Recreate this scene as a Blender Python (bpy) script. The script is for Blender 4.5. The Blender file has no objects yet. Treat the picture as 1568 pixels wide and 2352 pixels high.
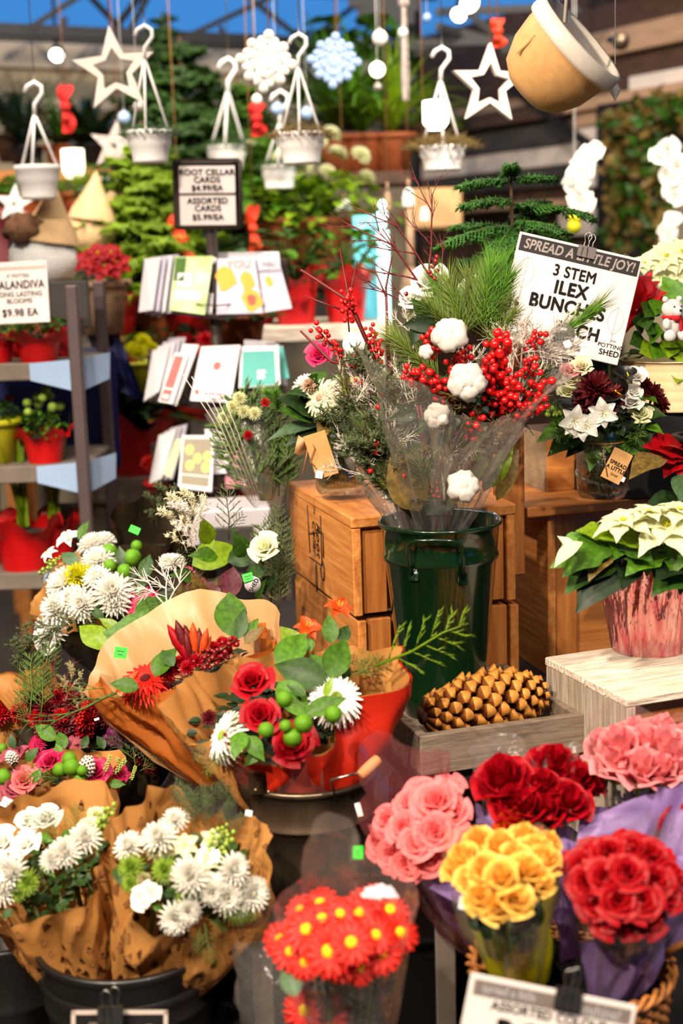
import bpy, math, random
from mathutils import Vector as V, Matrix as MX, noise
random.seed(11)
S = bpy.context.scene
COL = S.collection
pi = math.pi
# ------------------------------------------------------------ camera
CAM = V((0, 0, 1.6)); FPX = 50 / 36 * 2352
PITCH = math.radians(10.5); ROLL = math.radians(1.8)
cf = V((0, math.cos(PITCH), -math.sin(PITCH))); cu0 = V((0, math.sin(PITCH), math.cos(PITCH))); cr0 = V((1, 0, 0))
cr = cr0 * math.cos(ROLL) - cu0 * math.sin(ROLL); cu = cu0 * math.cos(ROLL) + cr0 * math.sin(ROLL)
cd = bpy.data.cameras.new('camera'); cam = bpy.data.objects.new('camera', cd); COL.objects.link(cam)
cam.matrix_world = MX(((cr.x, cu.x, -cf.x, CAM.x), (cr.y, cu.y, -cf.y, CAM.y), (cr.z, cu.z, -cf.z, CAM.z), (0, 0, 0, 1)))
cd.sensor_fit = 'VERTICAL'; cd.sensor_height = 36; cd.lens = 50; cd.clip_start = .05
cd.dof.use_dof = True; cd.dof.focus_distance = 2.62; cd.dof.aperture_fstop = 2.4
S.camera = cam
S.view_settings.view_transform = 'Standard'; S.view_settings.look = 'None'
S.view_settings.exposure = 0.0; S.view_settings.gamma = 1; S.view_settings.use_curve_mapping = False
S.cycles.max_bounces = 7; S.cycles.diffuse_bounces = 3; S.cycles.glossy_bounces = 3; S.cycles.transmission_bounces = 5
S.cycles.transparent_max_bounces = 14; S.cycles.caustics_reflective = False; S.cycles.caustics_refractive = False
S.cycles.sample_clamp_indirect = 4; S.cycles.sample_clamp_direct = 30; S.cycles.use_denoising = True
# ------------------------------------------------------------ dusk sky, the shop's track spots and added ceiling fill
wd = bpy.data.worlds.new('dusk'); S.world = wd; wd.use_nodes = True
wd.node_tree.nodes['Background'].inputs[0].default_value = (.055, .26, .68, 1)
wd.node_tree.nodes['Background'].inputs[1].default_value = 1.0
def lamp(kind, name, loc, aim, power, col, size=.1, spot=60, blend=.5):
    ld = bpy.data.lights.new(name, kind); ld.energy = power; ld.color = col
    if kind == 'AREA': ld.shape = 'RECTANGLE'; ld.size = size; ld.size_y = size
    else: ld.shadow_soft_size = size
    if kind == 'SPOT': ld.spot_size = math.radians(spot); ld.spot_blend = blend
    o = bpy.data.objects.new(name, ld); COL.objects.link(o); o.location = loc
    o.rotation_euler = (V(aim) - V(loc)).to_track_quat('-Z', 'Y').to_euler(); return o
WARM = (1, .85, .67); SOFT = (1, .89, .76)
lamp('SPOT', 'track_spot', (-1.5, .5, 3.25), (.15, 2.55, 1.0), 500, WARM, .05, 62)
lamp('SPOT', 'track_spot', (1.0, .2, 3.25), (.6, 2.1, .75), 290, WARM, .05, 58)
lamp('SPOT', 'track_spot', (-.9, -.3, 3.25), (-.35, 2.1, .7), 430, WARM, .05, 52)
lamp('SPOT', 'track_spot', (-1.2, 2.0, 3.25), (-.5, 4.1, 1.4), 230, SOFT, .06, 80)
lamp('SPOT', 'track_spot', (1.0, 2.8, 3.25), (.9, 6.2, 1.9), 430, SOFT, .06, 90)
lamp('SPOT', 'track_spot', (-1.3, 4.0, 3.3), (-.8, 6.4, 1.6), 330, SOFT, .06, 100)
lamp('AREA', 'ceiling_fill', (-.2, .6, 3.36), (-.2, 1.4, 0), 75, SOFT, 1.8)  # this and the next two: unseen area fill added for ambient light
lamp('AREA', 'ceiling_fill', (-.6, 4.0, 3.36), (-.6, 4.6, 0), 70, SOFT, 1.8)
lamp('AREA', 'ceiling_fill', (1.2, 5.0, 3.2), (1.0, 6.6, 1.4), 40, SOFT, 1.0)

# ------------------------------------------------------------ pixel helpers (where things stand)
def ray(px, py): return cf + cr * ((px - 784) / FPX) - cu * ((py - 1176) / FPX)
def P(px, py, Y):
    r = ray(px, py); return CAM + r * (Y / r.y)
def onp(px, py, T, N):
    r = ray(px, py); return CAM + r * ((T - CAM).dot(N) / r.dot(N))
def PZ(px, py, z): return onp(px, py, V((0, 0, z)), V((0, 0, 1)))
def pxm(n, Y): return n * Y / FPX * 1.03
# ------------------------------------------------------------ materials
def lin(c): return tuple((x / 255 / 12.92 if x / 255 <= .04045 else ((x / 255 + .055) / 1.055) ** 2.4) for x in c)
def mat(name, col, rough=.6, var=.18, vs=18., trans=0., metal=0., bump=0., bs=60., spec=.4, emit=0., stretch=None, col2=None, rand=.0, coat=0.):
    m = bpy.data.materials.new(name); m.use_nodes = True; nt = m.node_tree; b = nt.nodes['Principled BSDF']; L = nt.links.new
    c = lin(col); c2 = lin(col2) if col2 else tuple(x * (1 - var * 2) for x in c)
    b.inputs['Roughness'].default_value = rough; b.inputs['Metallic'].default_value = metal
    b.inputs['Specular IOR Level'].default_value = spec; b.inputs['Coat Weight'].default_value = coat; b.inputs['Coat Roughness'].default_value = .08
    tc = nt.nodes.new('ShaderNodeTexCoord'); src = tc.outputs['Object']
    if stretch:
        mp = nt.nodes.new('ShaderNodeMapping'); mp.inputs['Scale'].default_value = stretch; L(src, mp.inputs[0]); src = mp.outputs[0]
    out = None
    if var or col2:
        n = nt.nodes.new('ShaderNodeTexNoise'); n.inputs['Scale'].default_value = vs; n.inputs['Detail'].default_value = 4; L(src, n.inputs[0])
        mr = nt.nodes.new('ShaderNodeMapRange'); mr.inputs[1].default_value = .32; mr.inputs[2].default_value = .68; L(n.outputs[0], mr.inputs[0])
        mix = nt.nodes.new('ShaderNodeMix'); mix.data_type = 'RGBA'; mix.inputs['A'].default_value = (*c2, 1); mix.inputs['B'].default_value = (*c, 1)
        L(mr.outputs[0], mix.inputs[0]); out = mix.outputs['Result']
    if rand:
        oi = nt.nodes.new('ShaderNodeObjectInfo'); hs = nt.nodes.new('ShaderNodeHueSaturation')
        mv = nt.nodes.new('ShaderNodeMapRange'); mv.inputs[3].default_value = 1 - rand; mv.inputs[4].default_value = 1 + rand; L(oi.outputs['Random'], mv.inputs[0])
        L(mv.outputs[0], hs.inputs['Value'])
        if out: L(out, hs.inputs['Color'])
        else: hs.inputs['Color'].default_value = (*c, 1)
        out = hs.outputs[0]
    if out: L(out, b.inputs['Base Color'])
    else: b.inputs['Base Color'].default_value = (*c, 1)
    if emit: b.inputs['Emission Color'].default_value = (*c, 1); b.inputs['Emission Strength'].default_value = emit
    if bump:
        bn = nt.nodes.new('ShaderNodeTexNoise'); bn.inputs['Scale'].default_value = bs; bn.inputs['Detail'].default_value = 3; L(src, bn.inputs[0])
        bp = nt.nodes.new('ShaderNodeBump'); bp.inputs['Strength'].default_value = bump; bp.inputs['Distance'].default_value = .01; L(bn.outputs[0], bp.inputs['Height']); L(bp.outputs[0], b.inputs['Normal'])
    if trans:
        tr = nt.nodes.new('ShaderNodeBsdfTranslucent'); ms = nt.nodes.new('ShaderNodeMixShader'); ms.inputs[0].default_value = trans
        if out: L(out, tr.inputs[0])
        else: tr.inputs[0].default_value = (*c, 1)
        L(b.outputs[0], ms.inputs[1]); L(tr.outputs[0], ms.inputs[2]); L(ms.outputs[0], nt.nodes['Material Output'].inputs[0])
    return m
def clear(name, tint, base, edge, rough=.06, bump=.6, bs=14., body=None, bodyf=0.):
    m = bpy.data.materials.new(name); m.use_nodes = True; nt = m.node_tree; L = nt.links.new
    nt.nodes.remove(nt.nodes['Principled BSDF']); o = nt.nodes['Material Output']
    t = nt.nodes.new('ShaderNodeBsdfTransparent'); t.inputs[0].default_value = (*tint, 1)
    g = nt.nodes.new('ShaderNodeBsdfGlossy'); g.inputs['Roughness'].default_value = rough; g.inputs[0].default_value = (1, .97, .94, 1)
    tc = nt.nodes.new('ShaderNodeTexCoord'); bn = nt.nodes.new('ShaderNodeTexNoise'); bn.inputs['Scale'].default_value = bs; bn.inputs['Detail'].default_value = 5; L(tc.outputs['Object'], bn.inputs[0])
    bp = nt.nodes.new('ShaderNodeBump'); bp.inputs['Strength'].default_value = bump; bp.inputs['Distance'].default_value = .02; L(bn.outputs[0], bp.inputs['Height']); L(bp.outputs[0], g.inputs['Normal'])
    lw = nt.nodes.new('ShaderNodeLayerWeight'); lw.inputs[0].default_value = .35; L(bp.outputs[0], lw.inputs['Normal'])
    mr = nt.nodes.new('ShaderNodeMapRange'); mr.inputs[3].default_value = base; mr.inputs[4].default_value = edge; L(lw.outputs['Facing'], mr.inputs[0])
    ms = nt.nodes.new('ShaderNodeMixShader'); L(mr.outputs[0], ms.inputs[0]); L(t.outputs[0], ms.inputs[1]); L(g.outputs[0], ms.inputs[2]); out = ms.outputs[0]
    if body:
        d = nt.nodes.new('ShaderNodeBsdfDiffuse'); d.inputs[0].default_value = (*lin(body), 1); tl = nt.nodes.new('ShaderNodeBsdfTranslucent'); tl.inputs[0].default_value = (*lin(body), 1)
        a = nt.nodes.new('ShaderNodeMixShader'); a.inputs[0].default_value = .5; L(d.outputs[0], a.inputs[1]); L(tl.outputs[0], a.inputs[2])
        m2 = nt.nodes.new('ShaderNodeMixShader'); m2.inputs[0].default_value = bodyf; L(out, m2.inputs[1]); L(a.outputs[0], m2.inputs[2]); out = m2.outputs[0]
    L(out, o.inputs[0]); return m
K = {}
def defm(k, *a, **kw): K[k] = mat(k, *a, **kw)
defm('leaf', (88, 140, 20), .52, .28, 9, .28, rand=.25); defm('leaf_dark', (54, 94, 18), .52, .3, 9, .15, rand=.25)
defm('leaf_lime', (140, 174, 28), .4, .2, 9, .35, rand=.2); defm('leaf_deep', (28, 54, 16), .52, .3, 8, .1, rand=.3)
defm('leaf_blue', (74, 104, 66), .5, .2, 9, .2, rand=.2); defm('leaf_wine', (110, 42, 56), .45, .3, 14, .25)
defm('leaf_bronze', (134, 108, 52), .5, .3, 12, .25, rand=.2)
defm('pine', (104, 122, 34), .5, .25, 20, .15, rand=.2); defm('fir', (72, 92, 44), .5, .2, 20, .1, rand=.2); defm('cedar', (96, 128, 48), .55, .25, 30, .15, rand=.25)
defm('cedar_dull', (92, 104, 62), .6, .25, 30, .15, rand=.2); defm('norfolk', (52, 106, 26), .5, .25, 20, .15)
defm('stem', (88, 108, 46), .5, .2); defm('twig_red', (104, 24, 24), .5, .2, 30); defm('twig_brown', (96, 64, 42), .7, .25, 30); defm('twig_white', (226, 214, 202), .7, .1, 30)
defm('silver', (226, 214, 200), .7, .12, 40, .1)
defm('white', (252, 249, 240), .55, .02, 20, .22); defm('cream', (244, 236, 200), .5, .06, 12, .3); defm('ivory', (240, 240, 196), .5, .08, 12, .3)
defm('greenmum', (182, 212, 84), .55, .15, 14, .3); defm('yellowmum', (224, 220, 30), .55, .12, 14, .3); defm('pom', (112, 172, 18), .6, .25, 40, .15)
defm('yellow_c', (246, 206, 8), .6, .1, 30); defm('straw', (170, 160, 110), .7, .2, 30)
defm('red', (178, 4, 18), .5, .2, 10, .18, spec=.25); defm('crimson', (180, 2, 24), .5, .2, 10, .18, spec=.25); defm('scarlet', (232, 40, 22), .5, .12, 12, .3); defm('burgundy', (112, 6, 18), .55, .3, 14, .15)
defm('pink', (246, 140, 140), .5, .1, 8, .35, col2=(238, 108, 112)); defm('pink_pale', (246, 170, 172), .5, .1, 8, .35, col2=(244, 140, 146)); defm('hotpink', (216, 34, 96), .5, .15, 8, .3); defm('dusty', (188, 88, 106), .5, .2, 8, .3)
defm('yellowrose', (253, 214, 104), .5, .05, 8, .3, col2=(250, 190, 84)); defm('orange', (238, 84, 20), .5, .15, 10, .3); defm('purple', (122, 30, 92), .5, .2, 8, .3)
defm('berry', (210, 16, 16), .28, .1, 30, 0, spec=.6, rand=.1); defm('berry_dark', (130, 6, 20), .3, .2, 30, 0, spec=.6); defm('berry_green', (176, 190, 96), .4, .1, 30)
defm('cotton', (248, 240, 230), .95, .05, 40, .2, bump=.5, bs=120); defm('cotton_bract', (128, 74, 44), .7, .3, 40)
defm('cone', (168, 98, 40), .6, .3, 60, rand=.1); defm('cone_tip', (226, 152, 66), .5, .2, 60); defm('cone_dark', (84, 48, 30), .7, .3, 60); defm('cone_white', (232, 216, 206), .7, .1, 60)
defm('kraft', (208, 150, 84), .5, .12, 6, .25, bump=.45, bs=11, col2=(184, 124, 62)); defm('kraft_print', (126, 78, 34), .7, .1); defm('kraft_pale', (222, 172, 120), .35, .08, 6, .3, bump=.2, bs=14)
defm('kraft_orange', (208, 118, 48), .5, .12, 6, .3, bump=.25, bs=14); defm('redpaper', (214, 44, 18), .5, .12, 8, .25, bump=.2, bs=14)
defm('lilac', (172, 140, 204), .5, .1, 6, .4, bump=.25, bs=12); defm('blackpaper', (42, 32, 20), .4, .2, 8, bump=.3, bs=14); defm('yellowpaper', (206, 196, 12), .45, .1, 6, .3, bump=.2, bs=10)
defm('pine_wood', (206, 138, 72), .5, .25, 5, bump=.12, bs=9, stretch=(14, 1.2, 14), col2=(176, 104, 46), coat=.1)
defm('pine_wood_x', (198, 128, 64), .5, .25, 5, bump=.12, bs=9, stretch=(1.2, 14, 14), col2=(166, 96, 42), coat=.1)
defm('pine_wood_z', (190, 120, 58), .5, .25, 5, bump=.12, bs=9, stretch=(14, 14, 1.2), col2=(156, 88, 38), coat=.1)
defm('white_wood', (242, 228, 212), .75, .2, 6, bump=.5, bs=12, stretch=(2, 16, 16), col2=(206, 180, 154)); defm('white_wood_shade_z', (190, 176, 158), .8, .2, 6, bump=.5, bs=12, stretch=(18, 18, 1.5), col2=(146, 128, 108))  # second whitewash is darker: side-panel shade put into the colour
defm('grey_wood', (132, 114, 98), .7, .2, 5, bump=.25, bs=10, stretch=(2, 14, 14), col2=(104, 88, 74)); defm('dark_table', (44, 40, 38), .5, .2, 8)
defm('brown_wood', (84, 58, 42), .7, .25, 5, bump=.2, bs=9, stretch=(2, 2, 18)); defm('tan_wood', (186, 148, 116), .7, .15, 5, stretch=(2, 2, 14)); defm('white_panel', (220, 204, 190), .6, .08, 4)
defm('wall_tan', (168, 152, 124), .8, .1, 1.5); defm('concrete', (70, 62, 56), .6, .2, 3); defm('ceiling', (96, 78, 62), .8, .1, 3); defm('wall_cream', (206, 186, 160), .8, .08, 2)
defm('steel_dark', (26, 23, 25), .5, .15, 8, spec=.4); defm('rack_brown', (62, 48, 40), .45, .1, 8); defm('post_grey', (92, 78, 78), .45, .1, 8, metal=.3)
defm('green_enamel', (10, 38, 16), .16, .15, 4, spec=.6, coat=.6); defm('gunmetal', (128, 110, 90), .36, .2, 5, metal=.85, stretch=(6, 6, 1)); defm('black_metal', (24, 21, 20), .4, .2, 8, spec=.5, coat=.2); defm('steel', (200, 196, 190), .25, .05, 8, metal=1.)
defm('black', (20, 18, 18), .5, .1, 8); defm('black_red', (44, 8, 12), .35, .1, 8); defm('felt_grey', (118, 106, 96), .85, .1, 20); defm('slate', (66, 60, 56), .7, .15, 5)
defm('white_plastic', (244, 238, 234), .4, .03, 8, trans=.1); defm('white_paint', (238, 226, 214), .6, .05, 8); defm('cream_pot', (222, 168, 106), .5, .08, 5, trans=.0); defm('cream_rim', (236, 222, 206), .4, .04, 5)
defm('redwrap', (206, 14, 18), .4, .12, 10, .15, spec=.5); defm('redpot', (196, 22, 26), .45, .1, 6); defm('terracotta', (164, 84, 42), .7, .15, 8); defm('limepot', (190, 186, 30), .5, .1, 6)
defm('navy', (20, 28, 92), .6, .2, 6); defm('navy_bin', (10, 20, 84), .55, .1, 4); defm('cream_planter', (232, 206, 160), .5, .08, 5, metal=.1)
defm('paper', (222, 208, 205), .6, .02, 4); defm('paper_grey', (214, 204, 200), .6, .03, 4); defm('ink', (26, 19, 16), .6, .05, 20); defm('ink_grey', (112, 100, 95), .6, .05, 20); defm('ink_pale', (186, 170, 160), .6, .03, 20)
defm('sticker', (34, 236, 40), .5, .03, 8, emit=.0); defm('sticker_white', (244, 240, 238), .5, .02, 8); defm('wrapgreen', (30, 60, 24), .5, .1)
defm('card_white', (232, 228, 234), .5, .02, 4); defm('card_lilac', (206, 200, 218), .5, .03, 4); defm('card_grey', (190, 184, 190), .5, .03, 4); defm('art_green', (176, 214, 104), .5, .3, 14, col2=(232, 240, 206)); defm('art_orange', (248, 178, 50), .5, .05, 8); defm('art_red', (230, 84, 62), .5, .05, 8); defm('art_coral', (228, 96, 92), .5, .05, 8); defm('art_teal', (76, 176, 168), .5, .05, 8); defm('art_taupe', (150, 140, 118), .5, .05, 8); defm('art_yellow', (228, 214, 120), .5, .05, 8); defm('art_pink', (214, 130, 146), .5, .1, 8)
defm('wicker', (196, 124, 62), .55, .25, 40, bump=.2, bs=80); defm('tag_kraft', (212, 158, 96), .6, .1, 20); defm('jute', (160, 110, 64), .8, .2, 60)
defm('plush', (248, 244, 240), .95, .03, 30, bump=.6, bs=200); defm('plush_red', (206, 20, 28), .9, .2, 120); defm('fur_brown', (120, 82, 54), .95, .3, 60); defm('felt_tan', (214, 176, 128), .9, .1, 30); defm('soil', (48, 34, 24), .9, .3, 40)
defm('ice_blue', (170, 196, 232), .3, .05, 8, trans=.2); defm('glitter', (206, 190, 184), .5, .3, 80, metal=.2); defm('red_felt', (190, 24, 18), .8, .15, 20); defm('orange_bow', (222, 58, 20), .6, .1, 20)
defm('teal_glass', (120, 206, 222), .25, .15, 6, trans=.4); defm('water_tint', (110, 100, 40), .5, .3, 30)
defm('stone', (152, 128, 98), .9, .15, 14, bump=.4, bs=30)
K['bulb'] = mat('bulb', (255, 244, 226), .5, 0, emit=9); K['bulb_soft'] = mat('bulb_soft', (255, 240, 214), .5, 0, emit=3.2); K['neon'] = mat('neon', (190, 255, 250), .5, 0, emit=3.5); K['exit_green'] = mat('exit_green', (90, 230, 20), .5, 0, emit=1.2)
K['cello'] = clear('cello', (.975, .97, .965), .05, .5, .13, 1.0, 22, (255, 246, 240), .075); K['cello_pink'] = clear('cello_pink', (.95, .82, .84), .04, .4, .1, .8, 9, (226, 120, 130), .13)
K['foil_pink'] = mat('foil_pink', (240, 186, 180), .22, .2, 10, metal=.85, bump=1.0, bs=9, stretch=(7, 7, 1.2), col2=(210, 100, 112))
K['glass'] = clear('glass', (.93, .95, .9), .05, .75, .03, .5, 30); K['jar_water'] = clear('jar_water', (.62, .6, .36), .03, .3, .05, .8, 40)
# ------------------------------------------------------------ mesh building
class MB:
    def __init__(s): s.v = []; s.f = []; s.m = []
    def add(s, vs, fs, mi=0, M=None):
        o = len(s.v)
        s.v += [tuple(M @ V(p)) for p in vs] if M is not None else [tuple(p) for p in vs]
        s.f += [tuple(i + o for i in f) for f in fs]; s.m += [mi] * len(fs); return s
    def box(s, x, y, z, c=(0, 0, 0), mi=0, M=None, bev=0.):
        a, b, d = x / 2, y / 2, z / 2; cx, cy, cz = c
        if not bev:
            vs = [(cx + i * a, cy + j * b, cz + k * d) for i in (-1, 1) for j in (-1, 1) for k in (-1, 1)]
            return s.add(vs, [(0, 1, 3, 2), (4, 6, 7, 5), (0, 4, 5, 1), (2, 3, 7, 6), (0, 2, 6, 4), (1, 5, 7, 3)], mi, M)
        e = min(bev, a * .9, b * .9, d * .9); vs = []; idx = {}
        for i in (-1, 1):
            for j in (-1, 1):
                for k in (-1, 1):
                    for ax in range(3):
                        p = [i * (a - e), j * (b - e), k * (d - e)]; p[ax] += (i, j, k)[ax] * e
                        idx[i, j, k, ax] = len(vs); vs.append((cx + p[0], cy + p[1], cz + p[2]))
        fs = []
        for ax in range(3):
            o1, o2 = (ax + 1) % 3, (ax + 2) % 3
            for sg in (-1, 1):
                q = []
                for (u, w) in ((-1, -1), (1, -1), (1, 1), (-1, 1)):
                    c3 = [0, 0, 0]; c3[ax] = sg; c3[o1] = u; c3[o2] = w; q.append(idx[(*c3, ax)])
                fs.append(tuple(q if sg > 0 else q[::-1]))
            for u in (-1, 1):
                for w in (-1, 1):
                    q = []
                    for sg in (-1, 1):
                        c3 = [0, 0, 0]; c3[ax] = sg; c3[o1] = u; c3[o2] = w; q.append((idx[(*c3, o1)], idx[(*c3, o2)]))
                    fs.append((q[0][0], q[0][1], q[1][1], q[1][0]))
        for i in (-1, 1):
            for j in (-1, 1):
                for k in (-1, 1): fs.append(tuple(idx[i, j, k, ax] for ax in range(3)))
        return s.add(vs, fs, mi, M)
    def tube(s, pts, r, n=6, mi=0, M=None, cap=True):
        pts = [V(p) for p in pts]; rs = r if isinstance(r, (list, tuple)) else [r] * len(pts); vs = []; fs = []; up = None
        for i, p in enumerate(pts):
            t = (pts[min(i + 1, len(pts) - 1)] - pts[max(i - 1, 0)])
            if t.length < 1e-9: t = V((0, 0, 1))
            t.normalize()
            if up is None: up = t.orthogonal()
            a = up - t * up.dot(t)
            if a.length < 1e-6: a = t.orthogonal()
            a.normalize(); up = a; b = t.cross(a)
            for k in range(n): q = 2 * pi * k / n; vs.append(p + (a * math.cos(q) + b * math.sin(q)) * rs[i])
        for i in range(len(pts) - 1):
            for k in range(n): k2 = (k + 1) % n; fs.append((i * n + k, i * n + k2, (i + 1) * n + k2, (i + 1) * n + k))
        if cap: fs.append(tuple(range(n))[::-1]); fs.append(tuple((len(pts) - 1) * n + k for k in range(n)))
        return s.add(vs, fs, mi, M)
    def grid(s, nu, nv, fn, mi=0, M=None, closed=False):
        cu_ = nu if closed else nu + 1
        vs = [fn(i / nu, j / nv) for j in range(nv + 1) for i in range(cu_)]; fs = []
        for j in range(nv):
            for i in range(nu):
                i2 = (i + 1) % cu_; fs.append((j * cu_ + i, j * cu_ + i2, (j + 1) * cu_ + i2, (j + 1) * cu_ + i))
        return s.add(vs, fs, mi, M)
    def lathe(s, prof, n=24, mi=0, M=None, cap0=False, cap1=False):
        vs = []; fs = []
        for (r, z) in prof:
            for k in range(n): q = 2 * pi * k / n; vs.append((r * math.cos(q), r * math.sin(q), z))
        for j in range(len(prof) - 1):
            for k in range(n): k2 = (k + 1) % n; fs.append((j * n + k, j * n + k2, (j + 1) * n + k2, (j + 1) * n + k))
        if cap0: fs.append(tuple(range(n))[::-1])
        if cap1: fs.append(tuple((len(prof) - 1) * n + k for k in range(n)))
        return s.add(vs, fs, mi, M)
    def ball(s, r, c=(0, 0, 0), n=10, m=6, mi=0, M=None, sq=(1, 1, 1), jit=0):
        vs = []; fs = []
        for j in range(1, m):
            for k in range(n):
                a = pi * j / m; q = 2 * pi * k / n; d = V((math.sin(a) * math.cos(q), math.sin(a) * math.sin(q), math.cos(a)))
                rr = r * (1 + (jit * noise.noise(d * 2.3 + V(c) * 50) if jit else 0)); vs.append((c[0] + d.x * rr * sq[0], c[1] + d.y * rr * sq[1], c[2] + d.z * rr * sq[2]))
        t = len(vs); vs += [(c[0], c[1], c[2] + r * sq[2]), (c[0], c[1], c[2] - r * sq[2])]
        for j in range(m - 2):
            for k in range(n): k2 = (k + 1) % n; fs.append((j * n + k, (j + 1) * n + k, (j + 1) * n + k2, j * n + k2))
        for k in range(n): k2 = (k + 1) % n; fs.append((k, k2, t)); fs.append(((m - 2) * n + k2, (m - 2) * n + k, t + 1))
        return s.add(vs, fs, mi, M)
    def needle(s, p, q, r, mi=0):
        p = V(p); q = V(q); d = (q - p).normalized(); a = d.orthogonal().normalized(); b = d.cross(a)
        return s.add([p + a * r, p - a * r * .5 + b * r * .87, p - a * r * .5 - b * r * .87, q], [(0, 1, 3), (1, 2, 3), (2, 0, 3)], mi)
    def poly(s, pts, th=0., mi=0, M=None):
        n = len(pts); vs = [(x, 0, z) for x, z in pts]; fs = [tuple(range(n))]
        if th:
            vs += [(x, th, z) for x, z in pts]; fs += [tuple(range(n, 2 * n))[::-1]] + [(i, i + n, (i + 1) % n + n, (i + 1) % n) for i in range(n)]
        return s.add(vs, fs, mi, M)
    def mesh(s, name, mats, smooth=True):
        me = bpy.data.meshes.new(name); me.from_pydata(s.v, [], s.f)
        for m in mats: me.materials.append(K[m] if isinstance(m, str) else m)
        me.polygons.foreach_set('material_index', s.m); me.polygons.foreach_set('use_smooth', [smooth] * len(s.f)); me.update(); return me
W = {}
def thing(name, label, cat, loc, group=None):
    o = bpy.data.objects.new(name, None); o.empty_display_size = .05; COL.objects.link(o); o.location = loc
    o['label'] = label; o['category'] = cat
    if group: o['group'] = group
    W[o] = MX.Translation(V(loc)); return o
def link(name, me, M=None, par=None, label=None, mats=None):
    o = bpy.data.objects.new(name, me); COL.objects.link(o); M = M if M is not None else MX()
    W[o] = M
    if par is not None: o.parent = par; o.matrix_basis = W[par].inverted() @ M
    else: o.matrix_basis = M
    if label: o['label'] = label
    if mats:
        for i, m in enumerate(mats):
            if i < len(o.material_slots): o.material_slots[i].link = 'OBJECT'; o.material_slots[i].material = K[m] if isinstance(m, str) else m
    return o
def single(name, me, M, label, cat, group=None, mats=None):
    o = link(name, me, M, None, label, mats); o['category'] = cat
    if group: o['group'] = group
    return o
def struct(name, mb, mats, M=None, par=None, smooth=False):
    o = link(name, mb.mesh(name, mats, smooth), M, par)
    if par is None: o['kind'] = 'structure'
    return o
def part(par, name, mb, mats, M=None, smooth=True, label=None): return link(name, mb.mesh(name, mats, smooth), M, par, label)
def fz(loc, z, sc=1., spin=0.):
    z = V(z).normalized(); x = (V((0, 0, 1)) if abs(z.z) < .95 else V((0, 1, 0))).cross(z).normalized(); y = z.cross(x)
    return MX.Translation(V(loc)) @ MX((x, y, z)).transposed().to_4x4() @ MX.Rotation(spin, 4, 'Z') @ MX.Scale(sc, 4)
def fy(loc, y, z, sc=1.):
    y = V(y).normalized(); z = V(z); z = z - y * z.dot(y)
    if z.length < 1e-5: z = y.orthogonal()
    z.normalize(); x = y.cross(z)
    return MX.Translation(V(loc)) @ MX((x, y, z)).transposed().to_4x4() @ MX.Scale(sc, 4)
def rz(loc, deg, sc=1.): return MX.Translation(V(loc)) @ MX.Rotation(math.radians(deg), 4, 'Z') @ MX.Scale(sc, 4)
def pf(px, py, Y, roll=0., yaw=0., tilt=0., sc=1.):
    """upright frame at a point: X right, Z up, Y away; roll clockwise in degrees"""
    return MX.Translation(P(px, py, Y)) @ MX.Rotation(math.radians(yaw), 4, 'Z') @ MX.Rotation(math.radians(tilt), 4, 'X') @ MX.Rotation(math.radians(roll), 4, 'Y') @ MX.Scale(sc, 4)
def rnd(a, b): return random.uniform(a, b)
def rv(s=1.): return V((rnd(-s, s), rnd(-s, s), rnd(-s, s)))
_txt = {}
def text(body, size, bold=.0, m='ink', sx=1., italic=0.):
    k = (body, size, bold, m, sx, italic)
    if k in _txt: return _txt[k]
    c = bpy.data.curves.new('lettering', 'FONT'); c.body = body; c.size = size; c.align_x = 'CENTER'; c.align_y = 'CENTER'; c.extrude = .0002; c.shear = italic; c.space_character = 1 + bold * 2
    o = bpy.data.objects.new('lettering', c); COL.objects.link(o); bpy.context.view_layer.update()
    me = bpy.data.meshes.new_from_object(o.evaluated_get(bpy.context.evaluated_depsgraph_get())); bpy.data.objects.remove(o)
    if bold > 0:
        vs = [v.co.copy() for v in me.vertices]; fs = [tuple(p.vertices) for p in me.polygons]; mb = MB()
        for k in range(9): r = bold * size * 1.1 if k else 0; mb.add([v + V((r * math.cos(k * pi / 4), r * math.sin(k * pi / 4), 0)) for v in vs], fs)
        me = mb.mesh('lettering', [], False)
    me.transform(MX.Rotation(pi / 2, 4, 'X') @ MX.Scale(sx, 4, (1, 0, 0))); me.materials.clear(); me.materials.append(K[m]); me.name = 'lettering'; _txt[k] = me; return me
def letters(par, body, x, z, size, M, bold=.02, m='ink', sx=1., y=-.0012, rot=0., italic=0.):
    return link('lettering', text(body, size, bold, m, sx, italic), M @ MX.Translation((x, y, z)) @ MX.Rotation(math.radians(rot), 4, 'Y'), par)
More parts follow.
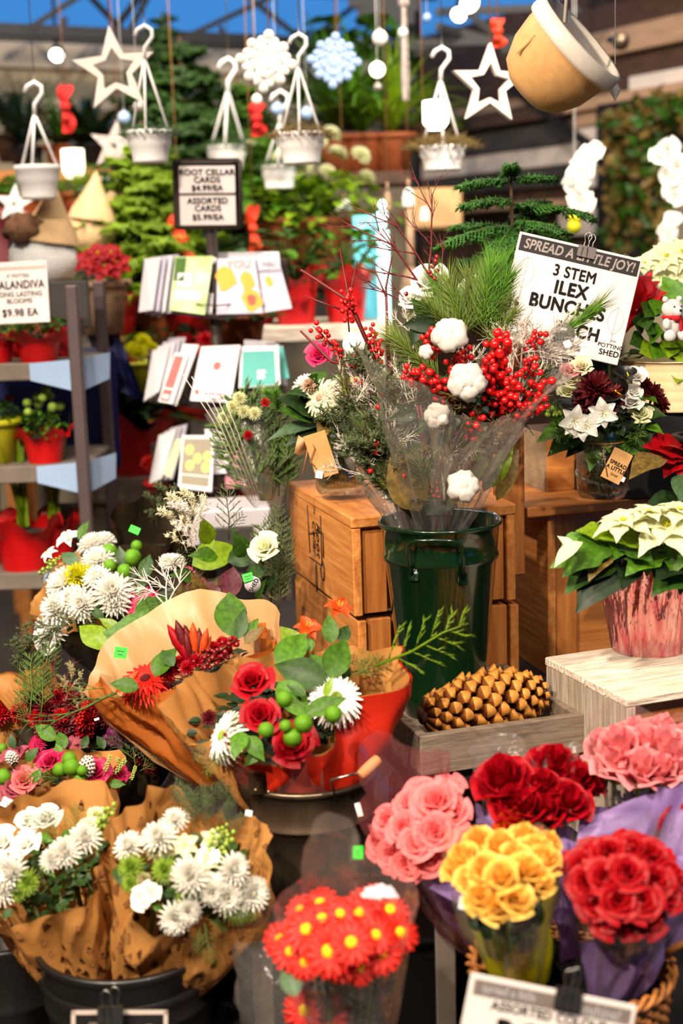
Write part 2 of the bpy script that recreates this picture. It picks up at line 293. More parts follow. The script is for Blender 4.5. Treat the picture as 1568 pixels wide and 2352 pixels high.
# ------------------------------------------------------------ leaf, flower and sprig shapes (unit size, shared by copies)
def petal(mb, az, el, L, w, cup=.2, curl=.2, base=.05, mi=0, nu=2, nv=4, tip=.6, z0=0., ruf=0.):
    """one petal from the centre outward: az around, el elevation (rad) at base"""
    ca, sa = math.cos(az), math.sin(az); ph = random.random() * 6
    def fn(u, v):
        uu = u * 2 - 1; e = el - curl * v; r = base + L * v * math.cos(e); z = z0 + L * v * math.sin(e)
        ww = w * (math.sin(pi * min(1, .12 + .88 * v) ** tip) * .85 + .15) * uu
        z += cup * w * uu * uu + ruf * w * math.sin(uu * 7 + ph) * v
        return (ca * r - sa * ww, sa * r + ca * ww, z)
    mb.grid(nu, nv, fn, mi)
def leafg(mb, M=None, L=1., w=.21, fold=.25, droop=.3, teeth=0, mi=0, nv=8, curl=0., wav=0., pw=.8):
    def fn(u, v):
        uu = u * 2 - 1; ww = w * math.sin(pi * v ** pw) ** (.85 if v < .5 else 1.15)
        if teeth: ww *= 1 + .35 * (abs(math.sin(v * teeth * pi)) - .4) * (1 if v < .9 else .3)
        a = abs(uu) * ww; return (uu * ww, L * v * (1 - .15 * droop * v), -droop * v * v * L * .6 + fold * a - curl * a * a / max(w, .01) + wav * math.sin(v * 14 + uu * 2) * abs(uu) * w)
    mb.grid(4, nv, fn, mi, M)
def t_leaf(**k): mb = MB(); leafg(mb, **k); return mb
def t_rose(tight=1., N=18, top=.0, cs=1.):
    mb = MB()
    for k in range(N):
        t = k / (N - 1); a0 = 2.4 * k; rb = .07 + .64 * t ** 1.0 * tight; hw = 1.25 - .45 * t; h = 1.0 - .30 * t + top * (1 - t); lean = (.05 + .32 * t * t) * tight * cs; cl = (.09 + .22 * t) * cs
        def fn(u, v):
            uu = u * 2 - 1; a = a0 + uu * hw * (1 - .25 * v * v); e = max(0, v - .68) / .32
            r = rb * (.3 + .7 * min(1, v * 1.6) ** .7) + lean * v * v + cl * e * e * .55 + .05 * uu * uu * v + .02 * uu
            z = h * v * (1 - .16 * uu * uu) - cl * e * e * .5 + .025 * math.sin(uu * 5 + k)
            return (r * math.cos(a), r * math.sin(a), z - .05)
        mb.grid(6, 7, fn, 0)
    return mb
def t_bud():
    mb = t_rose(.66, 16, .35, .7)
    for k in range(5): petal(mb, k * 1.257 + .3, .95, .55, .15, .1, -.3, .30, 1, 2, 3, .5, -.14)
    mb.ball(.2, (0, 0, -.14), 8, 5, 1); mb.tube([(0, 0, -.2), (0.02, .02, -1.6)], .06, 6, 1); return mb
def t_mum(layers=6, n=18, w=.165, ctr=True):
    mb = MB()
    for j in range(layers):
        t = j / (layers - 1)
        for k in range(n): petal(mb, 2 * pi * (k + j * .37) / n + rnd(-.06, .06), 1.25 - 1.22 * t + rnd(-.08, .08), .48 + .5 * t + rnd(-.05, .05), w, .9, .35 * t - .25, .06, 0, 2, 3, .45, .12 * (1 - t))
    if ctr: mb.ball(.16, (0, 0, .16), 10, 6, 1)
    return mb
def t_daisy(n=18, layers=2, w=.13, disc=.24, tip=.5):
    mb = MB()
    for j in range(layers):
        for k in range(n): petal(mb, 2 * pi * (k + j * .5) / n + rnd(-.05, .05), .28 - .2 * j + rnd(-.08, .08), .86 + .08 * j, w, .4, .28, .1, 0, 2, 4, tip)
    mb.ball(disc, (0, 0, .05), 12, 6, 1, sq=(1, 1, .55))
    for k in range(60):
        a = 2.4 * k; r = disc * math.sqrt(k / 60); mb.ball(.03, (r * math.cos(a), r * math.sin(a), .05 + .5 * math.sqrt(max(0, disc * disc - r * r)) * 1.0), 5, 3, 1)
    return mb
def t_pom():
    mb = MB(); mb.ball(.82, (0, 0, 0), 14, 10, 0)
    for k in range(260):
        z = 1 - 2 * (k + .5) / 260; a = 2.39996 * k; r = math.sqrt(1 - z * z); d = V((r * math.cos(a), r * math.sin(a), z)); mb.needle(d * .7, d * 1.02, .09)
    return mb
def t_carn(n=60):
    mb = MB()
    for k in range(n):
        t = k / n; petal(mb, 2.4 * k, 1.45 - 1.5 * t ** 1.1 + rnd(-.15, .15), .62 + .34 * t + rnd(-.08, .08), .2, .3, .3, .02, 0, 4, 3, .9, .1 * (1 - t), .35)
    return mb
def t_lily(n=6, w=.26, el=.7, curl=.9):
    mb = MB()
    for k in range(n): petal(mb, 2 * pi * k / n, el + (.12 if k % 2 else 0), 1.0 if k % 2 else .95, w * (1 if k % 2 else .8), .35, curl, .04, 0, 4, 6, .75)
    for k in range(5): q = 1.3 * k; mb.tube([(0, 0, .05), (.12 * math.cos(q), .12 * math.sin(q), .4), (.22 * math.cos(q), .22 * math.sin(q), .62)], [.015, .015, .03], 4, 1)
    return mb
def t_lilybud():
    mb = MB()
    for j in range(5):
        a = j * 1.26; d = V((.22 * math.cos(a), .22 * math.sin(a), 1)).normalized(); L = rnd(.8, 1.1)
        mb.tube([d * (L * t) + V((0, 0, .04 * j)) for t in (0, .3, .55, .8, 1)], [.04, .12, .14, .09, .01], 7, j % 2)
    return mb
def t_poinsettia(n=12):
    mb = MB()
    for k in range(n):
        lay = 0 if k < 6 else 1; az = 2 * pi * k / 6 + lay * .5 + rnd(-.15, .15); M = MX.Rotation(az, 4, 'Z') @ MX.Rotation(.12 + .25 * lay + rnd(-.1, .1), 4, 'X') @ MX.Translation((0, .04, .04 * lay))
        leafg(mb, M, 1.0 - .28 * lay + rnd(-.1, .06), .26 - .05 * lay, .3, .5, 2.5, 0, 14, wav=.08, pw=.8)
    for k in range(9): a = 2.4 * k; r = .035 * math.sqrt(k); mb.ball(.035, (r * math.cos(a), r * math.sin(a), .12), 6, 4, 1)
    return mb
def t_calla():
    mb = MB()
    def fn(u, v):
        a = 2 * pi * u; r = .05 + .5 * v ** 1.6; back = math.cos(a) * .5 + .5; return (r * math.sin(a), r * math.cos(a) * (1 - .2 * v) + .25 * v * v * back, v * (.75 + .45 * back) - .12 * v ** 4)
    mb.grid(16, 8, fn, 0); mb.tube([(0, 0, .1), (0, .05, .7)], [.05, .03], 6, 1); return mb
def t_twig(depth=3, n=4, r=.018, spread=.6, seed=1, mi=0, L=1., leafy=None):
    mb = MB(); R = random.Random(seed)
    def go(p, d, L, r, dep):
        pts = [p]; q = p.copy(); dd = d.copy()
        for i in range(5): dd = (dd + V((R.uniform(-1, 1), R.uniform(-1, 1), R.uniform(-1, 1))) * .13).normalized(); q = q + dd * (L / 5); pts.append(q)
        mb.tube(pts, [r * (1 - .12 * i) for i in range(6)], 5, mi)
        if dep:
            for i in range(n):
                k = R.randint(1, 4); nd = (d + V((R.uniform(-1, 1), R.uniform(-1, 1), R.uniform(-.6, 1))) * spread).normalized(); go(pts[k], nd, L * R.uniform(.4, .62), r * .62, dep - 1)
        if leafy and dep < 2:
            for i in range(leafy): t = R.choice(pts); mb.needle(t, t + (dd + V((R.uniform(-1, 1), R.uniform(-1, 1), R.uniform(-1, 1)))).normalized() * .09, .012, mi)
    go(V((0, 0, 0)), V((0, 1, 0)), L, r, depth); return mb
def t_pine(n=230, L=.48, r=.0085, open_=.78, flat=False, droop=0., mis=0):
    mb = MB(); mb.tube([(0, 0, 0), (0, .5, .02), (0, 1, 0)], [.022, .016, .008], 5, 1)
    for k in range(n):
        t = k / n; y = .12 + .88 * t; a = 2.4 * k if not flat else (0 if k % 2 else pi) + rnd(-.35, .35)
        o = open_ * (1 - .45 * t) + rnd(-.12, .12); d = V((math.cos(a) * math.sin(o), math.cos(o), math.sin(a) * math.sin(o))); l = L * rnd(.8, 1.1) * (1 if not flat else (.55 + .45 * math.sin(pi * min(1, .2 + t * .9))))
        mb.needle((0, y, 0), V((0, y, 0)) + d * l + V((0, 0, -droop * l)), r * rnd(.8, 1.2), 0)
    return mb
def t_cedar(nb=11, seed=3, nd=8, sp=.75, Lb=.36):
    mb = MB(); R = random.Random(seed); mb.tube([(0, 0, 0), (.02, .4, .02), (-.02, .75, .03), (0, 1, 0)], [.016, .013, .009, .005], 5, 0)
    for b in range(nb):
        y = .15 + .82 * b / nb; s = 1 if b % 2 else -1; L = Lb * (1.1 - .6 * b / nb) * R.uniform(.8, 1.2); d = V((s * sp, .75, R.uniform(-.5, .5))).normalized(); p = V((0, y, 0)); mb.tube([p, p + d * L], [.009, .004], 4, 0)
        for k in range(nd):
            q = p + d * (L * (.15 + .85 * k / nd)); e = (d + V((R.uniform(-1, 1), R.uniform(-.4, 1), R.uniform(-1, 1))) * .9).normalized(); l = .10 * R.uniform(.6, 1.2); mb.needle(q, q + e * l, .011, 0)
            q2 = q + e * l * .5; mb.needle(q2, q2 + (e + d).normalized() * .06, .008, 0)
    return mb
def t_berries(n=26, r=.062, seed=1, spread=.1, L=1., stem=1):
    mb = MB(); R = random.Random(seed); mb.tube([(0, -.3, 0), (0, .5, .03), (0, L, 0)], [.022, .018, .01], 5, stem)
    for k in range(n):
        y = L * (k + .5) / n; a = 2.4 * k; d = spread * R.uniform(.7, 1.3); c = (d * math.cos(a), y, d * math.sin(a)); mb.ball(r * R.uniform(.85, 1.1), c, 9, 6, 0)
    return mb
def t_cotton():
    mb = MB()
    for k in range(5):
        a = 2 * pi * k / 5; c = (.42 * math.cos(a), .42 * math.sin(a), .1)
        mb.ball(.5, c, 14, 9, 0, sq=(1, 1, 1.05), jit=.35)
        petal(mb, a + .63, .5, .75, .14, .2, -.5, .25, 1, 2, 4, .6, -.35)
    mb.ball(.42, (0, 0, .32), 12, 8, 0, jit=.3); mb.tube([(0, 0, -.3), (0, 0, -2)], .09, 6, 1); return mb
def t_cone(nl=14, nk=9, L=1.6, R_=.5, white=False):
    """pine cone along +Y; slot 0 scale, 1 tip, 2 core"""
    mb = MB(); mb.tube([(0, 0, 0), (0, L * .5, 0), (0, L * .95, 0)], [R_ * .2, R_ * .45, R_ * .12], 10, 2)
    for j in range(nl):
        t = (j + .5) / nl; y = L * t; rr = R_ * (math.sin(pi * (.14 + .78 * t)) ** .7)
        for k in range(nk):
            a = 2 * pi * (k + .5 * (j % 2)) / nk; o = .75 - .35 * t + rnd(-.08, .08); d = V((math.cos(a) * math.cos(o), math.sin(o), math.sin(a) * math.cos(o))); e = V((-math.sin(a), 0, math.cos(a))); up = d.cross(e); c = V((0, y - rr * .35, 0))
            w = 2.6 * rr / nk * 1.05 + .02; th = .035 + .03 * rr
            vs = [c + d * rr * .35 - e * w * .3, c + d * rr * .35 + e * w * .3, c + d * rr * .82 + e * w * .5 + up * -th, c + d * rr * .82 - e * w * .5 + up * -th,
                  c + d * rr * .82 + e * w * .5 + up * th, c + d * rr * .82 - e * w * .5 + up * th, c + d * rr * 1.0 + up * th * .2 + e * w * .28, c + d * rr * 1.0 - e * w * .28 + up * th * .2, c + d * rr * 1.02 + V((0, .03, 0)) + up * th * .8]
            mb.add(vs, [(0, 1, 2, 3), (1, 0, 5, 4), (0, 3, 5), (1, 4, 2)], 0); mb.add(vs, [(3, 2, 6, 7), (2, 4, 6), (5, 3, 7), (4, 5, 8), (6, 8, 7), (4, 8, 6), (5, 7, 8)], 1)
    return mb
def t_fern(n=14, L=1., mi=0):
    mb = MB()
    for k in range(n):
        a = 2.4 * k; o = rnd(.35, 1.1); l = L * rnd(.7, 1.1)
        pts = [V((math.cos(a) * math.sin(o) * l * t * (1 + .2 * t), math.sin(a) * math.sin(o) * l * t * (1 + .2 * t), l * (t * math.cos(o) * 1.3 - .75 * t * t * math.sin(o)))) for t in [i / 9 for i in range(10)]]
        for i in range(1, 9):
            d = (pts[i + 1] - pts[i - 1]).normalized(); s = d.cross(V((0, 0, 1))).normalized(); w = .2 * math.sin(pi * (i + 1) / 11) * L
            for sg in (-1, 1):
                p = pts[i]; q = p + s * sg * w + d * w * .4; mb.add([p - d * .035 * L, q, p + d * .05 * L, p + s * sg * w * .6 + d * .09 * L], [(0, 1, 3, 2)], mi)
    return mb
def t_arch(n=60, L=1., w=.03, droop=1., up=(.15, .9)):
    mb = MB()
    for k in range(n):
        a = 2.4 * k + rnd(-.2, .2); o = rnd(*up); l = L * rnd(.7, 1.15); c, s = math.cos(a), math.sin(a)
        def fn(u, v):
            uu = u * 2 - 1; r = l * math.sin(o) * v * (1 + .35 * droop * v); z = l * (math.cos(o) * v - .62 * droop * v * v * (math.sin(o) + .2)); ww = w * (1 - v * .92) * uu
            return (c * r - s * ww, s * r + c * ww, z + .25 * abs(ww))
        mb.grid(2, 7, fn, 0)
    return mb
def t_bush(n=90, R_=1., ll=.28, w=.34, h=.8, teeth=0, flat=.0, mi=0):
    mb = MB()
    for k in range(n):
        z = rnd(0, 1) ** .8; a = 2.4 * k; r = R_ * math.sqrt(max(0, 1 - (z * .9) ** 2)) * rnd(.45, 1); p = V((r * math.cos(a), r * math.sin(a), z * h)); d = V((math.cos(a) + rnd(-.5, .5), math.sin(a) + rnd(-.5, .5), rnd(-.3, .8) - flat)).normalized()
        leafg(mb, fy(p - d * ll * .5, d, V((rnd(-.5, .5), rnd(-.5, .5), 1)), ll * rnd(.7, 1.2)), 1, w, .3, .45, teeth, mi, 5)
    for k in range(8): a = rnd(0, 6.3); mb.tube([(0, 0, -.1), (.3 * R_ * math.cos(a), .3 * R_ * math.sin(a), h * .4), (.55 * R_ * math.cos(a), .55 * R_ * math.sin(a), h * .75)], [.02, .015, .008], 4, 1)
    return mb
def t_fluff(n=170, R_=1., h=.55, l=.34):
    mb = MB()
    for k in range(n):
        a = 2.4 * k; r = R_ * math.sqrt(k / n); z = h * (1 - (r / R_) ** 2) * rnd(.4, 1); p = V((r * math.cos(a), r * math.sin(a), z)); d = V((math.cos(a) * r / R_ + rnd(-.6, .6), math.sin(a) * r / R_ + rnd(-.6, .6), rnd(.1, .9))).normalized()
        for q in range(3): mb.needle(p, p + (d + rv(.6)) * l, .02, 0)
        mb.ball(.035, p + d * l * .6, 5, 3, 0, sq=(1.4, 1, .6))
    return mb
def t_conifer(h=1., tiers=17, R_=.42, mi=0, needles=8):
    mb = MB(); mb.tube([(0, 0, 0), (0, 0, h)], [.025 * h, .006 * h], 6, 1)
    for j in range(tiers):
        t = j / tiers; rr0 = R_ * h * (1 - t) ** .8 + .03 * h; nb = 8 if t < .7 else 5
        for k in range(nb):
            z = h * (.06 + .93 * t) + rnd(-.04, .04) * h; rr = rr0 * rnd(.7, 1.15)
            a = 2 * pi * (k + .5 * (j % 2)) / nb + rnd(-.3, .3); c, s = math.cos(a), math.sin(a); B = V((c * rr, s * rr, rnd(-.35, .25) * rr)); A = V((0, 0, z)); mb.tube([A, A + B], [.008 * h, .004 * h], 4, 1)
            side = V((-s, c, 0))
            for i in range(needles):
                p = A + B * ((i + .8) / needles); w = rr * .5 * (1 - i / needles * .6)
                for sg in (-1, 1):
                    q = p + (B.normalized() * .6 + side * sg * .8 + V((0, 0, rnd(-.45, .3)))) * w * rnd(.7, 1.2); mb.needle(p, q, .018 * h, mi)
                    for e in range(3): m_ = p.lerp(q, .3 + .25 * e); mb.needle(m_, m_ + (B.normalized() + side * sg * .2 + V((0, 0, rnd(-.9, .7)))) * w * .45, .015 * h, mi)
    return mb
TM = {}
def tm(k, mb, mats, smooth=True): TM[k] = mb.mesh(k, mats, smooth)
tm('rose', t_rose(.92), ['red']); tm('rosebud', t_bud(), ['pink', 'leaf']); tm('mum', t_mum(), ['white', 'yellowmum']); tm('spider_mum', t_mum(7, 20, .1), ['white', 'greenmum'])
tm('daisy', t_daisy(), ['white', 'yellowmum']); tm('gerbera', t_daisy(22, 4, .16, .2, .45), ['white', 'yellowmum']); tm('reddaisy', t_daisy(13, 2, .2, .25, .6), ['scarlet', 'yellow_c'])
tm('pom', t_pom(), ['pom']); tm('carnation', t_carn(), ['burgundy']); tm('lily', t_lily(), ['orange', 'burgundy']); tm('alstro', t_lily(6, .42, .75, .8), ['orange', 'yellow_c']); tm('lilybud', t_lilybud(), ['burgundy', 'orange'])
tm('poinsettia', t_poinsettia(), ['ivory', 'yellowmum']); tm('calla', t_calla(), ['black', 'yellow_c']); tm('cotton', t_cotton(), ['cotton', 'cotton_bract'])
tm('leaf', t_leaf(), ['leaf']); tm('leafb', t_leaf(w=.27, droop=.5, wav=.06), ['leaf']); tm('leaft', t_leaf(w=.36, teeth=7, droop=.2, fold=.15), ['leaf']); tm('leafn', t_leaf(w=.14, droop=.6), ['leaf_dark']); tm('pleaf', t_leaf(w=.30, teeth=2.5, droop=.4, wav=.05, nv=16), ['leaf_dark'])
tm('pine', t_pine(), ['pine', 'twig_brown']); tm('pinebrush', t_pine(70, .62, .010, .42), ['pine', 'twig_brown']); tm('fir', t_pine(130, .24, .013, 1.05, True), ['fir', 'twig_brown'])
tm('cedar', t_cedar(), ['cedar']); tm('cedar2', t_cedar(16, 8, 12, .9, .3), ['cedar_dull']); tm('snap', t_berries(12, .075, 7, .09), ['greenmum', 'stem'])
tm('berries', t_berries(), ['berry', 'twig_red']); tm('berries2', t_berries(14, .075, 4, .12), ['berry', 'twig_red'])
tm('twig', t_twig(3, 3, .016, .55, 5), ['twig_red']); tm('twig2', t_twig(2, 4, .02, .7, 9), ['twig_white']); tm('silver', t_twig(3, 5, .022, .75, 2), ['silver']); tm('twigbrown', t_twig(2, 3, .02, .6, 4), ['twig_brown'])
tm('filler', t_twig(3, 4, .012, .8, 6, leafy=8), ['cedar_dull']); tm('cone', t_cone(9, 8, 1.3, .55), ['cone_dark', 'cone_white', 'cone_dark']); tm('bigcone', t_cone(14, 9, 2.6, .78), ['cone', 'cone_tip', 'cone_dark'])
tm('fern', t_fern(), ['leaf']); tm('arch', t_arch(), ['leaf']); tm('spath', t_arch(26, 1, .13, .7, (.2, 1.1)), ['leaf_deep']); tm('bush', t_bush(), ['leaf', 'stem']); tm('bushs', t_bush(150, 1, .2, .4, .6), ['leaf', 'stem']); tm('ivy', t_bush(70, 1, .34, .45, .6, 3), ['leaf_lime', 'stem'])
tm('fluff', t_fluff(), ['leaf_bronze']); tm('conifer', t_conifer(), ['leaf_dark', 'twig_brown']); tm('sprout', t_arch(5, 1, .06, .1, (.02, .2)), ['leaf_lime'])
def plc(par, key, loc, z, sc, name, mats=None, spin=None, label=None): return link(name, TM[key], fz(loc, z, sc, rnd(0, 6.28) if spin is None else spin), par, label, mats)
def ply(par, key, p, q, zh, name, mats=None, sc=None, label=None):
    d = V(q) - V(p); return link(name, TM[key], fy(p, d, zh, sc or d.length), par, label, mats)
# ------------------------------------------------------------ wrapped bouquets
def tree_shape(h=1.):
    pts = [(-.06, 0), (.06, 0), (.06, .14), (.36, .14), (.18, .4), (.28, .4), (.13, .66), (.2, .66), (0, 1), (-.2, .66), (-.13, .66), (-.28, .4), (-.18, .4), (-.36, .14), (-.06, .14)]
    return [(x * h, y * h) for x, y in pts]
class Bq:
    def __init__(s, name, label, B, T, N, rx, ry, r0=.03, cat='bouquet', group=None, e1=None):
        s.B = V(B); s.T = V(T); s.N = V(N).normalized(); e = V(e1) if e1 else V((0, 0, 1)).cross(s.N) * (-1 if s.N.y > 0 else 1)
        e = e - s.N * e.dot(s.N); s.e1 = e.normalized(); s.e2 = s.N.cross(s.e1); s.rx = rx; s.ry = ry; s.r0 = r0; s.o = thing(name, label, cat, B, group); s.Y = s.T.y
        s.view = (CAM - s.T).normalized()
    def surf(s, th, v, hf=None, bulge=.12, crk=.012, seed=0., fl=0., ins=0.):
        ax = (s.T - s.B).normalized(); f1 = s.e1 - ax * s.e1.dot(ax); f1.normalize(); f2 = ax.cross(f1)
        h = hf(th) if hf else 1.; w = min(1.35, v * h); c, sn = math.cos(th), math.sin(th)
        b = s.B + (f1 * c + f2 * sn) * s.r0; t = s.T + s.e1 * c * s.rx + s.e2 * sn * s.ry
        p = b.lerp(t, w); rad = (s.e1 * c + s.e2 * sn)
        k = bulge * math.sin(pi * min(1, w)) * s.rx + fl * max(0, w - .85) * s.rx
        n1 = noise.noise(V((c * 1.6 + seed, sn * 1.6, w * 1.1))); n2 = abs(noise.noise(V((c * 3.2 + seed, sn * 3.2 + 7, w * 2.2))))
        return p + rad * (k + crk * (n1 * 2 - n2 * 1.6) * (.3 + w) - ins)
    def wrap(s, mats, a0=0., a1=2 * pi, hf=None, name='paper_wrap', nu=72, nv=16, th=.0012, v0=.02, trees=0, label=None, **kw):
        mb = MB(); full = abs(a1 - a0 - 2 * pi) < 1e-3
        mb.grid(nu, nv, lambda u, v: s.surf(a0 + (a1 - a0) * u, v0 + (1 - v0) * v, hf, **kw), 0)
        ms = list(mats)
        if trees:
            ms.append('kraft_print')
            for k in range(trees):
                th_ = a0 + (a1 - a0) * ((k * .618) % 1); v = .16 + .78 * ((k * .7548) % 1); sz = rnd(.013, .022) * (.6 if k % 3 == 0 else 1)
                p = s.surf(th_, v, hf, **kw); du = (s.surf(th_ + .02, v, hf, **kw) - p).normalized(); dv = (s.surf(th_, v + .02, hf, **kw) - p).normalized(); rr = max(.02, (s.surf(th_ + .05, v, hf, **kw) - p).length / .05); ll = max(.05, (s.surf(th_, v + .05, hf, **kw) - p).length / .05)
                nn = du.cross(dv).normalized(); tl = rnd(-.2, .2)
                for sg in (1, -1):
                    vs = [s.surf(th_ + (x + y * tl) / rr, v + y / ll, hf, **kw) + nn * .0016 * sg for x, y in tree_shape(sz)]
                    mb.add(vs, [(0, 1, 2, 14), (2, 3, 4, 12, 13, 14)[:3] + (4,) if False else (14, 2, 3, 13), (13, 3, 4, 12), (12, 4, 5, 11), (11, 5, 6, 10), (10, 6, 7, 9), (9, 7, 8)], len(ms) - 1)
        return part(s.o, name, mb, ms, MX(), True, label)
    def pt(s, px, py, dome=.0):
        p = onp(px, py, s.T, s.N); d = p - s.T; rho = min(1, ((d.dot(s.e1) / s.rx) ** 2 + (d.dot(s.e2) / s.ry) ** 2))
        return onp(px, py, s.T + s.N * (dome * (1 - rho)), s.N), d
    def fl(s, key, px, py, r, mats=None, name='flower', dome=.04, out=1.6, vw=.45, label=None, spin=None, z=None, lift=0.):
        p, d = s.pt(px, py, dome); n = V(z) if z else (s.N + d * out / max(s.rx, .05) * .5 + s.view * vw + rv(.12))
        sc = pxm(r, p.y); return plc(s.o, key, p + s.view * lift, n, sc, name, mats, spin, label)
    def lf(s, key, x0, y0, x1, y1, mats=None, name='leaf', dome=.05, zup=None, lift=.0, sc=None, label=None):
        p = s.pt(x0, y0, dome)[0] + s.view * lift; q = onp(x1, y1, p + s.view * rnd(0, .02), (s.N + s.view * 1.2).normalized()); return ply(s.o, key, p, q, (zup or (s.view + s.N * .6 + rv(.25))), name, mats, None if sc is None else sc * (q - p).length, label)
    def mound(s, mats=('leaf_deep', 'stem'), name='foliage', f=.86, h=.35, z=-.05, key='bushs'):
        M = MX.Translation(s.T + s.N * z) @ MX((s.e1, s.e2, s.N)).transposed().to_4x4() @ MX.Diagonal((s.rx * f, s.ry * f, min(s.rx, s.ry) * h * 2, 1))
        return link(name, TM[key], M, s.o, None, mats)
    def stems(s, m='stem', n=9, name='stems'):
        mb = MB()
        for k in range(n): a = 2.4 * k; c, sn = math.cos(a) * math.sqrt(k / n), math.sin(a) * math.sqrt(k / n); mb.tube([s.B + (s.e1 * c + s.e2 * sn) * s.r0 * .6, s.T + (s.e1 * c * s.rx + s.e2 * sn * s.ry) * .7 - s.N * .04], .004, 5)
        part(s.o, name, mb, [m], MX())
def sticker(par, px, py, Y, w, h, roll, m='sticker', name='price_sticker', label=None):
    mb = MB(); mb.box(pxm(w, Y), .0012, pxm(h, Y), bev=.0003)
    o = part(par, name, mb, [m], pf(px, py, Y, roll, 0, -20), False, label)
    if w >= 18:
        lb = MB()
        for k in range(2): lb.box(pxm(w, Y) * (.6 - .2 * k), .0004, pxm(h, Y) * .1, (0, -.0009, pxm(h, Y) * (.12 - .3 * k)))
        link('printed_lines', lb.mesh('printed_lines', ['wrapgreen' if m == 'sticker' else 'ink_grey'], False), pf(px, py, Y, roll, 0, -20), o)
    return o
# ============================================================ THE ROOM
BA = math.radians(28); UX = V((math.cos(BA), math.sin(BA), 0)); UY = V((-math.sin(BA), math.cos(BA), 0)); C0 = V((.43, 8.5, 0))
BM = MX.Translation(C0) @ MX.Rotation(BA, 4, 'Z')      # x along the back wall, y into depth, corner at 0
mb = MB(); mb.box(16, 16, .1, (-1, 4, -.05)); struct('floor', mb, ['concrete'])
mb = MB(); mb.box(6.0, .12, 2.66, (-3.0, .06, 1.33)); struct('wall_back', mb, ['wall_tan'], BM)
mb = MB(); mb.box(6.0, .05, .05, (-3, -.02, 2.36)); mb.box(6, .06, .12, (-3, -.02, 2.6)); struct('trim_1', mb, ['wall_cream'], BM)
mb = MB(); mb.box(.12, 9.5, 2.75, (.06, -4.7, 1.375)); struct('wall_right', mb, ['brown_wood'], BM)
mb = MB(); mb.box(.1, 9.8, 3.4, (-3.6, 1.4, 1.7)); struct('wall_left', mb, ['wall_cream'])
mb = MB(); mb.box(9, .1, 3.4, (0, -3.4, 1.7)); struct('wall_rear', mb, ['wall_cream'])
mb = MB(); mb.box(7.4, 9.0, .06, (.1, 1.2, 3.43)); struct('ceiling', mb, ['ceiling'])
WR = UX * -1                                           # right wall faces -UX
def wall_pt(px, py, off=0.):
    p = onp(px, py, C0 + WR * off, WR); d = p - C0; return d.dot(UY), p.z
def plank(name, x0, x1, yt, yb, mats, th=.04, xm=None):
    """a board on the right wall between two picture columns; heights read at the column xm"""
    xm = xm or (x0 + x1) / 2; a, _ = wall_pt(x0, yt); b, _ = wall_pt(x1, yt); zt = wall_pt(xm, yt)[1]; zb = wall_pt(xm, yb)[1]
    mb = MB(); mb.box(th, abs(b - a), zt - zb, (-th / 2, (a + b) / 2, (zt + zb) / 2), bev=.004); return struct(name, mb, [mats], BM)
plank('trim_2', 1195, 1640, 62, 122, 'tan_wood', .05, 1450); plank('trim_3', 1467, 1640, 170, 210, 'white_panel', .06, 1510); plank('trim_4', 1195, 1640, 208, 238, 'tan_wood', .09, 1480)
plank('trim_5', 1000, 1330, 235, 258, 'tan_wood', .05, 1160); plank('trim_6', 960, 1330, 258, 292, 'brown_wood', .10, 1160); plank('trim_7', 1335, 1425, 250, 288, 'tan_wood', .05); plank('trim_8', 1335, 1425, 292, 330, 'white_panel', .05)
plank('trim_9', 960, 1330, 300, 350, 'slate', .04, 1150); plank('trim_10', 1350, 1425, 372, 430, 'white_panel', .05); plank('trim_11', 960, 1330, 398, 440, 'slate', .04, 1150); plank('trim_12', 960, 1320, 470, 486, 'tan_wood', .16, 1150); plank('trim_13', 1300, 1425, 478, 540, 'white_panel', .05); plank('trim_14', 960, 1330, 350, 394, 'white_panel', .02, 1150)
# doorway in the right wall, hung with a garland
a, zt = wall_pt(1425, 255); b, _ = wall_pt(1640, 255)
mb = MB(); zt = wall_pt(1425, 262)[1]
mb.box(.09, .12, zt, (-.05, a, zt / 2), bev=.005); mb.box(.09, abs(b - a) + .12, .09, (-.05, (a + b) / 2, zt), bev=.005); dr = struct('door_1', mb, ['steel_dark'], BM)
mb = MB(); mb.box(.03, abs(b - a), zt, (-.01, (a + b) / 2, zt / 2)); struct('door_leaf', mb, ['wall_tan'], BM, dr)
# diagonal brace
mb = MB(); p = V((-.1, *wall_pt(1200, 195))); q = V((-.1, *wall_pt(1420, 352))); mb.tube([p, q], .022, 4); struct('beam_1', mb, ['steel_dark'], BM)
# steel truss under the glazed roof
TY = 7.3
def tp(px, py, Y=TY): return P(px, py, Y)
def bar(mb, a, b, r): mb.tube([a, b], r, 4)
def backpt(px, py, off): return onp(px, py, C0 - UY * off, UY)
mb = MB()
for (x0, y0, x1, y1, r) in [(-60, 66, 1000, 112, .036), (-60, 84, 1000, 128, .016), (-60, -40, 1000, -10, .03)]: bar(mb, backpt(x0, y0, .9), backpt(x1, y1, .9), r)
for (x0, y0, x1, y1) in [(60, 70, 200, -20), (290, 80, 195, -20), (250, 82, 330, -20), (290, 86, 340, -10), (430, 84, 640, -15), (700, 96, 560, -15), (700, 98, 860, -20), (920, 105, 800, -20), (140, 76, 150, 40), (505, 60, 520, 95)]: bar(mb, backpt(x0, y0, .9), backpt(x1, y1, .9), .017)
struct('beam_2', mb, ['steel_dark'])
mb = MB()
for k in range(7): x = -4.6 + k * .95; mb.box(.035, 4.2, .06, (x, -1.5, 3.32))
mb.box(7, .05, .07, (-2.6, -.55, 3.3)); struct('beam_3', mb, ['steel_dark'], BM)
mb = MB()
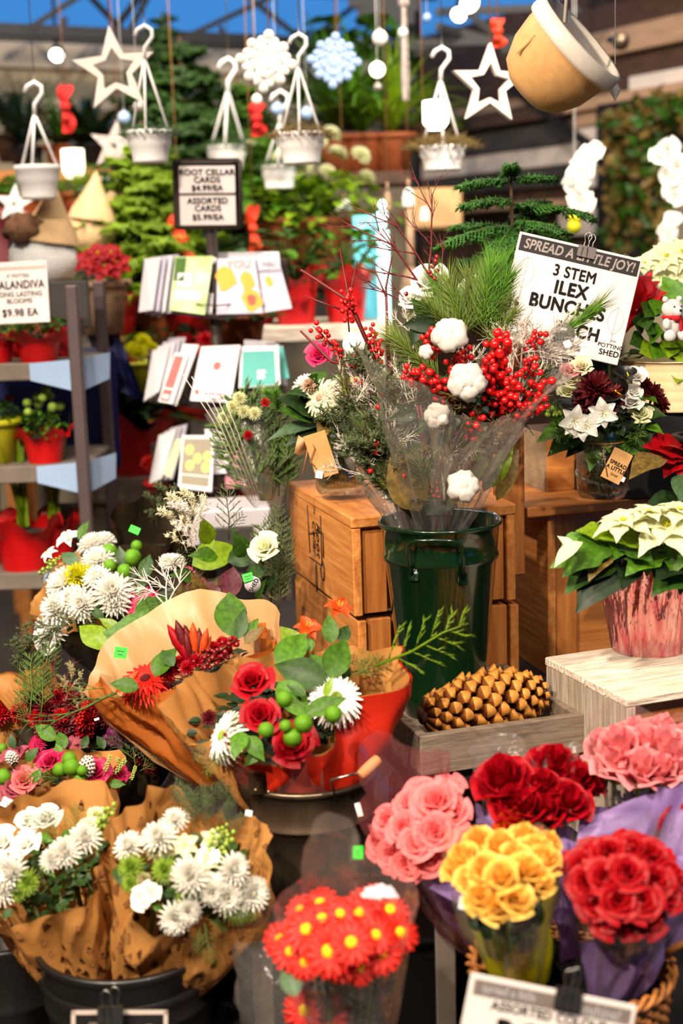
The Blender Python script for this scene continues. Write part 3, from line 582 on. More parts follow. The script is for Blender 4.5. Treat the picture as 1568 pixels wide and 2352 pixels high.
for (x0, y0, x1, y1) in [(1000, 60, 1230, 120), (1060, 20, 1180, 110), (1000, 28, 1260, 18), (1150, 118, 1330, 20), (940, 100, 1230, 92)]: bar(mb, P(x0, y0, 6.6), P(x1, y1, 6.6), .022)
struct('beam_4', mb, ['steel_dark'])
mb = MB()
for (x0, y0, x1, y1) in [(800, 0, 960, 10), (820, 40, 950, 40), (800, 110, 1000, 112)]: bar(mb, P(x0, y0, 7.), P(x1, y1, 7.), .05)
mb.tube([P(948, -30, 7.2), P(950, 640, 7.2)], .04, 6); struct('pillar_1', mb, ['steel_dark'])
mb = MB(); mb.box(.12, 4.0, 1.0, (-.06, -3.9, 3.2)); mb.box(.9, 3.2, .08, (-.5, -4.0, 3.1)); struct('beam_5', mb, ['brown_wood'], BM)
# ============================================================ BACKGROUND
def potmb(r=.08, h=.13, rim=.01, flare=.72, n=24): return MB().lathe([(0, 0), (r * flare, 0), (r * .97, h * .86), (r * .98, h * .87), (r + rim, h * .87), (r + rim, h), (r * .94, h), (r * .92, h * .9), (0, h * .88)], n)
def wrapmb(r=.07, h=.13, n=40, wave=5, amp=.18, flare=1.35):
    ph = rnd(0, 6)
    def fn(u, v):
        a = 2 * pi * u; t = max(0, v - .6) / .4; rr = r * (.78 + .22 * v) * (1 + t * t * (flare - 1)) * (1 + .03 * math.sin(a * 13) * v + .05 * t * math.sin(a * wave * 2 + ph)); z = h * v * (1 + t * amp * math.sin(a * wave + ph)); return (rr * math.cos(a), rr * math.sin(a), z)
    mb = MB(); mb.grid(n, 9, fn, 0, None, True); mb.lathe([(0, .002), (r * .78, .002)], n); mb.lathe([(0, h * .82), (r * .97, h * .82)], n, 1); return mb
def plant(name, label, loc, pr, ph, pm, fkey, fsc, fm=None, group=None, cat='potted plant', wrap=False, fz_=None, flat=1., extra=None, fname='foliage', lift=0.):
    o = thing(name, label, cat, loc, group)
    if pm:
        if wrap: part(o, 'pot_wrap', wrapmb(pr, ph), [pm, 'soil'], W[o])
        else: part(o, 'pot', potmb(pr, ph), [pm], W[o])
    M = W[o] @ MX.Translation((0, 0, ph * .85 + lift)) @ MX.Rotation(rnd(0, 6.28), 4, 'Z') @ MX.Diagonal((fsc, fsc, fsc * flat, 1))
    if fkey: link(fname, TM[fkey], M, o, None, fm)
    if extra:
        (k, n, r, sc, ms, nm) = extra
        for i in range(n):
            a = 2.4 * i + rnd(-.3, .3); rr = r * math.sqrt((i + .5) / n); z = ph + fsc * flat * (.95 - .5 * (rr / r) ** 2) + rnd(-.01, .01); plc(o, k, V(loc) + V((rr * math.cos(a), rr * math.sin(a), z)), (math.cos(a) * .6, math.sin(a) * .6 - .35, .8), sc * rnd(.85, 1.15), nm, ms)
    return o
# tall tree mass and shelves of greenery along the back wall
def shelf(name, label, px0, px1, py, Y, d, th, legz=None, m='grey_wood', cat='shelf'):
    a = P(px0, py, Y); b = P(px1, py, Y); o = thing(name, label, cat, ((a.x + b.x) / 2, Y, a.z if legz is None else 0)); z = (a.z + b.z) / 2; w = b.x - a.x; cx = (a.x + b.x) / 2
    mb = MB(); mb.box(w, d, th, (cx, Y + d / 2, z - th / 2), bev=.004); part(o, 'top', mb, [m], MX(), False)
    if legz is not None:
        for sx in (-1, 1):
            for sy in (.06, d - .06): mb = MB(); mb.box(.05, .05, z - th, (cx + sx * (w / 2 - .05), Y + sy, (z - th) / 2), bev=.004); part(o, 'leg', mb, [m], MX(), False)
    return o, z
TB = 6.0
o = thing('fir_tree', 'tall bushy green fir behind the card rack sign', 'tree', P(440, 640, 5.7)); b0 = P(440, 640, 5.7)
link('foliage', TM['conifer'], MX.Translation(b0) @ MX.Diagonal((1.0, 1.0, .92, 1)), o, None, ['leaf_dark', 'twig_brown']); part(o, 'pot', potmb(.16, .3), ['redpot'], MX.Translation(b0 - V((0, 0, .3))))
o = thing('fir_tree', 'bright green fir lit from above left of the card rack sign', 'tree', P(345, 660, 5.0)); b0 = P(345, 660, 5.0)
link('foliage', TM['conifer'], MX.Translation(b0) @ MX.Diagonal((.62, .62, .56, 1)), o, None, ['leaf_lime', 'twig_brown']); part(o, 'pot', potmb(.1, .2), ['terracotta'], MX.Translation(b0 - V((0, 0, .2))))
o = thing('fir_tree', 'dark green fir between the hanging pots and the red ribbons', 'tree', P(560, 600, 5.9)); b0 = P(560, 600, 5.9)
link('foliage', TM['conifer'], MX.Translation(b0) @ MX.Diagonal((.8, .8, .72, 1)), o, None, ['leaf', 'twig_brown']); part(o, 'pot', potmb(.14, .26), ['terracotta'], MX.Translation(b0 - V((0, 0, .26))))
# stands that carry the back row
_, zA = shelf('display_shelf', 'long wooden back shelf with pots at the left edge', -60, 330, 388, 6.3, .35, .05, 0, 'pine_wood')
_, zB = shelf('display_shelf', 'lower wooden back shelf behind the felt gnomes', -40, 300, 512, 5.7, .35, .06, 0, 'pine_wood')
_, zC = shelf('display_table', 'pale grey table top carrying the red foil pots', 545, 900, 748, 4.5, .55, .05, 0, 'white_wood', 'table')
_, zD = shelf('plant_shelf', 'hanging brown plank with terracotta pots of trailing plants', 720, 945, 395, 5.6, .3, .05, None, 'brown_wood')
_, zE = shelf('display_table', 'dark low table behind the left cart under red pots', 180, 480, 1098, 4.5, .5, .08, 0, 'grey_wood', 'table')
_, zF = shelf('display_table', 'tall table at the back under the two fir trees', 260, 640, 640, 5.3, .9, .05, 0, 'grey_wood', 'table')
for (px, Y, k, sc, m, pm, lb) in [(60, 6.4, 'arch', .34, ['leaf_deep'], 'steel_dark', 'dark arching plant on the long back shelf at the left edge'), (205, 6.4, 'spath', .30, ['leaf_deep'], 'steel_dark', 'dark leafy plant in a black pot right of the red ornament'), (140, 6.4, 'arch', .3, ['leaf_dark'], 'terracotta', 'thin arching plant behind the red hanging ornament')]:
    plant('potted_plant', lb, (P(px, 400, Y).x, Y + .05, zA), .075, .11, pm, k, sc * 1.25, m)
for i, (px, Y, k, sc, m) in enumerate([(60, 5.8, 'ivy', .15, ['leaf', 'stem']), (120, 5.85, 'arch', .2, ['leaf_lime']), (185, 5.8, 'arch', .19, ['leaf_lime']), (255, 5.85, 'bush', .16, ['leaf', 'stem'])]):
    plant('potted_plant', ['round leafy plant on the lower back shelf behind the white star', 'first pale green grassy plant on the lower back shelf', 'second pale green grassy plant under the glowing lantern', 'bushy green plant at the end of the lower back shelf'][i], (P(px, 500, Y).x, Y + .05, zB), .08, .12, 'terracotta', k, sc, m)
for i, (px, sc, m) in enumerate([(775, .58, ['leaf_dark']), (835, .56, ['leaf']), (905, .46, ['leaf_lime'])]):
    plant('trailing_plant', ['dark trailing plant at the left end of the hanging plank', 'arching green plant in the middle of the hanging plank', 'lime green arching plant by the pillar on the hanging plank'][i], (P(px, 395, 5.7).x, 5.75, zD), .085, .15, 'terracotta', 'arch', sc, m, 'trailing plants on the hanging plank', 'hanging plant', lift=.03)
ob = plant('trailing_plant', 'large leafy plant above the hanging plank behind the white snowflake', P(800, 300, 6.1), .09, .12, 'brown_wood', 'bush', .42, ['leaf_dark', 'stem'], None, 'hanging plant')
for i, (px, py, Y, k, sc, m) in enumerate([(470, 330, 6.3, 'bushs', .30, ['leaf_dark', 'stem']), (600, 400, 6.2, 'bushs', .28, ['leaf', 'stem']), (385, 300, 6.4, 'conifer', .5, ['leaf_dark', 'twig_brown']), (650, 470, 5.6, 'fern', .34, ['leaf']), (700, 520, 5.5, 'bushs', .2, ['leaf_dark', 'stem']), (330, 520, 5.4, 'bushs', .22, ['leaf_lime', 'stem']), (560, 480, 5.6, 'fern', .30, ['leaf']), (930, 300, 6.2, 'bushs', .24, ['leaf_lime', 'stem']), (30, 320, 6.6, 'fern', .3, ['leaf_deep'])]):
    plant('potted_plant', ['dark bushy plant in the green mass above the rack sign', 'mid green bushy plant right of the rack sign', 'narrow dark fir above the rack sign', 'fern arching out below the bright white planter', 'dark bush behind the pale green flowers', 'pale lime bush left of the rack sign post', 'fern just right of the rack sign', 'lime bush beside the pillar under the green sign', 'dark fern at the left edge behind the grey planter'][i], P(px, py, Y) - V((0, 0, .1)), .09, .12, 'brown_wood', k, sc, m, flat=1.25 if k == 'bushs' else 1.)
# red foil pots on the pale table
def redpot(px, py, Y, z, r, h, fk, fs, fm, lb, m='redpot', ex=None, fl=1.):
    x = P(px, py, Y).x; return plant('potted_plant', lb, (x, Y, z), r, h, m, fk, fs, fm, 'red potted plants at the back', 'potted plant', True, flat=fl, extra=ex)
redpot(680, 740, 4.62, zC, .075, .17, 'bush', .20, ['leaf_dark', 'stem'], 'tall red foil pot of dark leaves right of the card rack on the pale table'); redpot(795, 740, 4.66, zC, .075, .16, 'bush', .2, ['leaf', 'stem'], 'red foil pot of leaves left of the glowing teal cylinder'); redpot(595, 740, 4.7, zC, .06, .12, 'ivy', .16, ['leaf_dark', 'stem'], 'small red pot behind the orange printed card')
plant('potted_plant', 'pale green and white bushy plant above the red foil pots', P(740, 600, 5.1), .12, .15, 'terracotta', 'bushs', .3, ['leaf_lime', 'stem'], None, extra=('mum', 9, .2, .035, ['ivory', 'greenmum'], 'flower'))
plant('potted_plant', 'dark leafy plant with pale flowers behind the red ribbon', P(640, 600, 5.2), .12, .15, 'terracotta', 'bushs', .3, ['leaf', 'stem'], None, extra=('mum', 6, .22, .03, ['ivory', 'greenmum'], 'flower'))
redpot(315, 1090, 4.62, zE, .10, .18, 'spath', .36, ['leaf_deep'], 'big red pot of dark broad leaves behind the lower cards'); redpot(215, 1090, 4.66, zE, .07, .13, 'bush', .12, ['leaf_dark', 'stem'], 'red pot right of the cart post on the lower table'); redpot(262, 1070, 4.8, zE, .07, .13, 'bush', .14, ['leaf_dark', 'stem'], 'red pot tucked behind the broad-leaved plant')
# mid-distance shelf with poinsettias
_, zG = shelf('display_shelf', 'grey shelf behind the cart with poinsettia and yellow-leaved plants', 165, 420, 800, 4.7, .4, .05, 0, 'grey_wood')
ob = thing('poinsettia', 'red poinsettia in a basket right of the white felt gnome', 'potted plant', P(228, 690, 4.35)); b0 = P(228, 690, 4.35); part(ob, 'pot', potmb(.09, .16), ['tan_wood'], MX.Translation(b0 - V((0, 0, .1)))); link('foliage', TM['bush'], MX.Translation(b0) @ MX.Scale(.11, 4), ob, None, ['leaf_deep', 'stem'])
for (x, y, r) in [(205, 600, 36), (240, 612, 40), (268, 605, 34), (225, 582, 30), (255, 580, 26)]: plc(ob, 'poinsettia', P(x, y, 4.25), (0, -.8, .6), pxm(r, 4.25) * 1.15, 'flower', ['red', 'yellowmum'])
plant('variegated_plant', 'yellow-green broad-leaved plant between the poinsettia and the cards', P(270, 770, 4.8), .08, .14, 'redpot', 'spath', .26, ['leaf_lime'])
redpot(300, 860, 4.72, P(300, 905, 4.72).z, .09, .12, 'bush', .12, ['leaf', 'stem'], 'red pot behind the left cards above the broad leaves')
plant('potted_plant', 'fluffy green plant below the top tier of cards', P(430, 790, 5.0), .1, .14, 'redpot', 'bushs', .26, ['leaf_dark', 'stem']); plant('potted_plant', 'yellow pompon mums behind the coral card', P(322, 900, 4.6), .06, .1, 'limepot', None, .06, None, extra=('mum', 4, .05, .03, ['yellowmum', 'yellowmum'], 'flower'))
plant('potted_plant', 'red begonia below the middle tier of cards', P(455, 960, 4.7), .09, .12, 'redpot', 'bush', .15, ['leaf_deep', 'stem'], extra=('carnation', 6, .12, .035, ['red'], 'flower')); plant('potted_plant', 'scarlet potted begonia under the lowest cards', P(400, 1175, 4.3), .08, .1, 'redpot', 'bush', .1, ['leaf_deep', 'stem'], extra=('carnation', 5, .07, .03, ['scarlet'], 'flower')); plant('potted_plant', 'red flowered plant behind the feathery bunch', P(560, 1175, 4.2), .08, .1, 'redpot', 'bush', .1, ['leaf_deep', 'stem'], extra=('carnation', 4, .07, .03, ['red'], 'flower'))
plant('potted_plant', 'green filler plant on the pale table behind the teal card', P(560, 800, 4.3), .07, .1, 'terracotta', 'bush', .16, ['leaf_dark', 'stem'])
plant('potted_plant', 'dark green plant between card tiers left of the rack pole', P(390, 880, 4.9), .08, .1, 'redpot', 'bushs', .2, ['leaf_deep', 'stem'])
_, zH = shelf('display_table', 'low dark table under the rack with red begonias', 330, 640, 1195, 4.1, .6, .06, 0, 'grey_wood', 'table')
# felt gnomes
def gnome(px, py, Y, s, bm, hm, lb, hat=True):
    b = P(px, py, Y); o = thing('felt_gnome', lb, 'ornament', b); mb = MB(); mb.ball(.17 * s, (0, 0, .12 * s), 16, 10, 0, sq=(1, .8, .85), jit=.12); part(o, 'body', mb, [bm], W[o])
    if hat: mb = MB(); mb.lathe([(.15 * s, .2 * s), (.13 * s, .26 * s), (.07 * s, .36 * s), (.02 * s, .46 * s), (0, .5 * s)], 16); part(o, 'hat', mb, [hm], W[o] @ MX.Rotation(.15, 4, 'Y')); 
    if bm == 'plush': mb = MB(); mb.ball(.085 * s, (-.04, -.09 * s, .26 * s), 14, 9, 0, None, (1.3, .8, .9), .5); part(o, 'fur_trim', mb, ['fur_brown'], W[o])
gnome(105, 650, 4.4, .62, 'plush', 'felt_tan', 'fluffy white gnome with a pointed brown hat behind the kalanchoe sign'); gnome(205, 580, 4.9, .55, 'felt_tan', 'felt_tan', 'tan pointed gnome hat behind the red poinsettia'); gnome(275, 560, 5.1, .55, 'felt_tan', 'felt_tan', 'second tan pointed gnome left of the bright fir')
# plaid fabric ornament at the far left
mb = MB(); mb.box(.04, .05, .2, bev=.01); single('black_post', mb.mesh('black_post', ['black'], False), pf(37, 565, 4.5), 'short black post left of the fluffy white gnome', 'post')
mb = MB(); mb.box(.2, .04, .24, bev=.03); single('pink_cushion', mb.mesh('pink_cushion', ['pink_pale']), pf(0, 565, 4.7), 'pale pink plaid cushion at the left edge above the sign', 'cushion')
# glowing lanterns, lamps
def lantern(px, py, Y, w, h, lb, m='bulb_soft', cat='lamp'):
    o = thing('lantern', lb, cat, P(px, py, Y)); w_, h_ = pxm(w, Y), pxm(h, Y); mb = MB(); mb.lathe([(0, -h_ / 2), (w_ * .3, -h_ / 2), (w_ / 2, -h_ * .25), (w_ / 2, h_ / 2), (0, h_ / 2)], 18); part(o, 'glass_shade', mb, [m], W[o]); mb = MB(); mb.tube([(0, 0, h_ / 2), (0, 0, h_ * .8)], w_ * .12, 8); part(o, 'cap', mb, ['steel_dark'], W[o])
lantern(168, 376, 5.9, 48, 60, 'white glowing lantern below the red hanging ornament'); lantern(212, 455, 5.6, 52, 52, 'white glowing lantern left of the bright fir tree', ); lantern(245, 440, 5.9, 34, 56, 'dimmer white lantern right of the brightest one'); lantern(1000, 265, 5.4, 52, 58, 'glowing white lantern inside the hanging pot by the pillar', 'bulb')
def spotlamp(px, py, Y, r, lb, d=(0, -.8, -.5)):
    o = thing('spot_lamp', lb, 'lamp', P(px, py, Y), 'spot lamps under the roof'); s = pxm(r, Y); M = fz(P(px, py, Y), d, s); mb = MB(); mb.lathe([(.9, 0), (1, -.1), (1.02, -1), (.6, -1.6), (0, -1.7)], 18); part(o, 'housing', mb, ['steel_dark'], M); mb = MB(); mb.lathe([(0, .25), (.5, .18), (.9, 0)], 18); part(o, 'bulb', mb, ['bulb'], M); mb = MB(); mb.tube([(0, 0, .02), (0, 0, .35)], .008, 5); part(o, 'stem', mb, ['steel_dark'], MX.Translation(P(px, py, Y)))
spotlamp(130, 127, 6.6, 16, 'small lit spot lamp at the left under the truss'); spotlamp(1078, 8, 6.2, 22, 'larger lit spot lamp at the top centre right', (.2, -.8, -.5)); spotlamp(1053, 34, 6.3, 17, 'smaller lit spot lamp just below the larger one', (-.3, -.8, -.5)); spotlamp(250, 905, 4.5, 12, 'tiny lit lamp between the cart post and the cards')
mb = MB(); mb.box(.11, .03, .035, bev=.005); single('exit_sign', mb.mesh('exit_sign', ['exit_green'], False), pf(905, 190, 7.3), 'small glowing green sign above the trailing plants', 'sign')
# glowing teal cylinder and tube lamp
o = thing('water_feature', 'tall glowing teal glass cylinder behind the bare red twigs', 'lamp', P(845, 740, 4.9)); b0 = P(845, 745, 4.9); h_ = P(845, 495, 4.9).z - b0.z; mb = MB(); mb.lathe([(.043, 0), (.043, h_ * .3), (.037, h_ * .33), (.043, h_ * .36), (.043, h_ * .64), (.037, h_ * .67), (.043, h_ * .7), (.043, h_), (0, h_)], 20); part(o, 'glass_column', mb, [mat('teal_lit', (120, 214, 230), .3, .2, 5, emit=.55)], MX.Translation(b0)); mb = MB(); mb.lathe([(0, -.03), (.06, -.03), (.06, 0), (0, 0)], 20); part(o, 'base', mb, ['white_plastic'], MX.Translation(b0))
o = thing('tube_lamp', 'upright glowing white tube lamp beside the teal cylinder', 'lamp', P(884, 740, 4.7)); b0 = P(884, 745, 4.7); h_ = P(884, 530, 4.7).z - b0.z; mb = MB(); mb.tube([(0, 0, 0), (0, 0, h_)], .020, 12); part(o, 'tube', mb, ['neon'], MX.Translation(b0)); mb = MB(); mb.ball(.018, (0, 0, h_ + .05)); mb.ball(.013, (0, 0, h_ + .085)); mb.ball(.012, (0, 0, h_ + .02)); part(o, 'finial', mb, ['neon'], MX.Translation(b0))
# ============================================================ HANGING THINGS
def line_up(o, p, top=3.38, r=.0018, m='jute', M=None):
    mb = MB(); mb.tube([p, V((p.x + rnd(-.01, .01), p.y, top))], r, 5); part(o, 'cord', mb, [m], MX())
def star(px, py, Y, R_, roll, lb, w=.26, m='white_paint', yaw=0, cord=True, name='star_ornament'):
    c = P(px, py, Y); o = thing(name, lb, 'ornament', c, 'hanging stars'); s = pxm(R_, Y); mb = MB(); ou, inn = [], []
    for k in range(10):
        a = pi / 2 + k * pi / 5; r = s if k % 2 == 0 else s * .42; ou.append((r * math.cos(a), r * math.sin(a))); r2 = (s * (1 - w * 1.55) if k % 2 == 0 else s * .42 * (1 - w * 1.0)); inn.append((r2 * math.cos(a), r2 * math.sin(a)))
    d = s * .2; vs = []; fs = []
    for (x, z), (x2, z2) in zip(ou, inn): vs += [(x, 0, z), (x2, 0, z2), (x, d, z), (x2, d, z2)]
    for k in range(10): a = k * 4; b = (k + 1) % 10 * 4; fs += [(a, a + 1, b + 1, b), (a + 2, b + 2, b + 3, a + 3), (a, b, b + 2, a + 2), (a + 1, a + 3, b + 3, b + 1)]
    mb.add(vs, fs); M = pf(px, py, Y, roll, yaw); part(o, 'star_frame', mb, [m], M, False)
    if cord: line_up(o, M @ V((0, d / 2, s * .98)))
    return o
star(262, 160, 3.9, 92, -4, 'large white wooden star hanging at the upper left', .32); star(1126, 195, 3.7, 88, 2, 'white wooden star left of the tipped cream pot', .3, 'white_paint', 14); star(32, 468, 4.6, 44, 8, 'small solid white star by the left edge above the black post', .8, 'white', 0, False); star(262, 335, 5.0, 56, 10, 'glittery pinkish star below the large white star', .6, 'glitter')
def hangpot(px, py, Y, w, h, hy, lb, fk='fluff', fm=None, fs=.75, rods=3, m='white_plastic', off=0, roll=0):
    """white planter whose rim centre is at px,py; hook bend at hy"""
    c = P(px, py, Y); o = thing('hanging_planter', lb, 'hanging planter', c - V((0, 0, pxm(h, Y))), 'white hanging planters'); r = pxm(w, Y) / 2; hh = pxm(h, Y); B = c - V((0, 0, hh)); MT = MX.Translation(B)
    mb = MB(); mb.lathe([(0, 0), (r * .74, 0), (r * .78, .06 * hh), (r * .76, hh * .1), (r * .84, hh * .45), (r * .95, hh * .62), (r * .93, hh * .8), (r * 1.0, hh * .86), (r * 1.02, hh), (r * .93, hh), (r * .9, hh * .8), (0, hh * .8)], 32); part(o, 'pot', mb, [m], MT)
    hk = P(px + off, hy, Y); top = hk - c; s = pxm(22, Y)
    mb = MB(); pts = [top + V((0, 0, -s * 2.6)), top + V((s * .1, 0, -s * 1.4)), top + V((s * .9, 0, -s * .4)), top + V((s * .85, 0, s * .25)), top + V((s * .2, 0, s * .65)), top + V((-s * .5, 0, s * .3)), top + V((-s * .8, 0, -s * .25))]
    mb.tube(pts, s * .2, 8); ho = part(o, 'hook', mb, [m], MX.Translation(c))
    for k in range(rods):
        a = 2 * pi * k / rods + .5; mb = MB(); mb.tube([pts[0] + V((0, 0, s * .3)), V((r * .97 * math.cos(a), r * .97 * math.sin(a), -.01))], s * .14, 6); part(o, 'hanger_rod', mb, [m], MX.Translation(c))
    link('foliage', TM[fk], MX.Translation(c - V((0, 0, hh * .18))) @ MX.Diagonal((r * fs * 1.5, r * fs * 1.5, r * fs * 1.1, 1)), o, None, fm)
    line_up(o, c + pts[4], m='steel')
hangpot(342, 300, 3.9, 100, 68, 75, 'white planter hanging below the large white star', 'fluff', ['leaf_blue'], off=-14); hangpot(690, 305, 3.9, 106, 66, 94, 'white planter hanging beside the bright snowflake', 'fluff', ['leaf_bronze'], .8, off=-8); hangpot(85, 380, 4.3, 98, 72, 205, 'greyish white planter at the left edge in shade', 'arch', ['leaf_deep'], .7, off=-10); hangpot(1015, 335, 4.3, 104, 52, 125, 'white planter with mossy growth left of the right hand star', 'fluff', ['leaf_bronze'], .95, off=-5)
hangpot(520, 335, 5.2, 90, 50, 150, 'far hanging planter half hidden behind the dark fir', 'fluff', ['leaf_dark'], .8); hangpot(640, 380, 4.9, 80, 50, 225, 'far hanging planter left of the bright white planter', 'fluff', ['leaf_dark'], .8)
def flake(px, py, Y, R_, lb, m, roll=0):
    o = thing('snowflake_ornament', lb, 'ornament', P(px, py, Y), 'hanging snowflakes'); s = pxm(R_, Y); mb = MB(); d = .22
    for k in range(8):
        a = k * pi / 4; R2 = MX.Rotation(a, 4, 'Y'); L = 1. if k % 2 == 0 else .86
        mb.box(.24, d, L, (0, 0, L / 2), 0, R2, .05); mb.ball(.2, (0, 0, L * .95), 8, 6, 0, R2); mb.ball(.17, (.13, 0, L * .5), 8, 6, 0, R2); mb.ball(.17, (-.13, 0, L * .5), 8, 6, 0, R2)
        for sg in (-1, 1): mb.box(.17, d, .32, (0, 0, .16), 0, R2 @ MX.Translation((0, 0, L * .55)) @ MX.Rotation(sg * .9, 4, 'Y'), .03); mb.ball(.15, (sg * .26, 0, L * .55 + .2), 8, 6, 0, R2)
    mb.lathe([(0, -.16), (.24, -.14), (.24, .14), (0, .16)], 12, 0, MX.Rotation(pi / 2, 4, 'X')); M = pf(px, py, Y, roll, 0, 0, s); part(o, 'flake', mb, [m], M, False); line_up(o, M @ V((0, 0, 1)), r=.0022, m='jute')
flake(611, 142, 4.0, 58, 'brightly lit cream snowflake left of the hanging planter', 'white', 8); flake(767, 140, 4.4, 52, 'bluish white snowflake right of the hanging planter', 'ice_blue', 5)
# tipped cream hanging basket
c = P(1285, 135, 2.95); o = thing('hanging_basket', 'large tipped cream pot with a white rim hanging at the upper right', 'hanging planter', c); s = pxm(112, 2.95); ax = V((.70, -.34, .63)); M = fz(c, ax, s)
mb = MB(); mb.lathe([(0, -.92), (.45, -.9), (.72, -.72), (.92, -.3), (.99, .12), (1.0, .3)], 48); mb.lathe([(.97, .3), (.9, -.25), (.65, -.62), (0, -.72)], 48); part(o, 'bowl', mb, ['cream_pot'], M)
mb = MB(); mb.lathe([(1.0, .24), (1.08, .26), (1.1, .34), (1.08, .56), (1.04, .6), (.97, .58), (.96, .25)], 48); part(o, 'rim', mb, ['cream_rim'], M); mb = MB(); mb.box(.07, .02, .6, (0, 0, 0), bev=.01); part(o, 'groove_highlight_rib', mb, ['cream_pot'], M @ MX.Rotation(-2.0, 4, 'Z') @ MX.Translation((0, -.97, -.1)))
mb = MB(); e = M @ V((-.8, .2, .6)); mb.tube([e, V((e.x + .12, e.y, 3.38))], .004, 6); e = M @ V((.1, .95, .6)); mb.tube([e, V((e.x - .03, e.y - .1, 3.38))], .004, 6); part(o, 'hanging_wire', mb, ['cream_rim'], MX())
def crystal(px, py, Y, s, lb, m='bulb_soft', nm='crystal_ornament'):
    o = thing(nm, lb, 'ornament', P(px, py, Y), 'hanging crystals and baubles'); q = pxm(s, Y); mb = MB(); mb.lathe([(0, -q * 1.5), (q * .8, 0), (0, q * 1.5)], 6); part(o, 'drop', mb, [m], W[o], False); line_up(o, W[o] @ V((0, 0, q * 1.4)), r=.001, m='white_plastic')
crystal(1412, 207, 3.0, 16, 'faceted crystal drop hanging under the tipped cream pot', 'white')  # drop coloured plain white to stand in for its bright highlight
def bauble(px, py, Y, r, lb, m='white', nm='bauble'):
    o = thing(nm, lb, 'ornament', P(px, py, Y), 'hanging crystals and baubles'); q = pxm(r, Y); mb = MB(); mb.ball(q, (0, 0, 0), 16, 10); part(o, 'globe', mb, [m], W[o]); mb = MB(); mb.tube([(0, 0, q * .9), (0, 0, q * 1.25)], q * .25, 8); part(o, 'cap', mb, ['steel'], W[o]); line_up(o, W[o] @ V((0, 0, q)), r=.001, m='white_plastic')
bauble(872, 87, 4.4, 17, 'upper white bauble on the cord above the trailing plants', 'white'); bauble(866, 160, 4.6, 17, 'lower glowing bauble in front of the trailing plants', 'bulb_soft'); bauble(925, 75, 4.6, 11, 'small pearly bauble left of the blue roof panes', 'white'); bauble(980, 40, 4.8, 9, 'small bluish bauble below the spot lamps', 'ice_blue'); bauble(867, 200, 4.6, 9, 'smallest bauble under the glowing one', 'glitter'); bauble(590, 228, 4.7, 11, 'white bauble below the bright snowflake'); bauble(318, 245, 4.5, 12, 'white bauble beside the large star', 'glitter')
mb = MB(); mb.lathe([(.011, -.12), (.015, -.05), (.012, .1), (.008, .2)], 8); mb.ball(.02, (0, 0, .21)); single('wooden_tassel', mb.mesh('wooden_tassel', ['glitter']), MX.Translation(P(930, 150, 5.2)), 'grey tassel ornament hanging beside the pillar top', 'ornament')
def ribbon(px, py, Y, h, w, lb, m):
    o = thing('ribbon_ornament', lb, 'ornament', P(px, py, Y)); q = pxm(h, Y) / 2; ww = pxm(w, Y); mb = MB(); mb.grid(4, 10, lambda u, v: ((u - .5) * ww * (1 + .5 * math.sin(v * 9)) + .2 * ww * math.sin(v * 7), .012 * math.sin(v * 12 + u * 3), (v * 2 - 1) * q)); part(o, 'strip', mb, [m], W[o]); mb = MB(); mb.ball(ww * .55, (0, -.01, q * .1), 10, 6, 0, None, (1, .6, .8)); mb.ball(ww * .4, (0, -.01, -q * .4), 10, 6, 0, None, (1, .6, .8)); part(o, 'bow', mb, [m], W[o]); line_up(o, W[o] @ V((0, 0, q)), r=.0022, m='jute')
ribbon(152, 250, 5.0, 100, 22, 'dark red ribbon ornament hanging at the upper left', 'red_felt'); ribbon(415, 555, 4.9, 120, 34, 'orange red ribbon behind the left edge of the rack sign', 'orange_bow'); ribbon(582, 530, 4.9, 110, 20, 'narrow orange red ribbon right of the rack sign', 'orange_bow'); ribbon(1142, 75, 4.6, 60, 22, 'orange ribbon above the right hand star', 'orange_bow'); ribbon(590, 275, 4.8, 70, 24, 'red ribbon ornament left of the far planter', 'red_felt')
for (x, y, lb) in [(285, 270, 'pale blue paper ornament above the hanging planter'), (637, 250, 'pale blue ornament beside the far planter'), (705, 260, 'bright blue glass ornament behind the bright planter')]:
    bauble(x, y, 4.8, 14, lb, 'ice_blue', 'blue_ornament')
# wooden bird feeders and bells in front of the right wall
for i, (x, y, w, h) in enumerate([(938, 452, 30, 40), (975, 490, 22, 30), (790, 470, 36, 26), (890, 460, 18, 40)]):
    o = thing('bell_ornament', ['square white bell right of the hanging plank', 'round white bell beside the bare red twig', 'white bell above the pale green plant', 'narrow bell above the tube lamp'][i], 'ornament', P(x, y, 5.0), 'hanging bells'); a, b = pxm(w, 5) / 2, pxm(h, 5) / 2; mb = MB(); mb.lathe([(a, -b), (a * .9, 0), (a * .6, b * .8), (0, b)], 14); part(o, 'bell', mb, ['white' if i != 3 else 'tan_wood'], W[o]); mb = MB(); mb.tube([(0, 0, b), (0, 0, b * 1.9)], a * .25, 6); part(o, 'loop', mb, ['tan_wood'], W[o]); line_up(o, W[o] @ V((0, 0, b * 1.9)), r=.0015)
mb = MB(); mb.tube([(0, 0, -.14), (0, 0, .14)], .014, 8); mb.lathe([(.04, -.16), (.03, -.1), (.015, -.08)], 14); single('wind_chime', mb.mesh('wind_chime', ['tan_wood']), MX.Translation(P(942, 560, 5.0)), 'tan tube chime with a white foot left of the bare red twig', 'ornament')
mb = MB(); mb.box(.22, .18, .16, bev=.01); single('lit_box', mb.mesh('lit_box', [mat('lit_wood', (222, 176, 120), .6, .1)], False), pf(995, 480, 5.9), 'warmly lit wooden box on the wall shelf behind the twig', 'box')
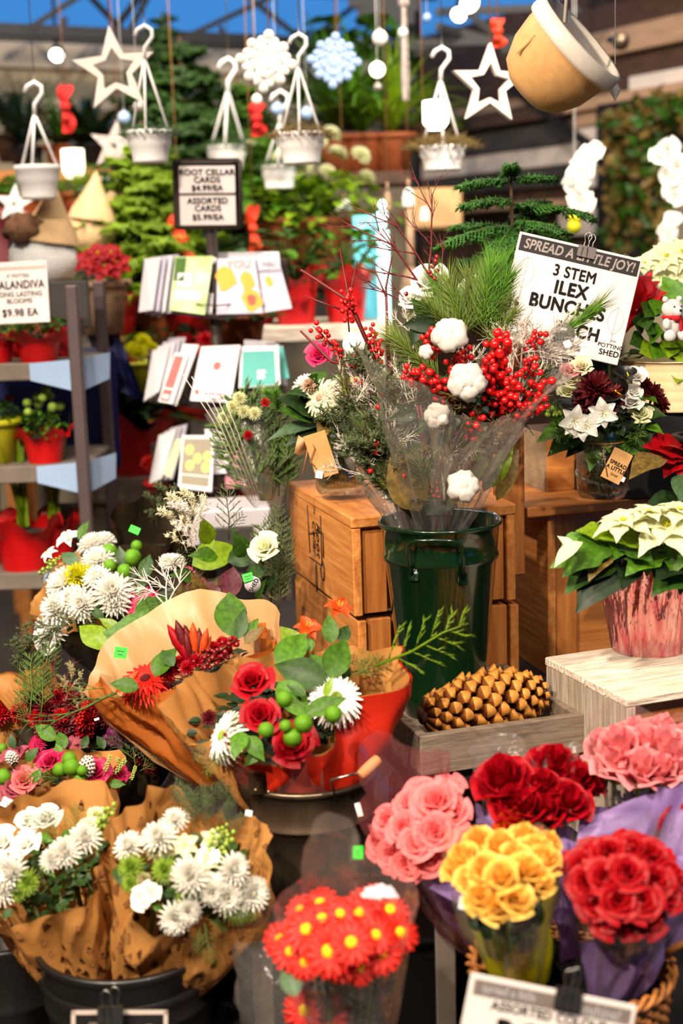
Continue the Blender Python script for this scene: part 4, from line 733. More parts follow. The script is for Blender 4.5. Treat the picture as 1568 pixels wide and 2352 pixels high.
# orchid sprays and garland on the right
def orchid(pts, Y, r, lb):
    o = thing('orchid_spray', lb, 'flower', P(*pts[-1][:2], Y), 'white orchid sprays'); mb = MB(); mb.tube([P(x, y, Y + .03) for x, y in pts], .004, 5); part(o, 'stem', mb, ['stem'], MX())
    for (x, y) in pts:
        for q in range(2): plc(o, 'rose', P(x + rnd(-14, 14), y + rnd(-12, 12), Y), (rnd(-.4, .4), -1, rnd(-.1, .4)), pxm(r * .8 * rnd(.8, 1.15), Y), 'flower', ['white'])
orchid([(1362, 355), (1345, 380), (1330, 405), (1318, 428), (1322, 455), (1340, 470)], 4.4, 30, 'cascade of white orchids left of the garlanded doorway'); orchid([(1525, 350), (1540, 380), (1530, 410), (1545, 445)], 4.6, 30, 'cascade of white orchids inside the garlanded doorway'); orchid([(1550, 500), (1540, 540), (1525, 530)], 4.6, 22, 'faded pinkish orchids low in the doorway')
o = thing('moss_garland', 'mossy green garland draped around the doorway on the right', 'garland', V(BM @ V((-.2, a if False else wall_pt(1425, 300)[0], 2)))); mb = MB()
for (x, y) in [(1425, 275 + 22 * k) for k in range(14)] + [(1430 + 16 * k, 285 - 5 * k + 14 * math.sin(k)) for k in range(11)] + [(1495, 290 + 22 * k) for k in range(13)]:
    p = onp(x, y, C0 + WR * .2, WR)
    for q in range(26): d = rv(1).normalized(); s0 = p + rv(.055); leafg(mb, fy(s0, d, rv(1), rnd(.05, .09)), 1, .3, .3, .4, 0, rnd(0, 1) > .6, 4)
part(o, 'foliage', mb, ['leaf_bronze', 'leaf_dark'], MX())
for i, (x, y) in enumerate([(1320, 500), (1318, 520)]): bauble(x, y, 4.4, 16, ['upper yellow bloom below the orchid cascade', 'lower yellow bloom below the orchid cascade'][i], 'yellowmum', 'yellow_bloom')
o = thing('security_camera', 'silver dome camera on the right wall beside the tipped pot', 'camera', P(1425, 95, 5.2)); mb = MB(); mb.ball(.032, (0, 0, 0)); part(o, 'dome', mb, ['gunmetal'], W[o]); mb = MB(); mb.tube([(0, 0, 0), (-.02, .1, .02)], .012, 6); part(o, 'arm', mb, ['steel_dark'], W[o])
# ============================================================ LEFT CART
YC = 3.7
zs = [P(80, 838, YC).z, P(100, 1074, YC).z, P(100, 1320, YC).z]
o = thing('plant_cart', 'grey metal plant cart with three shelves at the left edge', 'cart', (-.85, YC + .2, 0))
xl, xr = P(-90, 900, YC).x, P(178, 900, YC).x
for z in zs:
    mb = MB(); mb.box(xr - xl + .02, .42, .01, ((xl + xr) / 2, YC + .22, z - .005)); mb.box(xr - xl + .02, .012, .045, ((xl + xr) / 2, YC + .01, z - .018), bev=.003); sh = part(o, 'shelf', mb, ['felt_grey'], MX(), False)
    mb = MB(); mb.add([(xr - .12, YC - .002, z + .004), (xr + .005, YC - .002, z + .012), (xr + .005, YC - .002, z - .075), (xr - .12, YC - .002, z - .04)], [(0, 1, 2, 3)]); mb.add([(xr + .005, YC - .002, z + .012), (xr + .075, YC + .10, z + .02), (xr + .07, YC + .10, z - .05), (xr + .005, YC - .002, z - .075)], [(0, 1, 2, 3)]); part(sh, 'corner_gusset', mb, ['ice_blue'], MX(), False)
for (x, y) in ((xr + .004, YC - .01), (xr + .004, YC + .42)): mb = MB(); mb.box(.032, .032, P(160, 655, YC).z, (x, y, P(160, 655, YC).z / 2), bev=.004); part(o, 'post', mb, ['post_grey'], MX(), False)
mb = MB(); mb.box(.11, .02, .13, (xr - .06, YC + .30, P(130, 700, YC).z - .01), bev=.004); part(o, 'end_panel', mb, ['slate'], MX(), False)
b = P(60, 1000, YC + .47); mb = MB(); mb.box(.62, .03, .36, bev=.03); single('navy_crate', mb.mesh('navy_crate', ['navy_bin'], False), MX.Translation(P(30, 945, YC + .48)), 'dark blue plastic bin standing behind the middle cart shelf', 'bin')
def cartpot(px, dy, z, r, h, m, fk, fs, fm, lb, fl=1., ex=None, wrap=True): return plant('potted_plant', lb, (P(px, 900, YC + dy).x, YC + dy, z), r, h, m, fk, fs, fm, 'potted plants on the cart', 'potted plant', wrap, flat=fl, extra=ex)
A = ['leaf', 'stem']; D = ['leaf_dark', 'stem']
cartpot(-8, .13, zs[0], .058, .075, 'redwrap', 'bushs', .082, D, 'red wrapped kalanchoe at the left edge of the top cart shelf', 1.1); cartpot(95, .12, zs[0], .062, .075, 'redwrap', 'bushs', .10, A, 'red wrapped kalanchoe in the middle of the top cart shelf', 1.0); cartpot(140, .30, zs[0], .055, .09, 'redwrap', 'bushs', .075, D, 'red wrapped kalanchoe behind the cart post on the top shelf', .7); cartpot(40, .32, zs[0], .055, .08, 'redwrap', 'bushs', .08, D, 'red wrapped kalanchoe at the back of the top cart shelf', .8)
cartpot(-14, .12, zs[1], .060, .12, 'limepot', 'bushs', .085, D, 'lime yellow pot at the left edge of the middle cart shelf', 1.3, ('pom', 4, .05, .012, ['dusty'], 'flower'), False); cartpot(94, .11, zs[1], .058, .085, 'redwrap', 'bushs', .075, A, 'red wrapped plant alone on the middle cart shelf', 1.5, ('pom', 9, .055, .014, ['greenmum'], 'flower'))
for i, (px, dy) in enumerate([(30, .1), (105, .16), (-35, .2)]): cartpot(px, dy, zs[2], [.08, .055, .065][i], [.13, .125, .13][i], 'redwrap' if i < 2 else 'redpot', 'sprout', .30, ['leaf_lime'], ['big red wrapped pot of sprouting bulbs on the bottom cart shelf', 'smaller red pot of sprouting bulbs next to the cart post', 'red bulb pot cut by the left edge on the bottom cart shelf'][i], wrap=i < 2)
mb = MB(); mb.box(.14, .1, .1, bev=.01); single('pot_tray', mb.mesh('pot_tray', ['felt_grey'], False), MX.Translation(P(150, 1200, YC + .3)), 'pale grey carton behind the bulbs on the bottom cart shelf', 'box')
M = pf(44, 672, YC - .03, -1, 0, -8); w_, h_ = pxm(128, YC), pxm(134, YC); o = thing('price_sign', 'white price card for kalanchoe clipped above the top cart shelf', 'sign', M.translation); mb = MB(); mb.box(w_, .003, h_, bev=.001); part(o, 'card', mb, ['paper'], M, False)
mb = MB(); mb.box(w_ * .95, .001, h_ * .05, (0, -.002, h_ * .40)); part(o, 'header_band', mb, ['ink_pale'], M, False)
for (t, z, s, bo, sx) in [('4" POTTED', .27, .075, 0, 1), ('KALANDIVA', .12, .185, .02, .8), ('LONG LASTING', -.03, .11, .01, .95), ('BLOOMS', -.14, .105, .01, 1), ('$9.98 EA', -.33, .17, .02, .9)]: letters(o, t, 0, z * h_, s * h_, M, bo, 'ink', sx, -.003)
o = thing('navy_cloth', 'crumpled navy blue cloth hanging behind the cart post', 'cloth', P(225, 850, 4.35)); mb = MB()
def cl(u, v):
    p = P(170 + u * 90 + v * 75, 695 + v * 190 + u * 40, 4.35 + .05 * noise.noise(V((u * 5, v * 5, 1))) + .03 * math.sin(u * 14 + v * 3)); return p
mb.grid(14, 14, cl); part(o, 'folds', mb, ['navy'], MX())
mb = MB(); mb.tube([P(238, 815, 4.2), P(262, 885, 4.2)], .008, 6); single('wooden_stake', mb.mesh('wooden_stake', ['tan_wood']), None, 'short wooden stake leaning in front of the navy cloth', 'stake')
# ============================================================ CARD RACK
YR = 4.0
o = thing('card_rack', 'dark metal spinner rack holding greeting cards in three tiers', 'rack', (P(498, 800, YR).x, YR, 0)); RX = W[o].translation.x
mb = MB(); mb.tube([(RX, YR, 0), (RX, YR, P(480, 500, YR).z)], .016, 10); part(o, 'pole', mb, ['rack_brown'], MX()); mb = MB(); mb.lathe([(0, 0), (.25, 0), (.25, .02), (.03, .05)], 24); part(o, 'base', mb, ['rack_brown'], MX.Translation((RX, YR, 0)))
M = pf(477, 446, YR - .03, 1.2); sw, sh_ = pxm(150, YR), pxm(150, YR); mb = MB(); mb.box(sw, .02, sh_, bev=.012); hd = part(o, 'sign_holder', mb, ['rack_brown'], M, True)
mb = MB(); mb.box(sw * .8, .002, sh_ * .83, (0, -.011, -.004)); part(hd, 'sign_card', mb, ['paper'], M, False); mb = MB(); mb.box(sw * .8, .002, .006, (0, -.0125, 0)); mb.box(sw * .72, .002, .006, (0, -.0115, sh_ * .45)); part(hd, 'dividing_bar', mb, ['rack_brown', 'paper'], M, False)
for (t, z, s) in [('ROOT CELLAR', .30, .115), ('CARDS', .195, .115), ('$4.99/EA', .08, .115), ('ASSORTED', -.10, .115), ('CARDS', -.205, .115), ('$5.99/EA', -.33, .115)]: letters(hd, t, 0, z * sh_, s * sh_, M, .03, 'ink', 1.0, -.0135)
for yb, x0, x1, x2 in [(690, 325, 500, 668), (905, 335, 500, 650), (1110, 345, 505, 560)]:
    p0, p1, p2 = P(x0, yb, YR + .10), P(x1, yb + 12, YR - .14), P(x2, yb - 5, YR + .08); mb = MB()
    for dz in (0, ): mb.tube([p0, p1, p2], .0022, 5)
    mb.tube([p0 + V((0, .05, -.02)), p1 + V((0, .03, -.03)), p2 + V((0, .05, -.02))], .004, 5); mb.add([p0 + V((0, .05, -.03)), p1 + V((0, .05, -.04)), p2 + V((0, .06, -.03)), V((RX, YR + .1, p1.z + .0))], [(0, 1, 2, 3)]); part(o, 'tier_tray', mb, ['rack_brown'], MX(), False)
    for p in [p0.lerp(p1, (k + .5) / 4) for k in range(4)] + [p1.lerp(p2, (k + .5) / 3) for k in range(3)]: mb = MB(); mb.box(.05, .004, .12, tuple(p + V((0, .07, .05))), bev=.002); part(o, 'back_plate', mb, ['rack_brown'], MX(), False)
def card(corners, Y, m, lb, art=(), yaw=0, grp='greeting cards on the rack', th=.0022, Ys=None):
    """a card by its four corners TL TR BR BL, leaning back"""
    Ys = Ys or [Y + .035, Y + .035, Y, Y]; c = [P(x, y, yy) for (x, y), yy in zip(corners, Ys)]; n = (c[1] - c[0]).cross(c[3] - c[0]).normalized(); n = n if n.y > 0 else -n; o = thing('greeting_card', lb, 'card', (c[2] + c[3]) / 2, grp)
    mb = MB(); mb.add(c + [p + n * th for p in c], [(0, 1, 2, 3), (7, 6, 5, 4), (0, 4, 5, 1), (1, 5, 6, 2), (2, 6, 7, 3), (3, 7, 4, 0)]); part(o, 'card_stock', mb, [m], MX(), False)
    def uv(u, v): return c[0].lerp(c[1], u).lerp(c[3].lerp(c[2], u), v) - n * .0009
    for (k, am) in art:
        mb = MB()
        if len(k) == 4: u0, v0, u1, v1 = k; mb.add([uv(u0, v0), uv(u1, v0), uv(u1, v1), uv(u0, v1)], [(0, 1, 2, 3)])
        elif len(k) == 3: u0, v0, r = k; mb.add([uv(u0 + r * math.cos(q * .4), v0 + r * .75 * math.sin(q * .4)) for q in range(16)], [tuple(range(16))])
        else: mb.add([uv(*p) - n * .0004 for p in k], [tuple(range(len(k)))])
        part(o, 'printed_art', mb, [am], MX(), False)
    return o, uv, n
def ctext(cd_, t, u, v, size, m='white', bold=.03):
    o, uv, n = cd_; p = uv(u, v) - n * .0006; x = (uv(u + .1, v) - uv(u - .1, v)).normalized(); z = (uv(u, v - .1) - uv(u, v + .1)); z = (z - x * z.dot(x)).normalized(); y = z.cross(x)
    link('lettering', text(t, size, bold, m), MX.Translation(p) @ MX((x, y, z)).transposed().to_4x4(), o)
blob = lambda cx, cy, a, b: [(cx + a * (1 + .18 * math.sin(q * 1.7)) * math.cos(q * .42), cy + b * (1 + .15 * math.cos(q * 1.3)) * math.sin(q * .42)) for q in range(15)]
names = ['first', 'second', 'third', 'fourth', 'fifth']
for k in range(4): x = 332 + 14 * k; card([(x, 594 - 2 * k), (x + 36, 590 - 2 * k), (x + 18, 712 + 2 * k), (x - 14, 717 + 4 * k)], YR - .03 + .012 * (3 - k), ['card_white', 'card_lilac', 'card_white', 'card_grey'][k], names[k] + ' card from the left, turned edge on in the top tier', Ys=[YR + .1, YR + .03, YR - .02, YR + .06])
card([(500, 580), (640, 578), (652, 690), (500, 690)], YR + .03, 'card_white', 'blank white card sticking up behind the you are card')
card([(470, 590), (497, 592), (486, 722), (466, 718)], YR - .055, 'card_white', 'white card edge between the green and the you are cards')
a = card([(402, 590), (490, 588), (470, 723), (390, 712)], YR - .08, 'art_green', 'leafy green printed card in the top tier', [((.02, .02, .3, .45), 'leaf'), ((.1, .62, .8, .78), 'card_white'), ((.12, .3, .5, .55), 'card_white')])
a = card([(499, 594), (585, 591), (604, 719), (497, 722)], YR - .11, 'card_lilac', 'lilac card with orange fruit in the top tier', [(blob(.22, .36, .24, .22), 'art_orange'), (blob(.22, .33, .13, .09), 'art_red'), (blob(.74, .42, .16, .18), 'art_orange'), (blob(.80, .76, .22, .2), 'art_orange'), (blob(.8, .76, .12, .1), 'art_red')]); ctext(a, 'YOU', .55, .12, .03)
a = card([(586, 592), (638, 590), (671, 708), (606, 718)], YR - .095, 'card_lilac', 'lilac card at the right end of the top tier', [(blob(.4, .45, .14, .1), 'art_orange')]); ctext(a, 'YOU', .5, .14, .016, 'card_grey'); ctext(a, 'APPEELING', .5, .26, .012, 'card_grey')
for k in range(4): x = 350 + 12 * k; card([(x, 806 - 10 * k), (x + 40, 792 - 6 * k), (x + 14, 900), (x - 20, 922)], YR - .03 + .012 * (3 - k), ['card_white', 'card_white', 'card_lilac', 'card_grey'][k], names[k] + ' card from the left, turned edge on in the middle tier', Ys=[YR + .1, YR + .03, YR - .02, YR + .06])
card([(420, 790), (457, 792), (405, 932), (383, 924)], YR - .085, 'card_white', 'slim white card behind the coral one in the middle tier')
a = card([(401, 810), (433, 813), (396, 928), (363, 922)], YR - .10, 'card_white', 'slim card with a coral band in the middle tier', [((.1, .06, .72, .70), 'art_coral'), ((.1, .74, .72, .97), 'art_coral'), ((.2, .84, .6, .92), 'card_white')])
for k in range(3): card([(560 + 22 * k, 780 + 5 * k), (630 + 10 * k, 785 + 5 * k), (640 + 10 * k, 885), (560 + 10 * k, 885)], YR - .03 - .008 * k, 'card_white', names[k] + ' white card fanned behind the teal card', Ys=[YR + .03] * 4)
card([(640, 796), (650, 798), (664, 868), (644, 872)], YR - .052, 'art_teal', 'edge of a second teal card at the right of the middle tier')
a = card([(462, 796), (552, 792), (530, 925), (436, 920)], YR - .115, 'card_white', 'white card with a red dot in the middle tier', [((.5, .36, .1), 'art_coral'), ((.12, .84, .07), 'art_coral'), ((.3, .84, .8, .88), 'art_pink')])
a = card([(553, 796), (638, 794), (644, 884), (548, 892)], YR - .10, 'card_white', 'teal card with a white flower in the middle tier', [((.06, .12, .9, .98), 'art_teal'), (blob(.5, .66, .06, .07), 'card_white'), (blob(.6, .64, .06, .05), 'card_white'), (blob(.58, .76, .05, .06), 'card_white'), (blob(.48, .78, .04, .04), 'card_white')])
for k in range(3): x = 364 + 13 * k; card([(x, 1000 - 8 * k), (x + 40, 985 - 6 * k), (x + 6, 1100), (x - 22, 1112)], YR - .03 + .012 * (2 - k), ['card_white', 'card_grey', 'card_lilac'][k], names[k] + ' card from the left, turned edge on in the bottom tier', Ys=[YR + .1, YR + .03, YR - .02, YR + .06])
card([(402, 1010), (424, 1005), (392, 1098), (374, 1088)], YR - .085, 'ivory', 'cream card leaning in the bottom tier'); card([(470, 985), (512, 990), (530, 1085), (480, 1090)], YR - .06, 'card_white', 'white card behind the lantern card in the bottom tier')
card([(515, 1005), (552, 1012), (566, 1118), (518, 1122)], YR - .05, 'art_pink', 'pink card at the right of the bottom tier')
a = card([(419, 1000), (492, 1000), (486, 1130), (408, 1120)], YR - .12, 'card_white', 'taupe card with yellow lanterns in the bottom tier', [((.06, .06, .92, .72), 'art_taupe')] + [((x, y, .13), 'art_yellow') for (x, y) in [(.26, .27), (.52, .42), (.30, .56), (.78, .58), (.82, .38)]] + [((.08, .75, .9, .92), 'art_taupe')])
# bottom: white cartons and a mailer seen under the rack
mb = MB(); mb.box(.22, .2, .09, bev=.004); single('white_carton', mb.mesh('white_carton', ['card_grey'], False), rz(P(520, 1195, 3.7) , 8), 'white carton under the card rack behind the bouquets', 'box')
mb = MB(); mb.box(.14, .012, .09, bev=.004); mb.box(.12, .003, .03, (0, -.008, 0)); single('slate_label', mb.mesh('slate_label', ['slate', 'card_white'], False), rz(P(530, 1228, 3.7) - V((0, .125, 0)), 8), 'dark grey label strip on the front of the white carton', 'label')
# ============================================================ TABLES AND CRATES
TZ = .70
mb = MB(); mb.box(1.6, .95, .05, (.8, .62, TZ - .025), bev=.006); TM_ = rz((-.0, 2.52, 0), 16.5); o = thing('display_table', 'dark display table that carries the crates and the bucket', 'table', (-.1, 2.52, 0)); part(o, 'top', mb, ['dark_table'], TM_, False)
for x in (.06, 1.54):
    for y in (.2, 1.04): mb = MB(); mb.box(.06, .06, TZ - .05, (x, y, (TZ - .05) / 2), bev=.004); part(o, 'leg', mb, ['dark_table'], TM_, False)
CY = 16.5
def crate(loc, w, d, h, lb, top=True, logo=False, gap=.5, yaw=CY):
    o = thing('wooden_crate', lb, 'crate', loc, 'varnished pine crates'); M = rz(loc, yaw); t = .018
    mb = MB(); mb.box(t, d, h, (t / 2, d / 2, h / 2), bev=.002); sp = part(o, 'side_panel', mb, ['pine_wood'], M, False); mb = MB(); mb.box(t, d, h, (w - t / 2, d / 2, h / 2), bev=.002); part(o, 'side_panel', mb, ['pine_wood'], M, False)
    for x in (t + .028, w - t - .028): mb = MB(); mb.box(.05, .02, h - .002, (x, .02, h / 2), bev=.002); part(o, 'corner_post', mb, ['pine_wood_z'], M, False)
    hb = (h - .012) / 2
    for k in range(2): mb = MB(); mb.box(w - 2 * t - .002, .014, hb - .004, (w / 2, .038, hb * (k + .5) + .012 * k), bev=.002); part(o, 'front_slat', mb, ['pine_wood_x'], M, False)
    for k in range(2): mb = MB(); mb.box(w - 2 * t, .014, hb - .004, (w / 2, d - .02, hb * (k + .5) + .012 * k), bev=.002); part(o, 'rear_slat', mb, ['pine_wood_x'], M, False)
    if top: mb = MB(); mb.box(w + .004, d + .004, .022, (w / 2, d / 2, h + .011), bev=.003); part(o, 'top_board', mb, ['pine_wood'], M, False)
    if logo:
        f = lambda y, z: M @ V((-.0012, y, z)); mb = MB()
        Y0 = .26; Z0 = h * .62
        def sq(pts, r=.0014): mb.tube([f(Y0 + a, Z0 + b) for a, b in pts], r, 4)
        sq([(-.045, .055), (-.045, -.05)]); sq([(.055, .06), (.045, -.04)]); sq([(-.045, .02), (-.06, .02), (-.06, -.03)]); sq([(.05, .0), (-.05, .022)], .001); sq([(.05, -.05), (-.04, -.05)], .001)
        sq([(-.048 - .014 * math.sin(q * .5), -.04 - .02 * (1 - math.cos(q * .5))) for q in range(11)]); sq([(.0 + .006 * math.cos(q * .7), -.085 + .03 * math.sin(q * .7)) for q in range(10)], .001)
        lg = part(sp, 'stamped_logo', mb, ['ink'], MX())
        B_ = M @ MX.Translation((-.0014, Y0, Z0)) @ MX.Rotation(-pi / 2, 4, 'Z') @ MX.Rotation(pi / 2, 4, 'Y')
        link('lettering', text('Root', .036, .005, 'ink', 1, .2), B_ @ MX.Translation((0, 0, .022)), sp); link('lettering', text('Cellar', .030, .005, 'ink', 1, .2), B_ @ MX.Translation((0, 0, -.008)), sp); link('lettering', text('the', .014, .0, 'ink', 1, .2), B_ @ MX.Translation((-.06, 0, 0)), sp)
    return o
cl0 = P(808, 1215, 2.64); crate((cl0.x, cl0.y, .905), .335, .47, .172, 'upper left pine crate with a stamped logo on its side', True, True); crate((cl0.x + .006, cl0.y + .004, TZ), .335, .47, .195, 'lower left pine crate under the logo crate', False)
cr0_ = PZ(1258, 1190, 1.04); crate((cr0_.x, cr0_.y, TZ), .42, .44, .345, 'right pine crate stack under the tagged jar', False)
mb = MB(); mb.box(.60, .36, .022, (.25, .18, .011), bev=.003); Mr = rz((cr0_.x - .028 + .03, cr0_.y - .02, 1.047), CY); single('wooden_shelf_board', mb.mesh('wooden_shelf_board', ['pine_wood_x'], False), Mr, 'pine board lying on the right crate under the tagged jar', 'board')
mb = MB(); mb.box(.05, .05, .30, (0, 0, .15), bev=.003); pp = P(1168, 1150, 2.86); single('wooden_upright', mb.mesh('wooden_upright', ['pine_wood_z'], False), rz((pp.x, pp.y, .93), CY), 'short pine upright behind the bucket rim on the right', 'post')
wb = PZ(1255, 1128, 1.07); o = thing('wooden_block_box', 'grey and brown wooden box behind the tagged jar', 'box', (wb.x, wb.y, 1.07)); Mb = rz((wb.x, wb.y, 1.07), CY); mb = MB(); mb.box(.17, .16, .125, (.085, .08, .0625), bev=.002); part(o, 'body', mb, ['brown_wood'], Mb, False); mb = MB(); mb.box(.004, .16, .125, (-.002, .08, .0625)); part(o, 'grey_side', mb, ['stone'], Mb, False); mb = MB(); mb.box(.17, .004, .125, (.085, -.002, .0625)); part(o, 'front_board', mb, ['pine_wood_x'], Mb, False)
o = thing('black_plinth', 'glossy black stepped plinth behind the tagged jar', 'plinth', P(1480, 1110, 2.95)); mb = MB(); mb.box(.30, .2, .085, (.05, .1, .0), bev=.004); mb.box(.34, .24, .12, (.12, .22, .09), bev=.004); part(o, 'steps', mb, ['black'], rz(W[o].translation, CY), False)
# ============================================================ GREEN BUCKET AND TRAY
bt = P(1010, 1196, 2.55); bz = .745; BH = bt.z - bz; BR = pxm(136, 2.55)
o = thing('flower_bucket', 'tall glossy dark green metal bucket with a ring handle', 'bucket', (bt.x, bt.y, bz)); MBk = W[o]; r0, r1 = BR * .66, BR
mb = MB(); rr = lambda z: r0 + (r1 - r0) * z / BH
mb.lathe([(0, .004), (r0, 0), (r0 + .002, .006), (rr(.02), .02), (rr(BH * .8), BH * .8), (rr(BH * .8) + .004, BH * .815), (rr(BH * .83) + .004, BH * .835), (rr(BH * .85), BH * .85), (rr(BH * .98), BH * .98), (r1 + .004, BH * .99), (r1 + .005, BH), (r1 + .002, BH + .004), (r1 - .003, BH), (rr(BH * .5) - .004, BH * .5), (r0 - .004, .01), (0, .01)], 64); part(o, 'body', mb, ['green_enamel'], MBk)
def hd_(u): a = math.radians(-117 + 30 * u); return a
mb = MB(); pts = []
for u, z in [(0, .79), (0, .86), (.0, .93), (.06, .955), (.2, .965), (.5, .97), (.8, .965), (.94, .955), (1, .93), (1.02, .86), (1.08, .765)]: a = math.radians(-122 + 46 * u); R2 = rr(BH * z) + (.006 if z < .8 else .016); pts.append((R2 * math.cos(a), R2 * math.sin(a), BH * z))
mb.tube(pts, .0034, 8); part(o, 'handle', mb, ['green_enamel'], MBk)
mb = MB()
for (u, z) in [(0, .78), (1.08, .755)]: a = math.radians(-122 + 46 * u); mb.box(.004, .018, .022, (0, 0, 0), 0, MX.Translation(((rr(BH * z) + .003) * math.cos(a), (rr(BH * z) + .003) * math.sin(a), BH * z)) @ MX.Rotation(a, 4, 'Z'), .0015)
part(o, 'handle_lug', mb, ['green_enamel'], MBk)
tf = PZ(965, 1692, .805); tr = PZ(1342, 1640, .805); tl = PZ(866, 1592, .805); ux = (tr - tf); tw = ux.length; ty = math.degrees(math.atan2(ux.y, ux.x)); td = max(.30, (tl - tf).length + .08)
o = thing('wooden_tray', 'grey stained shallow wooden tray under the green bucket', 'tray', (tf.x, tf.y, .735)); Mt = rz((tf.x, tf.y, .735), ty); t = .016
for (x, y, sx, sy) in [(tw / 2, t / 2, tw, t), (tw / 2, td - t / 2, tw, t), (t / 2, td / 2, t, td - 2 * t), (tw - t / 2, td / 2, t, td - 2 * t)]: mb = MB(); mb.box(sx, sy, .07, (x, y, .035), bev=.002); part(o, 'side_board', mb, ['grey_wood'], Mt, False)
mb = MB(); mb.box(tw - 2 * t, td - 2 * t, .01, (tw / 2, td / 2, .005)); part(o, 'bottom_board', mb, ['grey_wood'], Mt, False)
mb = MB(); mb.box(tw * 1.0, td * .9, .035, (tw * .5, td * .5, .7175), bev=.003); single('dark_riser', mb.mesh('dark_riser', ['dark_table'], False), rz((tf.x, tf.y, 0), ty), 'dark flat riser board under the grey wooden tray', 'board')
# big pine cone lying on the tray rim
p0, p1 = P(965, 1645, 2.33), P(1250, 1588, 2.42); o = single('pine_cone', TM['bigcone'], fy(p0 - (p1 - p0) * .0, p1 - p0, (0, -.3, 1), (p1 - p0).length / 2.6), 'large golden brown pine cone lying on the tray', 'pine cone')
# ============================================================ WHITE CRATE
WZ = .872; wf = PZ(1440, 1607, WZ); wbk = PZ(1249, 1507, WZ); wr = PZ(1568, 1570, WZ); uy = wbk - wf; wd_ = uy.length; wy = math.degrees(math.atan2(uy.y, uy.x)) - 90; ww = .46
o = thing('white_crate', 'whitewashed wooden crate turned on its side at the right', 'crate', (wf.x, wf.y, .58)); Mw = rz((wf.x, wf.y, .58), wy); hh = WZ - .58; t = .017
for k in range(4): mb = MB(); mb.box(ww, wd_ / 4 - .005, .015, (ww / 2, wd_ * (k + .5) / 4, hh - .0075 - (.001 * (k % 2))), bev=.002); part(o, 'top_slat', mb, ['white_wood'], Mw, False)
for x in (t / 2 + .002, ww - t / 2): mb = MB(); mb.box(t, wd_ - .006, hh - .015, (x, wd_ / 2, (hh - .015) / 2), bev=.002); part(o, 'side_panel', mb, ['white_wood_shade_z'], Mw, False)
mb = MB(); mb.box(ww - 2 * t, .014, .045, (ww / 2, .03, hh - .04), bev=.002); part(o, 'under_rail', mb, ['pine_wood_x'], Mw, False); mb = MB(); mb.box(ww - 2 * t, .012, hh - .02, (ww / 2, wd_ - .012, hh / 2)); part(o, 'rear_panel', mb, ['brown_wood'], Mw, False); mb = MB(); mb.box(ww - 2 * t, wd_ - .01, .012, (ww / 2, wd_ / 2, .006)); part(o, 'floor_board', mb, ['white_wood'], Mw, False)
mb = MB(); mb.box(.75, .62, .52, (.22, .30, .26), bev=.01); single('black_riser', mb.mesh('black_riser', ['dark_table'], False), rz((wf.x - .02, wf.y - .02, .055), wy), 'black riser box under the whitewashed crate', 'riser')
# scarlet kalanchoe inside the crate
for i, (x, y, r) in enumerate([(1478, 1660, 58), (1548, 1690, 50)]):
    c = P(x, y, 2.36); o = thing('kalanchoe', ['scarlet kalanchoe inside the white crate on the left', 'scarlet kalanchoe inside the white crate by the picture edge'][i], 'potted plant', (c.x, c.y + .02, .592), 'kalanchoe inside the white crate'); b0 = W[o].translation; part(o, 'pot', potmb(.05, .09), ['black'], W[o]); link('foliage', TM['bushs'], MX.Translation((b0.x, b0.y, .68)) @ MX.Diagonal((.075, .06, .13, 1)), o, None, ['leaf_deep', 'stem'])
    for k in range(16 if i == 0 else 9):
        px, py = x + rnd(-44, 36), y + rnd(-45, 85); plc(o, 'alstro', P(px, py, 2.3 + rnd(0, .05)), (rnd(-.3, .3), -.8, .6), pxm(15, 2.3), 'floret', [random.choice(['scarlet', 'red', 'scarlet']), 'yellow_c'])
mb = MB(); mb.grid(10, 6, lambda u, v: tuple(P(1418 + 170 * u, 1655 + 95 * v + 22 * u, 2.2 + .01 * math.sin(u * 20)))); single('clear_sleeve', mb.mesh('clear_sleeve', ['cello']), None, 'clear plastic sleeve edge in front of the scarlet kalanchoe', 'sleeve')
# ============================================================ WHITE POINSETTIA IN PINK FOIL
c = PZ(1512, 1512, WZ); o = thing('poinsettia', 'cream poinsettia in a crinkled pink foil pot on the white crate', 'potted plant', (c.x, c.y + .07, WZ)); pc = W[o].translation; r0 = pxm(102, pc.y)
def foil(u, v):
    a = 2 * pi * u; cr_ = .012 * math.sin(a * 31 + 3 * math.sin(v * 4)) + .010 * math.sin(a * 47 + 1) ; fl = max(0, v - .62) / .38; wv = math.sin(a * 2 + 2.6) * .5 + .5 * math.sin(a * 3 + .6); r = r0 * (.86 + .22 * min(v, .62) / .62 + .20 * fl * (1 + .55 * wv)); z = .165 * v + .05 * fl * wv; return ((r * (1 + cr_ * (.4 + v))) * math.cos(a), (r * (1 + cr_ * (.4 + v))) * math.sin(a), z)
mb = MB(); mb.grid(220, 26, foil, 0, None, True); part(o, 'foil_wrap', mb, ['foil_pink'], MX.Translation(pc)); mb = MB(); mb.lathe([(0, .1), (r0 * .95, .1)], 24); part(o, 'soil', mb, ['soil'], MX.Translation(pc))
mb = MB()
for k in range(9): a = 2.4 * k; mb.tube([pc + V((.03 * math.cos(a), .03 * math.sin(a), .08)), pc + V((.06 * math.cos(a), .06 * math.sin(a), .19)), pc + V((.08 * math.cos(a), .08 * math.sin(a), .21))], .004, 6)
part(o, 'stems', mb, ['stem'], MX())
